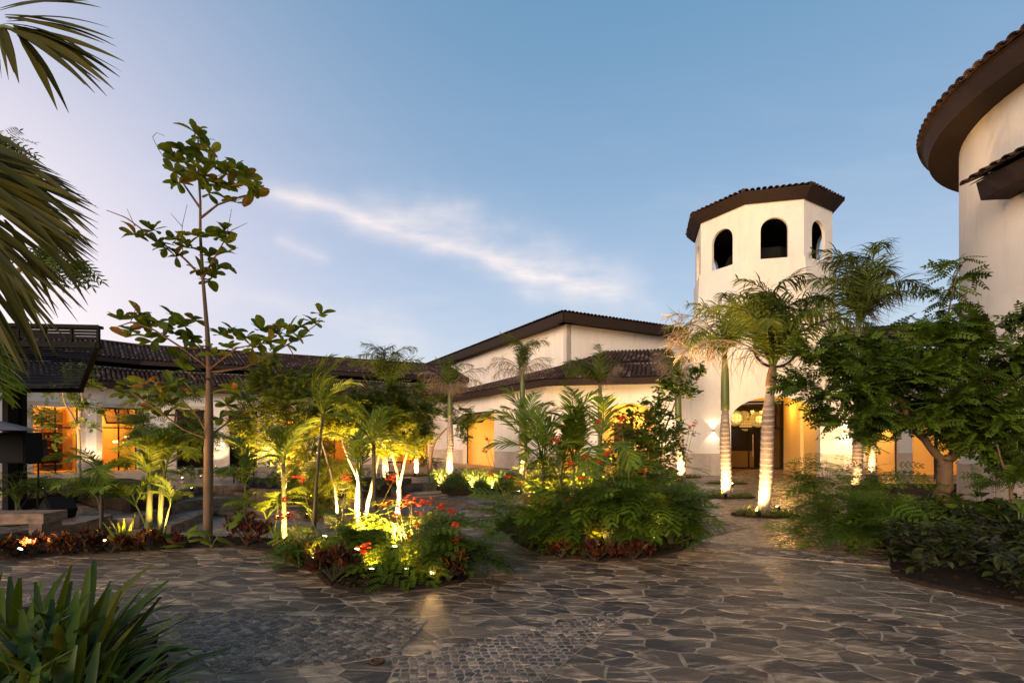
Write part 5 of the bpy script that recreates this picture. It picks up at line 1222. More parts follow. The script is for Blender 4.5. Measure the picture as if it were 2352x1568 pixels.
def tree(name, label, cat, base, limbs, clumps, tpl, mat, bark, r0=.05, sc=1.0, dens=1.0, up_=.2, group=None, lit=1.0, hang=0.0):
    """limbs: list of point lists (world) with radii; clumps: (centre, rx, ry, rz, n)"""
    b = np.array(base, float); o = thing(name, label, cat, b, group); m = under(MB(), o)
    for pts, r1, r2 in limbs:
        P = np.array(pts, float); tt = np.linspace(0, len(P)-1, len(P)*4); Q = np.array([np.interp(tt, range(len(P)), P[:, k]) for k in range(3)]).T
        for _ in range(2): Q[1:-1] = (Q[:-2]+Q[1:-1]*2+Q[2:])/4
        Q[1:-1] += RNG.normal(0, r1*.12, Q[1:-1].shape); m.tube(Q, np.linspace(r1, r2, len(Q)), 9)
    s = Scatter()
    for (c, rx, ry, rz, n) in clumps:
        c = np.array(c, float); n = int(n*dens)
        # sub-clumps give the crown light and dark masses with gaps between
        ns = max(4, n//26); u_ = RNG.normal(size=(ns, 3)); u_ /= np.linalg.norm(u_, axis=1)[:, None]; cc_ = c+u_*np.array((rx, ry, rz))*(RNG.uniform(.25, 1, (ns, 1))**.6)
        k = RNG.integers(0, ns, n); rad = np.array((rx, ry, rz))*.30; w = RNG.normal(size=(n, 3)); w /= np.linalg.norm(w, axis=1)[:, None]; ps = cc_[k]+w*rad*RNG.uniform(.2, 1.15, (n, 1))
        dv = ps-c; yaw = np.arctan2(dv[:, 1], dv[:, 0])+RNG.normal(0, .7, n); s.put(tpl, rot_many(yaw, RNG.normal(up_-hang, .4, n), RNG.normal(0, .5, n)), ps, sc*RNG.uniform(.7, 1.25, n), (RNG.random(ns)*.55)[k]+RNG.random(n)*.4)
        for q in range(0, ns, 2):        # twigs toward the clumps
            p0 = c-np.array((0, 0, rz*.6)); m.tube([p0, (p0+cc_[q])/2+RNG.normal(0, .03, 3), cc_[q]], [.012, .008, .004], 4, cap=False)
    m.build('trunk', bark, o, smooth=True); s.build('crown', mat, o); return o
def C(px, py, Y, rpx, rpy, n, ry=None): c = pt(px, py, Y); return (c, rpx/FOC*Y, (ry if ry else rpx/FOC*Y*.8), rpy/FOC*Y, n)
def T(*q): return [pt(*k) for k in q]
tree('leafy_tree', 'yellow lit tree at centre with white glowing forked trunk', 'tree', B(826, 10.2, -.5), [(T((822, 1240, 10.2), (820, 1150, 10.2), (825, 1060, 10.2), (835, 960, 10.3)), .06, .025), (T((832, 1235, 10.2), (845, 1150, 10.2), (868, 1060, 10.3), (885, 980, 10.4)), .045, .02), (T((822, 1100, 10.2), (790, 1030, 10.2), (775, 960, 10.2)), .03, .012)],
     [C(800, 950, 10.3, 75, 55, 620), C(870, 930, 10.5, 75, 55, 620), C(835, 1000, 10.2, 85, 35, 150), C(755, 975, 10.4, 55, 50, 200), C(905, 990, 10.4, 55, 45, 150)], SPRAY, m_small, m_bark2, dens=1.15, sc=1.3)
tree('leafy_tree', 'small tree with bright glowing trunk right of the centre tree', 'tree', B(915, 11.4, -.4), [(T((913, 1180, 11.4), (918, 1120, 11.4), (905, 1050, 11.5), (880, 1000, 11.5)), .055, .02), (T((914, 1130, 11.4), (930, 1060, 11.4), (945, 980, 11.5)), .035, .015)],
     [C(930, 985, 11.5, 65, 60, 520), C(960, 1010, 11.6, 45, 40, 300), C(905, 1040, 11.5, 50, 30, 70), C(925, 920, 11.8, 50, 40, 260)], SPRAY, m_small, m_bark2, dens=1.05, sc=1.3)
tree('leafy_tree', 'tree with airy top above the gallery roof, left of centre', 'tree', B(650, 13.5), [(T((652, 1120, 13.5), (650, 1030, 13.5), (635, 950, 13.5), (625, 880, 13.5)), .06, .02), (T((652, 1060, 13.5), (680, 980, 13.5), (700, 900, 13.5)), .04, .015)],
     [C(635, 900, 13.5, 70, 55, 560), C(690, 935, 13.4, 80, 60, 640), C(640, 1000, 13.2, 85, 60, 600), C(720, 1000, 13.2, 70, 60, 420), C(640, 845, 13.6, 60, 32, 190), C(585, 960, 13.4, 40, 50, 220)], SPRAY, m_small, m_bark2, dens=1.05, sc=1.3)
tree('leafy_tree', 'dark leafy shrub tree with lit yellow hanging foliage behind the sunken floor', 'tree', B(720, 12.6, -.3), [(T((722, 1135, 12.6), (725, 1080, 12.6), (730, 1040, 12.6)), .03, .012), (T((775, 1190, 12.0), (770, 1120, 12.0), (752, 1060, 12.0), (735, 1000, 12.0)), .03, .014)],
     [C(710, 1080, 12.5, 60, 50, 420), C(770, 1090, 12.4, 50, 55, 360), C(735, 1140, 12.2, 40, 32, 170)], SPRAY_N, m_small, m_bark2, sc=1.2, hang=.5)
tree('leafy_tree', 'small dark tree with pale slender trunk before the first lit gallery door', 'tree', B(183, 17.5), [(T((183, 1105, 17.5), (182, 1020, 17.5), (178, 975, 17.5), (150, 930, 17.5), (140, 880, 17.5)), .07, .02), (T((180, 985, 17.5), (190, 930, 17.5), (186, 880, 17.5)), .05, .02)],
     [C(190, 875, 17.5, 42, 35, 260), C(150, 900, 17.5, 26, 24, 90), C(205, 935, 17.5, 26, 30, 130), C(195, 975, 17.5, 18, 24, 50), C(110, 940, 17.3, 38, 40, 90), C(90, 985, 17, 28, 40, 60)], SPRAY, m_darkl, m_bark2, sc=1.3)
tree('leafy_tree', 'dark bushy tree between the second gallery door and the tall trunk', 'tree', B(360, 16.0), [(T((360, 1110, 16), (362, 1040, 16), (360, 980, 16)), .05, .02)],
     [C(355, 985, 16, 60, 42, 380), C(420, 1000, 16.2, 55, 36, 300), C(330, 905, 16.4, 35, 22, 120), C(410, 900, 16.6, 55, 20, 180), C(500, 985, 16.2, 60, 30, 260), C(560, 880, 17, 25, 18, 60)], SPRAY_N, m_darkl, m_bark2, sc=1.5, hang=.3)
tree('leafy_tree', 'dark tree behind the palm at the hall corner with a forked bare limb', 'tree', B(990, 24.0), [(T((985, 1090, 24), (990, 1040, 24), (1000, 1010, 24), (1030, 980, 24)), .09, .03), (T((992, 1035, 24), (985, 990, 24)), .06, .03)],
     [C(1010, 930, 24, 35, 25, 260), C(1050, 965, 24, 30, 35, 240), C(985, 960, 24, 30, 25, 160), C(1065, 1000, 23.8, 14, 25, 60)], SPRAY, m_darkl, m_bark, sc=1.7)
tree('leafy_tree', 'dark bushy tree filling the back of the middle bed', 'tree', B(1480, 9.8), [(T((1482, 1230, 9.8), (1480, 1150, 9.8), (1490, 1080, 9.8), (1500, 1000, 9.8)), .035, .015), (T((1482, 1130, 9.8), (1450, 1050, 9.8)), .025, .01), (T((1490, 1060, 9.8), (1530, 980, 9.8), (1560, 900, 9.8)), .025, .01)],
     [C(1470, 985, 9.8, 75, 45, 420), C(1520, 1010, 9.7, 55, 55, 380), C(1430, 1040, 9.8, 65, 45, 360), C(1500, 1075, 9.6, 65, 45, 300), C(1565, 880, 10, 42, 40, 260), C(1520, 930, 9.9, 40, 38, 220), C(1600, 860, 10, 20, 24, 60)], LEAF_M, m_darkl, m_bark, sc=1.15, dens=2.6)
tree('spreading_tree', 'large dark spreading tree with stout forked trunk in the right bed', 'tree', B(2168, 9.5), [(T((2166, 1195, 9.5), (2168, 1130, 9.5), (2172, 1075, 9.5), (2170, 1048, 9.5)),  .135, .115), (T((2165, 1062, 9.5), (2140, 1030, 9.5), (2100, 985, 9.5), (2040, 930, 9.4), (1960, 900, 9.3)), .075, .025), (T((2175, 1062, 9.5), (2210, 1030, 9.4), (2260, 970, 9.2), (2300, 900, 9.0)), .085, .03), (T((2190, 1040, 9.5), (2200, 950, 9.6), (2190, 850, 9.7)), .07, .03), (T((2100, 985, 9.5), (2060, 900, 9.5), (2020, 830, 9.5)), .05, .02)],
     [C(2010, 860, 9.4, 115, 60, 560), C(1900, 890, 9.2, 95, 28, 330), C(1870, 800, 9.4, 65, 26, 170), C(1950, 945, 9.3, 85, 36, 300), C(2110, 820, 9.6, 115, 70, 640), C(2190, 900, 9.4, 130, 85, 800), C(2110, 945, 9.4, 110, 42, 380), C(2280, 830, 9.2, 90, 70, 520), C(2310, 950, 9.0, 100, 80, 620), C(2260, 1000, 9.2, 80, 32, 220), C(2030, 770, 9.6, 45, 20, 60), C(2150, 780, 9.7, 60, 28, 100), C(2300, 735, 9.2, 45, 32, 130), C(2350, 780, 9.0, 40, 50, 160), C(1985, 1010, 9.2, 35, 18, 60), C(2330, 1040, 9.0, 70, 40, 240)], SPRAY_B, m_darkl, m_bark, dens=.8)
tree('slim_tree', 'slim sapling with tiered feathery sprays rising beside the round wall', 'tree', B(2178, 10.6), [(T((2150, 1100, 10.6), (2150, 900, 10.6), (2170, 780, 10.6), (2185, 680, 10.6), (2205, 600, 10.6)), .035, .008)],
     [C(2205, 600, 10.6, 34, 8, 20), C(2195, 632, 10.6, 38, 8, 22), C(2180, 666, 10.6, 42, 9, 26), C(2165, 702, 10.6, 46, 10, 30), C(2150, 738, 10.6, 45, 12, 34), C(2180, 775, 10.6, 45, 18, 50)], SPRAY_B, m_darkl, m_bark, up_=.0)
tree('slim_tree', 'thin dark shrub with needle like twigs at right edge before the round wall', 'tree', B(2318, 8.4), [(T((2335, 1200, 8.4), (2320, 1120, 8.4), (2300, 1060, 8.4), (2290, 1020, 8.4)), .035, .01), (T((2322, 1130, 8.4), (2345, 1060, 8.4)), .02, .008)],
     [C(2300, 1065, 8.4, 50, 30, 160), C(2340, 1040, 8.4, 30, 50, 140), C(2290, 1100, 8.4, 30, 20, 70)], SPRAY_N, m_darkl, m_bark)
# background tree at far left, behind the fronds
tree('leafy_tree', 'dark drooping tree behind the left foreground fronds', 'tree', B(-90, 6.5), [(T((-90, 1300, 6.5), (-85, 900, 6.5), (-60, 500, 6.5), (-20, 400, 6.5)), .10, .03), (T((-70, 700, 6.5), (40, 620, 6.5), (130, 590, 6.5)), .05, .012)],
     [C(30, 340, 6.5, 55, 30, 90), C(0, 400, 6.5, 45, 35, 80), C(-60, 340, 6.5, 70, 60, 140), C(150, 590, 6.5, 38, 18, 50), C(110, 570, 6.5, 35, 20, 30)], SPRAY_N, m_darkl, m_bark, hang=.9, sc=1.2)

# ---- tall almond tree: tiers of branches with whorls of broad leaves
def obovate(L_=.21, w=.105, fold=.25, droop=.25): return blade(L_, w, 5, droop, fold=fold, base=.12, peak=.68, tipw=.35)
ALM = []
for k in range(4):
    V, Q = obovate(.215+.02*k, .115+.008*k, .18+.08*k, .1+.15*k); me = mesh_of('leaf', V, [Q], np.full(len(V), .0), False); me.materials.append(m_alm); ALM.append(me)
YT = 8.2
alm = thing('almond_tree', 'tall slim almond tree with tiered whorls of broad leaves and bare trunk', 'tree', B(478, YT))
m = under(MB(), alm); tr_pts = T((477, 1260, YT), (478, 1150, YT), (480, 1000, YT), (481, 860, YT), (476, 760, YT), (466, 640, YT), (460, 540, YT), (460, 460, YT), (455, 380, YT), (455, 310, YT))
P = np.array(tr_pts); tt = np.linspace(0, len(P)-1, 50); Q_ = np.array([np.interp(tt, range(len(P)), P[:, k]) for k in range(3)]).T
m.tube(Q_, np.interp(tt, [0, 2, 3, 4.5, 9], [.075, .066, .045, .028, .010])*(1+RNG.normal(0, .02, 50)), 10); m.build('trunk', m_bark, alm, smooth=True)
whorl = []          # (px, py, dY, size, nleaf)
def branch(pts, r1, r2, nm='branch'):
    m = under(MB(), alm); P = np.array([pt(x, y, YT+dy) for x, y, dy in pts]); tt = np.linspace(0, len(P)-1, len(P)*4); Q_ = np.array([np.interp(tt, range(len(P)), P[:, k]) for k in range(3)]).T; m.tube(Q_, np.linspace(r1, r2, len(Q_)), 6); m.build(nm, m_bark, alm, smooth=True)
for b_ in ([(480, 845, 0), (420, 800, -.2), (350, 755, -.35), (300, 740, -.4), (270, 750, -.45)], [(481, 855, 0), (560, 845, .1), (620, 815, .2), (680, 780, .3), (740, 735, .35)], [(480, 850, 0), (540, 800, -.3), (590, 790, -.4)],
           [(468, 640, 0), (420, 590, .1), (350, 545, .2), (290, 500, .25), (245, 483, .3)], [(468, 635, 0), (500, 580, -.1), (520, 545, -.2)], [(462, 500, 0), (500, 470, 0), (560, 450, .1), (606, 442, .1)], [(461, 480, 0), (420, 420, 0), (385, 375, .1)], [(458, 420, 0), (480, 380, -.1), (490, 340, 0)],
           [(480, 1008, 0), (420, 985, -.3), (360, 940, -.5), (300, 900, -.6)], [(480, 1002, 0), (530, 965, .2), (560, 930, .3)], [(480, 1000, 0), (450, 950, .4), (420, 920, .5)], [(481, 870, 0), (450, 870, -.4), (425, 850, -.5)]):
    branch(b_, .020, .007)
for tw in ([(385, 375, .1), (365, 345, .1), (350, 315, .1), (360, 305, .1), (378, 312, .1)], [(310, 520, .2), (292, 480, .2)], [(420, 590, .1), (418, 520, .1), (430, 470, .1)], [(418, 520, .1), (392, 490, .1)], [(520, 545, -.2), (532, 480, -.2)], [(530, 530, -.2), (568, 512, -.2)], [(300, 740, -.4), (315, 700, -.4), (322, 712, -.4)], [(410, 425, .1), (395, 350, .1)]):
    branch(tw, .006, .003, 'twig')
W_l = [(447, 305, 5), (462, 320, 6), (458, 345, 6), (480, 350, 5), (400, 360, 6), (420, 350, 4), (400, 395, 5), (430, 375, 5), (445, 400, 5), (412, 420, 5), (470, 405, 6), (495, 385, 4), (520, 395, 6), (540, 385, 5), (500, 425, 6), (530, 430, 6), (560, 410, 6), (575, 430, 5), (583, 450, 3), (590, 430, 3), (540, 465, 3), (480, 445, 3),
       (310, 540, 4), (350, 530, 5), (362, 560, 6), (380, 570, 4), (405, 550, 6), (405, 590, 5), (430, 570, 5), (442, 540, 4), (500, 545, 5), (520, 560, 4), (515, 530, 4), (480, 590, 3), (460, 620, 4), (490, 625, 4), (482, 645, 3), (500, 610, 3), (525, 580, 3),
       (275, 735, 4), (290, 775, 4), (320, 725, 6), (340, 750, 6), (365, 740, 6), (375, 770, 5), (395, 725, 6), (400, 765, 5), (425, 750, 6), (445, 735, 5), (440, 780, 6), (425, 800, 5), (462, 800, 4), (410, 820, 5), (430, 850, 6), (300, 760, 5), (350, 785, 3),
       (510, 770, 6), (535, 760, 6), (530, 800, 5), (565, 775, 6), (580, 800, 5), (600, 760, 5), (600, 790, 4), (620, 785, 6), (640, 765, 5), (655, 790, 4), (665, 760, 5), (690, 750, 5), (685, 780, 3), (720, 740, 4), (738, 722, 4), (495, 815, 4),
       (285, 905, 5), (300, 885, 6), (330, 915, 6), (350, 940, 6), (330, 880, 5), (370, 905, 5), (400, 930, 6), (395, 880, 4), (430, 950, 5), (380, 955, 5), (520, 930, 6), (545, 955, 5), (560, 920, 5), (505, 960, 4), (445, 905, 5), (530, 895, 4), (410, 885, 4)]
nl_ = 0; rest = Scatter()
for wx, wy, nn_ in W_l:
    dY = random.uniform(-.45, .45); c = pt(wx, wy, YT+dY); y0 = random.uniform(0, 6)
    nn_ += 2
    for k in range(nn_):
        yw = y0+k*2*math.pi/nn_+random.uniform(-.3, .3); pi_ = random.gauss(.35, .4); s = random.uniform(.75, 1.2)
        if nl_ < 296: place(ALM[k % 4], 'leaf', alm, c, yw, pi_, random.gauss(0, .5), s); nl_ += 1
        else: V, Qq = obovate(.24, .13, .25, .25); rest.put((V, Qq), [rotm(yw, pi_, random.gauss(0, .5))], [c], s, random.random())
rest.build('outer_leaves', m_alm, alm, 'stuff')

# ---- feathery flower shrubs
def bip_tpl(npn=6, nlf=6, L_=.38, pl=.135, ll=.019, lw=.019):
    s = Scatter(); lf = blade(ll, lw, 1, 0, base=.7, tipw=.5)
    for i in range(npn):
        f = .22+.78*i/(npn-1); p = np.array((L_*f, 0, -.22*L_*f*f))
        for sd_ in (-1, 1):
            a = sd_*(1.15-.5*f); ln = pl*(1-.35*abs(f-.55)*1.6); Rm = rotm(a, .12-.3*f, .15*sd_)
            for j in range(nlf):
                g = (j+.8)/nlf; q = p+Rm@np.array((ln*g, 0, -.18*ln*g*g))
                for s2 in (-1, 1): s.put(lf, [Rm@rotm(s2*1.1, 0, .2*s2)], [q])
            s.put(blade(ln, .003, 2, .15), [Rm], [p])
    s.put(blade(L_, .005, 3, .25), [rotm(0)], [(0, 0, 0)]); return np.vstack(s.V), np.vstack(s.Q)
BIP = bip_tpl(); BIP_F = bip_tpl(5, 4, .38, .13, .024, .026)
PETAL = blade(.028, .022, 2, .3, base=.3, peak=.7, tipw=.5)
STAMEN = blade(.06, .002, 1, .2)
def flowers(o, c, r, n, name='flower_cluster'):
    s = Scatter(); ps = c+RNG.normal(0, r, (n, 3))*np.array((1, 1, .7))
    for k in range(5): s.put(PETAL, rot_many(np.full(n, k*1.256)+RNG.uniform(-.3, .3, n), RNG.normal(.5, .3, n), RNG.normal(0, .5, n)), ps, RNG.uniform(.9, 1.4, n), RNG.random(n))
    s.put(STAMEN, rot_many(RNG.uniform(0, 6, n), RNG.normal(.7, .3, n), np.zeros(n)), ps, 1.0, .1)
    return s.build(name, m_flow, o)
def bush(label, px, Y, hpx_top, wpx, n, mat=None, fl=(), tpl=None, z0=.0, group='feathery flowering shrubs', sc=1.0, low=.26, name='flowering_shrub', dy=.5):
    if tpl is None: n = int(n*.72); sc = sc*1.36
    """arching stems fanning from the base; a leaf spray all along them. fl: flower clusters as picture (x, y)"""
    b = B(px, Y, z0); H_ = pz(hpx_top, Y)-z0; Rx = wpx/FOC*Y*.86; o = thing(name, label, 'shrub', b, group); m = under(MB(), o); s = Scatter(); ns = max(6, n//7); ps = []; ys = []
    for k in range(ns):
        a = random.uniform(0, 6.283); rr_ = math.sqrt(random.uniform(.03, 1)); ex = b+np.array((Rx*rr_*math.cos(a), Rx*dy*rr_*math.sin(a)+0, H_*(1-.55*rr_**2)*random.choice((random.uniform(.5, .9), random.uniform(.7, 1.0), random.uniform(.95, 1.18))))); mid = b*.45+ex*.55+np.array((0, 0, H_*.18))
        q = np.array([b+RNG.normal(0, .03, 3)*(1, 1, 0), b*.75+mid*.25+np.array((0, 0, H_*.08)), mid, ex]); m.tube(q, [.010, .008, .006, .003], 4, cap=False)
        for j in range(7):
            t = random.uniform(low+.15, 1); p = (q[1]*(1-t)**2+2*t*(1-t)*q[2]+t*t*q[3]); ps.append(p+RNG.normal(0, .03, 3)); ys.append(math.atan2(ex[1]-b[1], ex[0]-b[0])+random.gauss(0, .8))
    nn_ = len(ps); tp = tpl or (BIP if Y < 8.5 else BIP_F)
    s.put(tp, rot_many(np.array(ys), RNG.normal(.15, .28, nn_), RNG.normal(0, .3, nn_)), ps, sc*RNG.uniform(.7, 1.15, nn_)); m.build('stems', m_stem, o); s.build('foliage', mat or m_fern, o)
    for (fx, fy, fr_, fn) in fl:
        c = pt(fx, fy, Y-.1); m = under(MB(), o); top = np.array((b[0]*.35+c[0]*.65, b[1]*.5+c[1]*.5, b[2]+(c[2]-b[2])*.5)); m.tube([b, top, c], [.008, .006, .003], 4); m.build('flower_stem', m_stem, o); flowers(o, c, fr_, fn)
    return o
bush('feathery shrub with many red blooms at tip of the front bed', 955, 6.15, 1158, 88, 190, fl=((940, 1148, .035, 12), (975, 1155, .045, 16), (885, 1155, .03, 9), (958, 1175, .02, 5), (910, 1185, .02, 5), (1016, 1165, .03, 10), (1040, 1175, .03, 10), (958, 1205, .02, 5), (950, 1238, .03, 8), (918, 1165, .02, 4)))
bush('feathery shrub lit yellow in the left of the front bed', 765, 6.7, 1180, 92, 150, fl=((660, 1182, .04, 12), (655, 1150, .03, 9), (690, 1100, .035, 10), (795, 1100, .035, 12), (905, 1100, .04, 14), (640, 1190, .03, 8)), sc=.95)
bush('low feathery shrub arching over the right tip of the front bed', 1050, 6.0, 1215, 42, 55, fl=((1045, 1205, .02, 6), (1052, 1240, .022, 7), (1040, 1250, .02, 5)))
bush('feathery shrub with scarlet bloom over the glowing lamp in the front bed', 850, 5.95, 1240, 60, 60, fl=((835, 1255, .03, 12), (832, 1268, .022, 8)), low=.3)
mid = [(1195, 9.3, 1110, 60, 70, 'left end', ((1125, 1090, .03, 8), (1190, 1112, .04, 10), (1165, 1095, .03, 7), (1115, 1035, .04, 10), (1120, 1010, .04, 9))), (1230, 7.9, 1135, 85, 120, 'left front', ((1213, 1145, .03, 8), (1237, 1190, .025, 7), (1268, 1175, .03, 8), (1280, 1185, .025, 6), (1265, 1172, .02, 5), (1250, 1150, .02, 5))), (1310, 7.5, 1130, 85, 150, 'centre front', ((1250, 1270, .02, 4), (1335, 1100, .025, 8), (1305, 1148, .03, 8), (1340, 1155, .02, 6), (1278, 1010, .03, 10), (1310, 1065, .03, 9))), (1400, 7.35, 1105, 90, 170, 'right of centre front', ((1395, 1040, .03, 10), (1345, 1050, .03, 9), (1372, 1062, .02, 6))), (1490, 7.4, 1105, 95, 170, 'right front', ((1425, 962, .035, 16), (1375, 968, .02, 6), (1480, 1080, .02, 4))), (1540, 7.9, 1145, 62, 115, 'right end', ((1608, 1218, .02, 6), (1575, 1207, .015, 4), (1540, 1119, .03, 6))), (1290, 9.8, 1020, 75, 90, 'left back', ((1215, 1030, .02, 6), (1260, 1005, .02, 5))), (1400, 10.2, 1035, 80, 90, 'centre back', ((1130, 975, .0, 1),)), (1515, 9.4, 1030, 70, 110, 'right back', ((1595, 975, .04, 10), (1585, 982, .02, 5), (1560, 1100, .03, 6)))]
for px, Y, top, w, n, where, fl in mid:
    fl = [f for f in fl if abs(f[0]-px) < 130]
    bush('feathery green shrub with red blooms at the %s of the middle bed' % where, px, Y, top-45, int(w*1.05), int(n*1.15), fl=fl, mat=m_fern)
for px_b, Y_b, tp_b, w_b, n_b, lab_b in ((1345, 7.15, 1165, 40, 60, 'glossy broad leaved shrub among the ferns, front of the middle bed'), (1450, 7.2, 1150, 40, 60, 'broad leaved shrub right of centre in the middle bed'), (1265, 8.6, 1080, 45, 70, 'leafy upright shrub left in the middle bed'), (1560, 8.6, 1090, 45, 70, 'leafy upright shrub at the right back of the middle bed'), (820, 6.9, 1215, 35, 45, 'leafy shrub at the middle of the front bed')):
    bush(lab_b, px_b, Y_b, tp_b, w_b, n_b, tpl=SPRAY_B, sc=.75, mat=m_small, name='low_shrub', group='low leafy shrubs', low=.15)
rgt = [(1905, 9.4, 1045, 85, 130, 'leftmost feathery shrub of the right bed, reaching over the paving'), (1950, 8.2, 1110, 100, 170, 'feathery shrub overhanging the paving corner of the right bed'), (2060, 7.6, 1152, 120, 200, 'broad feathery shrub in front of the stout trunk'), (2010, 10.5, 1040, 95, 130, 'feathery shrub behind, between the gold palms and stout trunk'), (2120, 8.8, 1125, 100, 120, 'feathery shrub around the foot of the stout trunk'), (1900, 7.9, 1180, 70, 70, 'low dark feathery shrub touching the paving by the right bed')]
for px, Y, top, w, n, lab in rgt:
    bush(lab, px, Y, top, w, n, mat=m_fern, fl=((1865, 1130, .025, 4), (1878, 1150, .02, 4)) if Y == 9.4 else ())
bush('low dark feathery shrub lit from behind at left, beyond the stage', 150, 14.5, 1085, 110, 150, tpl=BIP_F, sc=1.3, dy=.4); bush('feathery shrub lit yellow right of the left stage lamp', 240, 14.8, 1095, 75, 90, tpl=BIP_F, sc=1.2, dy=.4)
bush('low bushy shrub at the left bed end near the curved steps', 365, 15.6, 1118, 60, 80, tpl=SPRAY, sc=1.2, dy=.4, name='low_shrub', group='low leafy shrubs'); bush('leafy shrub clump below the dark bottle window', 440, 19.5, 1055, 55, 110, tpl=SPRAY, sc=1.5, mat=m_darkl, dy=.4, name='low_shrub', group='low leafy shrubs')
bush('leafy shrub clump right of the tall trunk against the gallery', 545, 20.5, 1060, 45, 80, tpl=SPRAY, sc=1.5, mat=m_darkl, dy=.4, name='low_shrub', group='low leafy shrubs')
bush('dark climbing shrub around the pergola posts', 40, 11.8, 1050, 60, 150, tpl=SPRAY, sc=1.1, mat=m_darkl, dy=.5, name='low_shrub', group='low leafy shrubs')
for k, (px, Y, w, lab) in enumerate(((620, 17.2, 60, 'left'), (700, 16.8, 60, 'middle left'), (790, 16.6, 60, 'middle'), (870, 16.8, 55, 'right'))):
    bush('dark leafy shrub at the %s of the bed behind the sunken floor' % lab, px, Y, 1072, w, 100, tpl=SPRAY, sc=1.4, mat=m_darkl, dy=.5, name='low_shrub', group='low leafy shrubs')
bush('dark shrub against the gallery wall left of the short lit palm', 985, 24.5, 1030, 35, 80, tpl=SPRAY, sc=1.8, mat=m_darkl, dy=.5, name='low_shrub', group='low leafy shrubs')
for k, (px, Y, w, top, lab) in enumerate(((1018, 16.6, 32, 1075, 'leftmost willowy shrub of the hedge, base glowing yellow'), (1062, 16.3, 32, 1072, 'second willowy shrub of the hedge from the left'), (1105, 16.2, 34, 1074, 'third willowy shrub of the hedge from the left'), (1150, 16.2, 36, 1078, 'fourth willowy shrub of the hedge, behind red blooms'), (1195, 16.4, 34, 1080, 'rightmost willowy shrub of the hedge before the hall'))):
    b = B(px, Y, 0); H_ = pz(top, Y); Rx = w/FOC*Y; o = thing('hedge_shrub', lab, 'shrub', b, 'willowy hedge shrubs'); s = Scatter(); n = 1100; lf = blade(.13, .016, 3, .2)
    a = RNG.uniform(0, 6.28, n); rd = np.sqrt(RNG.uniform(0, 1, n)); zz = RNG.uniform(.12, 1, n); ps = np.c_[b[0]+Rx*1.15*rd*np.cos(a)*(.55+.45*np.sin(zz*2.6)), b[1]+.5*rd*np.sin(a), H_*zz*(1-.25*rd)]
    s.put(lf, rot_many(a+RNG.normal(0, .6, n), RNG.normal(.85, .4, n), RNG.uniform(-.6, .6, n)), ps, RNG.uniform(.7, 1.2, n)); s.build('foliage', m_will, o)
    m = under(MB(), o)
    for q in range(9): m.tube([b+(random.uniform(-.1, .1), 0, 0), b+(random.uniform(-Rx, Rx)*.7, random.uniform(-.2, .2), H_*.8)], [.012, .005], 4)
    m.build('stems', m_dstem, o)
# ---- crotons
CL = blade(.12, .042, 3, -.1, fold=.3, base=.25, peak=.65, tipw=.3)
def croton(label, px, pyb, hpx, wpx, n=150, mat=None, z0=.03, lf=CL, group='dark red crotons', name='croton'):
    p = gp(px, pyb, z0); Y = p[1]; o = thing(name, label, 'plant', p, group); Hh = hpx/FOC*Y; Rx = wpx/FOC*Y; ns = max(5, n//14); s = Scatter(); m = under(MB(), o)
    for k in range(ns):
        a = random.uniform(0, 6.28); r_ = math.sqrt(random.random()); c = p+np.array((Rx*r_*math.cos(a), Rx*.6*r_*math.sin(a), Hh*random.uniform(.45, .95)*(1-.3*r_))); m.tube([p, (p+c)/2+(0, 0, .02), c], [.008, .006, .005], 4)
        q = 14; s.put(lf, rot_many(RNG.uniform(0, 6.28, q), RNG.normal(.75, .4, q), RNG.normal(0, .4, q)), c+RNG.normal(0, .025, (q, 3))-(0, 0, .03), RNG.uniform(.7, 1.15, q), (random.random()*.5+RNG.random(q)*.5))
    m.build('stems', m_dstem, o); s.build('foliage', mat or m_crot, o)
for px, py, h, w, n, lab in ((15, 1278, 55, 45, 160, 'croton at far left edge of the planting strip'), (80, 1274, 50, 40, 150, 'orange tipped croton beside the leftmost ground lamp'), (140, 1272, 45, 38, 150, 'orange tipped croton, third from left in the strip'), (200, 1270, 55, 38, 160, 'dark croton below the stage corner'), (255, 1268, 45, 35, 130, 'dark croton left of the yellow stemmed palms'), (342, 1264, 48, 36, 190, 'rounded bright orange croton under the yellow stemmed palms'), (395, 1258, 30, 22, 60, 'small dark croton with broad purple leaves'), (568, 1252, 78, 52, 300, 'large near black croton right of the elephant ear leaves'), (650, 1278, 40, 36, 140, 'orange croton on the strip edge right of the large dark one'), (700, 1300, 55, 40, 160, 'dark croton at the bend of the strip'), (765, 1335, 85, 48, 280, 'tall dark croton left of the glowing lamp in the front bed'), (800, 1318, 70, 35, 160, 'reddish croton right beside the glowing lamp'), (1030, 1335, 75, 36, 220, 'dark croton at right tip of the front bed behind the star lamp'), (985, 1330, 50, 25, 110, 'small dark croton left of the star lamp'), (1570, 1142, 45, 26, 130, 'dark round croton beside the curved bench'), (1290, 1280, 40, 40, 150, 'dark red croton at the front left edge of the middle bed'), (1370, 1286, 45, 45, 190, 'dark red croton at the front of the middle bed'), (1455, 1284, 45, 45, 190, 'dark croton right front of the middle bed')):
    croton(lab, px, py, h, w, n)
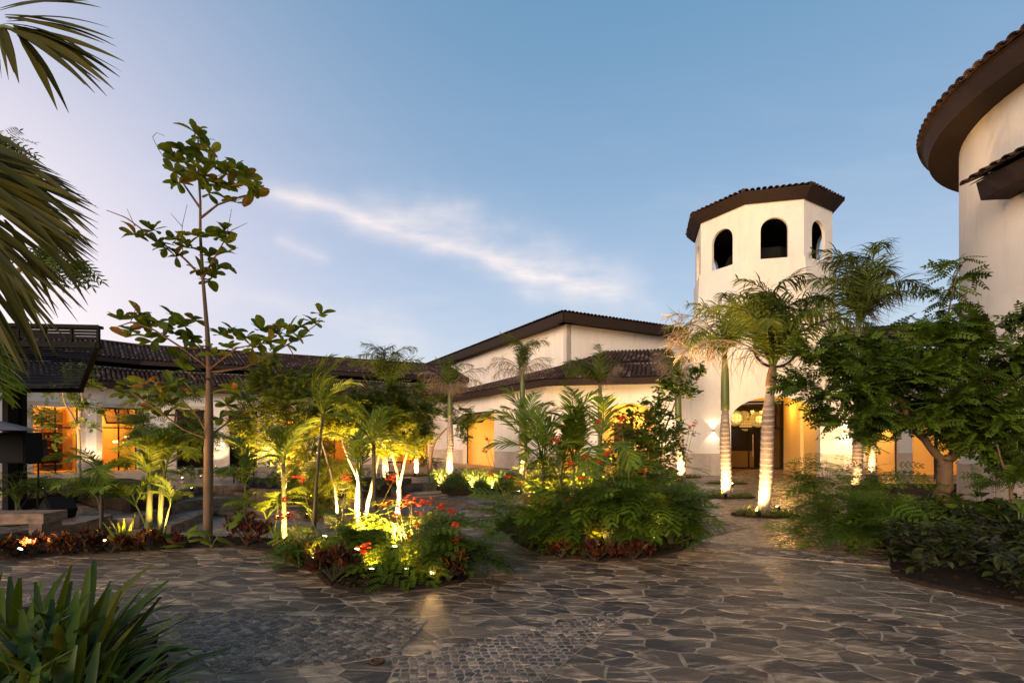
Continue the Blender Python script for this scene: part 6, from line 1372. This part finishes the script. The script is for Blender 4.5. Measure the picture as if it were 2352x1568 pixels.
# ---- broad ground cover of the right bed
GL_ = blade(.15, .055, 4, .35, fold=.25, base=.15, peak=.45, tipw=.06)
k = 0; spots = []
for _ in range(2600):
    q = np.array((random.uniform(3.6, 10.5), random.uniform(3.6, 9.0)))
    if inside(bedC, q) and in_view(q, .12) and not near_edge(bedC, q, .05) and all(np.linalg.norm(q-s) > .33 for s in spots): spots.append(q)
s = Scatter(); m = MB()
for q in spots[:120]:
    hh = random.uniform(.7, 1.15)
    for a in range(8):
        c = np.array((*q, .03))+np.array((random.uniform(-.22, .22), random.uniform(-.22, .22), random.uniform(.12, .58)*hh)); m.tube([(*q, .03), c], [.005, .003], 4, .6, cap=False); n = 12
        s.put(GL_, rot_many(RNG.uniform(0, 6.28, n), RNG.normal(.25, .35, n), RNG.normal(0, .3, n)), c+RNG.normal(0, .03, (n, 3)), RNG.uniform(.7, 1.2, n), random.random()*.4+RNG.random(n)*.6)
gc = thing('ground_cover', None, None, (7, 6, 0)); gc['kind'] = 'stuff'; gc['label'] = 'mass of low dark broad leaved ground cover in the shaded right bed'
m.build('stems', m_dstem, gc); s.build('foliage', m_cover, gc)
# ---- broad leaved plants (separate large leaves)
def bigleaf_mesh(L_, w, droop, fold=.15, mat=None, peak=.4, nm='leaf', segs=8):
    V, Q = blade(L_, w, segs, droop, fold=fold, base=.1 if nm != 'strap' else .6, peak=peak, tipw=.03 if nm != 'strap' else .3); me = mesh_of('leaf' if nm == 'strap' else nm, V, [Q], np.zeros(len(V)), True); me.materials.append(mat or m_strap); return me
BIGL = [bigleaf_mesh(.62, .20, d, .2, m_darkl) for d in (.3, .7, 1.0)]
for px, py, Y, lab in ((2255, 1175, 8.6, 'broad leaved plant just right of the stout trunk'), (2300, 1180, 7.8, 'broad leaved plant in the right bed before the round wall'), (2345, 1210, 7.0, 'broad leaved plant at the right picture edge'), (2230, 1200, 8.2, 'low broad leaved plant near the trunk foot, right bed')):
    b = B(px, Y); o = thing('broad_leaved_plant', lab, 'plant', b, 'broad leaved plants of the right bed')
    for k in range(9):
        a = k*.9+random.uniform(-.3, .3); h = random.uniform(.2, .65); c = b+np.array((.1*math.cos(a), .1*math.sin(a), h)); m = under(MB(), o); m.tube([b, c], [.014, .009], 5); m.build('leaf_stalk', m_stem, o); place(BIGL[k % 3], 'leaf', o, c, a, random.uniform(.3, .9), random.gauss(0, .3), random.uniform(.7, 1.15))
# elephant ears
def heart(L_=.34, w=.34):
    K = 9; t = np.linspace(-.25, 1, K); wd = np.interp(t, [-.25, 0, .25, .6, 1], [.35, .95, 1, .72, .02])*w/2; z = -.18*L_*np.maximum(t, 0)**2
    V = np.vstack([np.c_[t*L_, -wd, z-.02-np.abs(wd)*.1], np.c_[np.maximum(t, -.02)*L_, -wd*.5, z+.012], np.c_[np.maximum(t, 0)*L_, 0*wd, z], np.c_[np.maximum(t, -.02)*L_, wd*.5, z+.012], np.c_[t*L_, wd, z-.02-np.abs(wd)*.1]]); i = np.arange(K-1)
    return V, np.vstack([np.c_[i+a*K, i+1+a*K, i+1+(a+1)*K, i+(a+1)*K] for a in range(4)])
Vh, Qh = heart(); me_h = mesh_of('leaf', Vh, [Qh], np.zeros(len(Vh)), True); m_ear = leafm('elephant_ear_leaf', [(.08, .14, .02), (.11, .17, .03), (.06, .11, .02)], .35); me_h.materials.append(m_ear)
for px, pyb, lab, lv in ((485, 1256, 'elephant ear plant with broad leaves at the foot of the tall tree', ((525, 1205, 60, .8, 1.0), (478, 1222, 200, .2, 1.0), (470, 1240, 330, -.2, .5), (505, 1235, 20, -.4, .7))), (420, 1256, 'small broad leaved plant left of the tall trunk', ((405, 1238, 170, .5, .8), (430, 1228, 60, .9, .7), (440, 1240, 20, .2, .6), (412, 1248, 250, .1, .7), (395, 1250, 190, .0, .6)))):
    b = gp(px, pyb, .03); o = thing('elephant_ear_plant', lab, 'plant', b)
    for lx, ly, yw, pi_, s in lv:
        c = pt(lx, ly, b[1]-.05); m = under(MB(), o); m.tube([b, (b+c)/2+(0, 0, .05), c], [.012, .009, .006], 5); m.build('leaf_stalk', m_stem, o); place(me_h, 'leaf', o, c, R(yw), pi_, 0, s*.85)
# strappy lilies in the strip
SM = [bigleaf_mesh(.55, .055, d, .25, m_strap) for d in (.15, .5, .9, 1.2)]
SM2 = [bigleaf_mesh(.55, .060, d, .2, leafm('lit_strap_leaf', [(.09, .16, .03), (.14, .20, .04)], .3)) for d in (.1, .35)]  # lighter greens put the lamp light into the leaf colour
def lily(label, b, n, sc, meshes, pit=(1.0, .3), cat='plant', group='strap leaved lilies'):
    o = thing('strap_lily', label, cat, b, group)
    for k in range(n):
        a = k*2.4+random.uniform(-.4, .4); pi_ = min(1.5, max(.2, random.gauss(*pit))); place(meshes[k % len(meshes)], 'leaf', o, np.array(b)+np.array((math.cos(a)*.04, math.sin(a)*.04, .0)), a, pi_, random.gauss(0, .25), sc*random.uniform(.75, 1.15))
lily('upright strap leaves between the stage corner and yellow palms', gp(285, 1262, .03), 10, 1.0, SM2, (1.2, .2)); lily('upright strap leaves glowing yellow under the arching palm', gp(640, 1268, .03), 10, .9, SM2, (1.15, .25)); lily('yellow lit strap leaves at the strip edge near the front bed', gp(690, 1302, .03), 8, .7, SM2, (1.0, .3)); lily('dark pointed strap leaves below the stage in the strip', gp(190, 1262, .03), 7, .6, SM, (1.1, .2)); lily('strap leaves behind the dark croton at the tip of the front bed', gp(1015, 1320, .03), 8, .7, SM, (1.2, .2))
# foreground clump: big crinum lilies, every leaf its own piece
BL = [bigleaf_mesh(.68, .050+.005*(k % 3), d, .22, m_strap, .55, 'strap', segs=10) for k, d in enumerate((.1, .3, .55, .8, 1.05, .2, .45))]
fc = [(-2.75, 3.6, 24), (-2.25, 3.35, 24), (-3.25, 3.55, 22), (-2.0, 2.85, 24), (-2.6, 2.8, 26), (-1.9, 2.55, 20), (-2.2, 2.3, 24), (-3.2, 3.0, 22), (-3.7, 3.8, 18), (-2.75, 2.45, 20), (-2.05, 3.1, 18), (-2.95, 3.3, 18), (-2.3, 2.6, 18), (-2.0, 2.2, 16)]
fc = [(min(x, -.86*y), y, int(n*1.3)) for x, y, n in fc]
names = ('back centre', 'back right, with leaves over the paving', 'back left', 'right middle', 'centre', 'nearest right', 'nearest centre', 'left middle', 'far left', 'nearest left', 'right, with one bent leaf', 'behind the left middle one', 'between centre and nearest centre', 'lowest at the bottom edge')
for (x, y, n), nm in zip(fc, names): lily('large dark green strap lily in the foreground clump, %s' % nm, (x, y, -.02), n, random.uniform(1.1, 1.25)*(1 if y > 2.7 else .82), BL, (.98, .26), group='foreground strap lilies')

# ---- foreground palm at left, fronds entering the frame
m_np = leafm('near_palm_leaf', [(.045, .055, .010), (.07, .075, .014), (.03, .038, .009), (.10, .09, .016)], .4)
npalm = thing('foreground_palm', 'large drooping palm leaning in from the left edge', 'palm tree', (-4.6, 4.0, 0))
m = under(MB(), npalm); m.tube([(-4.6, 4.0, 0), (-4.65, 4.0, 1.6), (-4.5, 4.0, 3.6), (-4.45, 4.0, 4.6)], [.14, .12, .11, .09], 10); m.build('trunk', m_trunk, npalm, smooth=True)
def leaflet(par, p, q, lift, w, roll=0.0):
    """long folded leaflet on a sagging arc from the rachis to its tip"""
    p = np.array(p, float); q = np.array(q, float); c = (p+q)/2+np.array((0, 0, lift)); K = 11; t = np.linspace(0, 1, K)[:, None]
    P = p*(1-t)**2+2*t*(1-t)*c+t*t*q; T_ = np.gradient(P, axis=0); T_ /= np.linalg.norm(T_, axis=1)[:, None]
    view = np.array((math.sin(roll), -math.cos(roll)*.8, .55)); side = np.cross(T_, view); side /= np.linalg.norm(side, axis=1)[:, None]; up_ = np.cross(side, T_)
    tt = t[:, 0]; wd = w/2*np.minimum(1, .35+tt*4)*np.clip((1-tt)*2.2, .03, 1)**.8; tw = side*wd[:, None]
    V = np.vstack([P-tw+up_*wd[:, None]*.25, P, P+tw+up_*wd[:, None]*.25])-np.array(par.location); i = np.arange(K-1)
    me = mesh_of('leaflet', V, [np.vstack([np.c_[i, i+1, i+1+K, i+K], np.c_[i+K, i+1+K, i+1+2*K, i+2*K]])], np.zeros(3*K), True); link('leaflet', me, m_np, par)
top = (-4.4, 4.0, 4.6)
h = pt(10, 62, 3.6); m = under(MB(), npalm); m.tube([top, (np.array(top)+h)/2+(0, 0, .1), h, pt(60, 75, 3.6)], [.03, .022, .015, .006], 6); m.build('frond_stalk', m_stem, npalm, smooth=True)
for k, (hx, hy, tx, ty) in enumerate(((0, 20, 232, 18), (0, 25, 205, 4), (10, 35, 262, 90), (15, 50, 268, 108), (20, 55, 280, 165), (30, 60, 276, 178), (35, 70, 262, 206), (40, 72, 246, 222), (38, 75, 218, 214), (40, 80, 158, 260), (45, 80, 132, 254), (5, 60, 44, 192), (2, 65, 32, 168), (-8, 60, 4, 182), (20, 45, 250, 64), (34, 66, 286, 142), (36, 74, 232, 190), (44, 82, 150, 238), (12, 40, 240, 100), (30, 64, 250, 180), (-5, 60, 20, 185), (10, 55, 225, 140), (25, 70, 196, 196))):
    leaflet(npalm, pt(hx, hy, 3.6+random.uniform(-.05, .05)), pt(tx, ty, 3.55+random.uniform(-.15, .15)), random.uniform(.04, .12), random.uniform(.035, .06), random.uniform(-.8, .8))
cont = np.array([(60, 355), (150, 408), (232, 484), (226, 508), (226, 602), (214, 560), (216, 640), (206, 680), (198, 730), (168, 800), (150, 828), (122, 850), (90, 872), (52, 892), (10, 915)], float)
cs = np.r_[0, np.cumsum(np.linalg.norm(np.diff(cont, axis=0), axis=1))]; cs /= cs[-1]
for k in range(140):
    f = (k % 52+random.uniform(.1, .9))/52; tip = np.array([np.interp(f, cs, cont[:, 0]), np.interp(f, cs, cont[:, 1])]); back = (0 if k < 34 else random.uniform(10, 110)); tip = tip-np.array((back, back*.25)); th = R(np.interp(tip[1], [350, 480, 600, 720, 900], [12, 24, 34, 46, 66])+random.gauss(0, 5)); ln = random.uniform(250, 340)
    st_p = tip-ln*np.array((math.cos(th), math.sin(th))); Yf = 2.9+random.uniform(-.2, .35)
    leaflet(npalm, pt(st_p[0], st_p[1], Yf+.1), pt(tip[0], tip[1], Yf), random.uniform(.0, .10), random.uniform(.024, .044), random.uniform(-.9, .9))
m = under(MB(), npalm); m.tube([top, pt(-180, 250, 3.1), pt(-190, 420, 3.0), pt(-150, 650, 3.0)], [.03, .025, .018, .008], 6); m.build('frond_stalk', m_stem, npalm, smooth=True)
low_f = frond_mesh('frond', 1.3, .5, 34, .42, .026, 58, .12, .7, seed=77, sag=1.0, mats=m_areca)
for yw, pi_, x, z, s_c in ((-20, -35, -4.5, 2.5, .75),): place(low_f, 'frond', npalm, (x, 4.1, z), R(yw), R(pi_), .2, s_c)

# fallen leaves gathered along the bed rims
lit_m = leafm('fallen_leaf', [(.16, .09, .04), (.22, .13, .05), (.10, .06, .03), (.20, .16, .05)], .1); s = Scatter(); lv = blade(.06, .03, 3, .15, fold=.3); ps = []
for bd in (bedA, bedB, bedC):
    for _ in range(90):
        k = random.randrange(len(bd)); a_, b_ = bd[k], bd[(k+1) % len(bd)]; q = a_+(b_-a_)*random.random(); q = q+np.array((random.gauss(0, .22), random.gauss(-.1, .22)))
        if in_view(q, .0) and q[1] < 12: ps.append((q[0], q[1], .02))
for _ in range(60): ps.append((random.uniform(-2, 6), random.uniform(3, 10), .018))
ps = np.array(ps); n = len(ps); s.put(lv, rot_many(RNG.uniform(0, 6.28, n), RNG.normal(0, .1, n), RNG.normal(0, .2, n)), ps, RNG.uniform(.5, 1.1, n)); ll = link('leaf_litter', s.mesh('leaf_litter'), lit_m); tag(ll, kind='stuff')

# ================================================================ STREET OF SMALL THINGS
def box_at(par, c, d, nm, mat, yaw=0, tilt=0):
    m = under(MB(), par); Rm = np.array(Matrix.Rotation(yaw, 3, 'Z')@Matrix.Rotation(tilt, 3, 'X')).T; m.box(c, d, ax=Rm); return m.build(nm, mat, par)
m_spk = material('black_speaker_plastic', (.008, .0075, .007), .85, .1, var=(.016, .016, .016), scale=30, bump=.3, bscale=90)
m_grille = material('speaker_grille', (.006, .006, .006), .75, .2)
def speaker(label, px0, px1, py0, py1, Y, dep=.4, yaw=.15, feet=None):
    a = pt(px0, py0, Y); b = pt(px1, py1, Y); c = (a+b)/2; w = b[0]-a[0]; h = a[2]-b[2]; o = thing('loudspeaker', label, 'loudspeaker', (c[0], c[1], b[2]), 'black loudspeakers by the stage')
    box_at(o, c, (w, dep, h), 'cabinet', m_spk, yaw); f = c+np.array((math.sin(yaw), -math.cos(yaw), 0))*(dep/2+.008); box_at(o, f, (w*.9, .012, h*.9), 'grille', m_grille, yaw)
    return c, b[2]
c1_, zb1 = speaker('large black loudspeaker hung between the pergola posts', 18, 74, 993, 1062, 11.6, .5)
c2_, zb2 = speaker('smaller black loudspeaker on a tripod stand right of the large one', 76, 100, 1008, 1056, 12.4, .3, .5)
st_ = thing('speaker_stand', 'black tripod stand under the smaller loudspeaker', 'stand', (c2_[0], c2_[1], -.24)); m = under(MB(), st_); m.tube([(c2_[0], c2_[1], -.1), (c2_[0], c2_[1], zb2)], .02, 7); m.build('pole', m_black, st_)
for a in (0.3, 2.4, 4.5): m = under(MB(), st_); m.tube([(c2_[0], c2_[1], .55), (c2_[0]+.55*math.cos(a), c2_[1]+.55*math.sin(a), -.235)], .014, 6); m.build('leg', m_black, st_)
br = thing('speaker_bracket', 'black steel bracket carrying the large loudspeaker on the pergola post', 'bracket', (c1_[0], c1_[1], zb1)); m = under(MB(), br); m.tube([(c1_[0], c1_[1]+.2, zb1-.02), (c1_[0]+.1, c1_[1]+1.0, zb1-.02)], .03, 6); m.build('arm', m_black, br)
w_ = pt(103, 1165, 12.0); w_[2] = -.22; wd = thing('stage_monitor', 'black wedge shaped floor monitor on the stone stage', 'loudspeaker', w_)
prof = [(-.30, 0), (.22, 0), (.34, .22), (.02, .52), (-.34, .28)]; m = under(MB(), wd); ca_, sa_ = math.cos(-.5), math.sin(-.5)
m.extr([(w_[0]+x*ca_, w_[1]+x*sa_, w_[2]+z) for x, z in prof], (-sa_*.5, ca_*.5, 0)); m.build('cabinet', m_spk, wd)
m = under(MB(), wd); m.extr([(w_[0]+x*ca_+sa_*.012, w_[1]+x*sa_-ca_*.012, w_[2]+z) for x, z in [(-.24, .04), (.19, .04), (.28, .21), (.02, .45), (-.28, .26)]], (sa_*.01, -ca_*.01, 0)); m.build('side_panel', m_grille, wd)
m = under(MB(), wd); m.tube([(w_[0]+.3, w_[1]-.2, -.21), (w_[0]+.38, w_[1]-.6, -.225), (w_[0]+.1, w_[1]-.9, -.225), (w_[0]-.2, w_[1]-1.3, -.225)], .012, 5); m.build('cable', m_black, wd)
# fallen pole on the stage
pa = gp(105, 1178, -.1); pb = gp(140, 1245, -.22); pole = thing('black_pole', 'black pole lying slanted on the stage under the monitor', 'pole', pb); m = under(MB(), pole); m.tube([pa, pb], .022, 6); m.build('tube', m_black, pole)
# stone bench at left
q = pt(40, 0, 9.3); bn = thing('stone_bench', 'heavy dark stone bench at left edge of the strip', 'bench', (q[0], q[1], 0))
box_at(bn, (q[0]-.3, q[1]+.1, .22), (1.7, .55, .18), 'seat', m_riser, .08)
for dx in (.42, -.95): box_at(bn, (q[0]+dx, q[1]+.1, -.10), (.22, .45, .46), 'leg', m_riser, .08)
# grey parasol edge at left
q = pt(-60, 975, 10.5); um = thing('parasol', 'flat grey parasol top poking in at left edge', 'parasol', (q[0], q[1], 0)); m_can = material('grey_canvas', (.20, .20, .22), .85, .2)
a = np.linspace(0, 2*np.pi, 8, endpoint=False); rr = 118/FOC*10.5; m = under(MB(), um); V = np.vstack([np.c_[q[0]+rr*np.cos(a), q[1]+rr*np.sin(a), np.full(8, pz(988, 10.5))], [(q[0], q[1], pz(952, 10.5))]]); i = np.arange(8); m.add(V, [np.c_[i, (i+1) % 8, np.full(8, 8)]]); m.build('canopy', m_can, um)
m = under(MB(), um); m.tube([(q[0], q[1], 0), (q[0], q[1], pz(955, 10.5))], .025, 6); m.build('pole', m_black, um)
# curved bench by the middle bed and dark benches behind
q = gp(1573, 1140); cb = thing('curved_bench', 'low pale curved stone bench at the back right of the middle bed', 'bench', q); m_conc = material('pale_concrete', (.38, .36, .34), .7, .3, var=(.28, .26, .24), scale=4, bump=.3)
t = np.linspace(-1.0, .6, 12); m = under(MB(), cb); cx0, cy0 = q[0]-1.25, q[1]+.9
P = [(cx0+1.45*math.cos(a_), cy0+1.45*math.sin(a_)) for a_ in t]+[(cx0+1.05*math.cos(a_), cy0+1.05*math.sin(a_)) for a_ in t[::-1]]; m.prism(P, .38, .46); m.build('seat', m_conc, cb)
m = under(MB(), cb); P = [(cx0+1.36*math.cos(a_), cy0+1.36*math.sin(a_)) for a_ in t]+[(cx0+1.14*math.cos(a_), cy0+1.14*math.sin(a_)) for a_ in t[::-1]]; m.prism(P, 0, .379); m.build('base', m_conc, cb)
for px0, Y, lab in ((905, 18.6, 'dark garden chair with thin back rail behind the bright trunk'), (560, 17.6, 'dark garden chair on the terrace right of the tall trunk')):
    q = pt(px0, 0, Y); q[2] = 0; ch = thing('garden_chair', lab, 'chair', q, 'dark garden chairs')
    box_at(ch, q+(0, 0, .44), (.5, .45, .04), 'seat', m_black); box_at(ch, q+(0, .22, .80), (.52, .03, .05), 'backrest', m_black)
    for dx in (-.23, .23):
        for dy in (-.2, .22): box_at(ch, q+(dx, dy, .21 if dy < 0 else .4), (.03, .03, .42 if dy < 0 else .8), 'leg', m_black)
# boulders and roots by steps
for px, py, r, lab in ((548, 1122, .25, 'rounded stone at the right end of the upper steps'), (1022, 1120, .22, 'rounded stone beside the small steps')):
    q = gp(px, py); o = thing('boulder', lab, 'rock', q); la, lo_ = np.linspace(0, np.pi, 7), np.linspace(0, 2*np.pi, 10, endpoint=False); V = np.array([[q[0]+r*1.3*math.sin(p)*math.cos(t)*(1+.15*math.sin(3*t+p)), q[1]+r*math.sin(p)*math.sin(t), .05+r*.6*math.cos(p)] for p in la for t in lo_]); i = np.arange(10); j = (i+1) % 10
    m = under(MB(), o); m.add(V, [np.vstack([np.c_[k*10+i, k*10+j, (k+1)*10+j, (k+1)*10+i] for k in range(6)])]); m.build('stone', m_riser, o)

# ---------------------------------------------------------------- garden lamps
for px_w, lab_w in ((205, 'between the two lit gallery doors'), (365, 'at the gallery corner by the second door'), (498, 'against the gallery right of the bottle window'), (615, 'against the gallery behind the airy tree'), (720, 'against the gallery left of the centre tree'), (850, 'against the gallery right of the centre tree')):
    A_w, B_w, o_w = (GL, GC, nSo) if px_w < 320 else (GC, GR, nGo); q_w = on_line(px_w, A_w, B_w)[1]+o_w*.75; spotlamp('small wall washing spotlight '+lab_w, (*q_w, 0), (-o_w[0]*.35, -o_w[1]*.35, 1), 190, 100, col=(1, .72, .42))
UPV = (0, .15, 1)
TL = [(1743, 11.2, .18, 0, (.10, .22, 1), 620, 'at the left foot of the nearest porch palm'), (1667, 14.6, .19, 0, (0, .22, 1), 800, 'at the foot of the green shafted palm'), (1558, 21.0, .22, 0, (.05, .2, 1), 1400, 'at the foot of the palm by the tower corner'), (1964, 15.6, .18, 0, (0, .2, 1), 420, 'at the foot of the tall palm right of the porch'), (1990, 20.0, .12, 0, (.12, .2, 1), 900, 'at the foot of the slim palm right of the porch'),
      (1034, 21.5, .2, 0, (0, .2, 1), 900, 'under the ringed palm at the hall corner'), (1202, 21.5, .2, 0, (0, .2, 1), 900, 'under the ringed palm before the middle of the hall'), (953, 23.0, .15, 0, (.05, .2, 1), 900, 'under the short lit palm beyond the steps'), (885, 19.5, .2, 0, (0, .2, 1), 700, 'under the palm behind the yellow tree'),
      (819, 10.2, .10, -.42, (.03, .2, 1), 1500, 'left foot of the glowing centre trunk'), (838, 10.2, .10, -.42, (.05, .2, 1), 1500, 'right foot of the glowing centre trunk'), (910, 11.4, .10, -.3, (.03, .2, 1), 1500, 'foot of the bright trunk right of centre'), (652, 9.4, .08, -.40, (0, .2, 1), 1100, 'close under the arching yellow palm'), (480, 17.0, .1, 0, (0, .3, 1), 300, 'on the terrace right behind the tall trunk'), (343, 8.7, .10, .03, (0, .2, 1), 190, 'right at the yellow palm stems'), (826, 10.0, -.3, -.42, (0, -.1, 1), 900, 'behind the glowing centre trunk'), (780, 12.3, .2, -.3, (0, .1, 1), 1300, 'under the dark hanging shrub tree')]
for (px, Y, tx, ty, tY, pw, lab) in ((800, 9.9, 800, 940, 10.4, 5200, 'narrow beam, aimed into the left of the centre crown'), (850, 9.9, 872, 925, 10.5, 5200, 'narrow beam, aimed into the right of the centre crown'), (930, 10.9, 935, 960, 11.6, 4200, 'narrow beam, aimed into the crown right of centre'), (662, 12.6, 640, 930, 13.5, 5200, 'narrow beam, aimed into the airy tree'), (705, 12.4, 715, 990, 13.2, 3800, 'narrow beam, aimed right of the airy tree')):
    p = pt(px, 0, Y); p[2] = -.4 if px > 720 else -.3; q = pt(tx, ty, tY); spotlamp('small garden spotlight '+lab, p, q-p, pw*.5, 44)
for px, Y, d, z0, aim, pw, lab in TL:
    p = pt(px, 0, Y-d-.30); p[2] = z0; spotlamp('small garden spotlight '+lab, p, (aim[0], .85 if 'palm' in lab else .5, 1), pw*(.45 if 'palm' not in lab else .8)*random.uniform(.8, 1.15), 105, col=(1, .60, .24))
SL = [(1787, 1176, 0, (-.25, .2, 1), 12, 'tilted, right of the nearest porch palm', 60), (1682, 1118, 0, (-.2, -.2, 1), 10, 'in the small grass ring near the porch', 60), (2012, 1108, 0, (0, .1, 1), 20, 'in the shrubs right of the slim palm', 70), (895, 1104, 0, (0, .1, 1), 30, 'right of the palm behind the yellow tree', 70),
      (636, 1196, -.45, (.08, .1, 1), 95, 'brightest, under the arching yellow palm', 95), (660, 1194, -.45, (-.1, .1, 1), 60, 'second under the arching yellow palm', 90), (622, 1150, -.3, (.1, .3, 1), 45, 'under the tree with airy top', 90), 
      (855, 1243, .03, (.3, -.8, .5), 4, 'small, facing out at the centre of the front bed', 90), (993, 1330, .03, (.2, -.9, .35), 2, 'star bright, near the tip of the front bed', 90), (818, 1330, .26, (.2, .25, 1), 20, 'among orange stems in the front bed', 110), (905, 1322, .26, (.1, .25, 1), 20, 'under the red flowering shrub of the front bed', 115), (940, 1300, .26, (.1, .2, 1), 18, 'behind the red flowering shrub of the front bed', 115), (745, 1292, .26, (.1, .2, 1), 12, 'under the yellow feathery shrub of the front bed', 110), (690, 1282, .03, (.1, .1, 1), 9, 'by the strap leaves at the strip bend', 100),
      (1297, 1252, .26, (.1, .3, 1), 18, 'front left of the middle bed', 105), (1405, 1150, .26, (0, .1, 1), 160, 'centre of the middle bed under the palms', 110), (1510, 1236, .26, (.05, .2, 1), 83, 'front right of the middle bed', 105), (1235, 1210, .26, (.1, .1, 1), 108, 'left of the middle bed', 110), (1340, 1195, .26, (0, .1, 1), 128, 'under the spear frond palm of the middle bed', 110), (1470, 1170, .26, (.1, .1, 1), 147, 'behind the shrubs right in the middle bed', 110), (1190, 1160, .26, (.1, .1, 1), 96, 'left back of the middle bed', 110),
      (1008, 1124, .02, (.1, .1, 1), 36, 'at the left end of the willowy hedge', 110), (1085, 1128, .02, (0, .1, 1), 24, 'in the willowy hedge', 110), (1130, 1130, .02, (0, .1, 1), 24, 'right in the willowy hedge', 110),
      (1230, 1246, .04, (.1, .55, 1), 9, 'added as fill at the front left rim of the middle bed', 125), (1372, 1272, .04, (.05, .5, 1), 4, 'added as fill, low at the front rim of the middle bed', 125), (1505, 1256, .04, (-.1, .5, 1), 8, 'added as fill at the front right rim of the middle bed', 125), (932, 1334, .04, (0, .5, 1), 9, 'added as fill at the front rim under the red blooms', 125), (852, 1334, .04, (0, .5, 1), 7, 'added as fill at the front rim beside the tall dark croton', 125), (715, 1306, .04, (.1, .6, 1), 7, 'at the strip bend under feathery leaves', 125), (1990, 1225, .04, (.1, .7, 1), 2, 'dim, under the overhanging shrub of the right bed', 125),  # rim lamps are added to brighten the foliage from the front
      (40, 1282, .03, (.3, .2, .6), 12, 'leftmost, in the planting strip', 110), (240, 1262, .03, (.15, .1, 1), 16, 'left of the yellow stemmed palms', 110), (325, 1262, .03, (-.1, .1, 1), 11, 'left at the yellow palm stems', 110), (420, 1103, 0, (0, -.7, .6), 12, 'star bright, on the terrace before the bottle window', 110), (461, 1100, 0, (0, -.2, 1), 14, 'right of the star bright terrace lamp', 90), (441, 1130, 0, (-.3, .1, 1), 14, 'at the end of the left bed by the curved steps', 100),
      (96, 1130, 0, (.2, .3, 1), 40, 'in the shrubs behind the stage, left', 110), (200, 1128, 0, (.1, .3, 1), 40, 'in the shrubs behind the stage, right', 110), (60, 1115, 0, (.1, .4, 1), 30, 'behind the pergola posts', 110), (560, 1215, -.5, (0, .1, 1), 36, 'under the small yellow palms by the inner step', 100), (2168, 1120, .03, (.02, .4, 1), 3, 'dim, behind the stout trunk', 110)]
for px, py, z0, aim, pw, lab, size in SL:
    p = gpf(px, py, z0) if z0 < -.1 else gp(px, py, min(z0, .05))[:2]
    spotlamp('small garden spotlight '+lab, (*p, z0*float(fade(p[0])) if z0 < -.1 else z0), aim, pw*(24.0 if pw > 15 else 11.0), size)
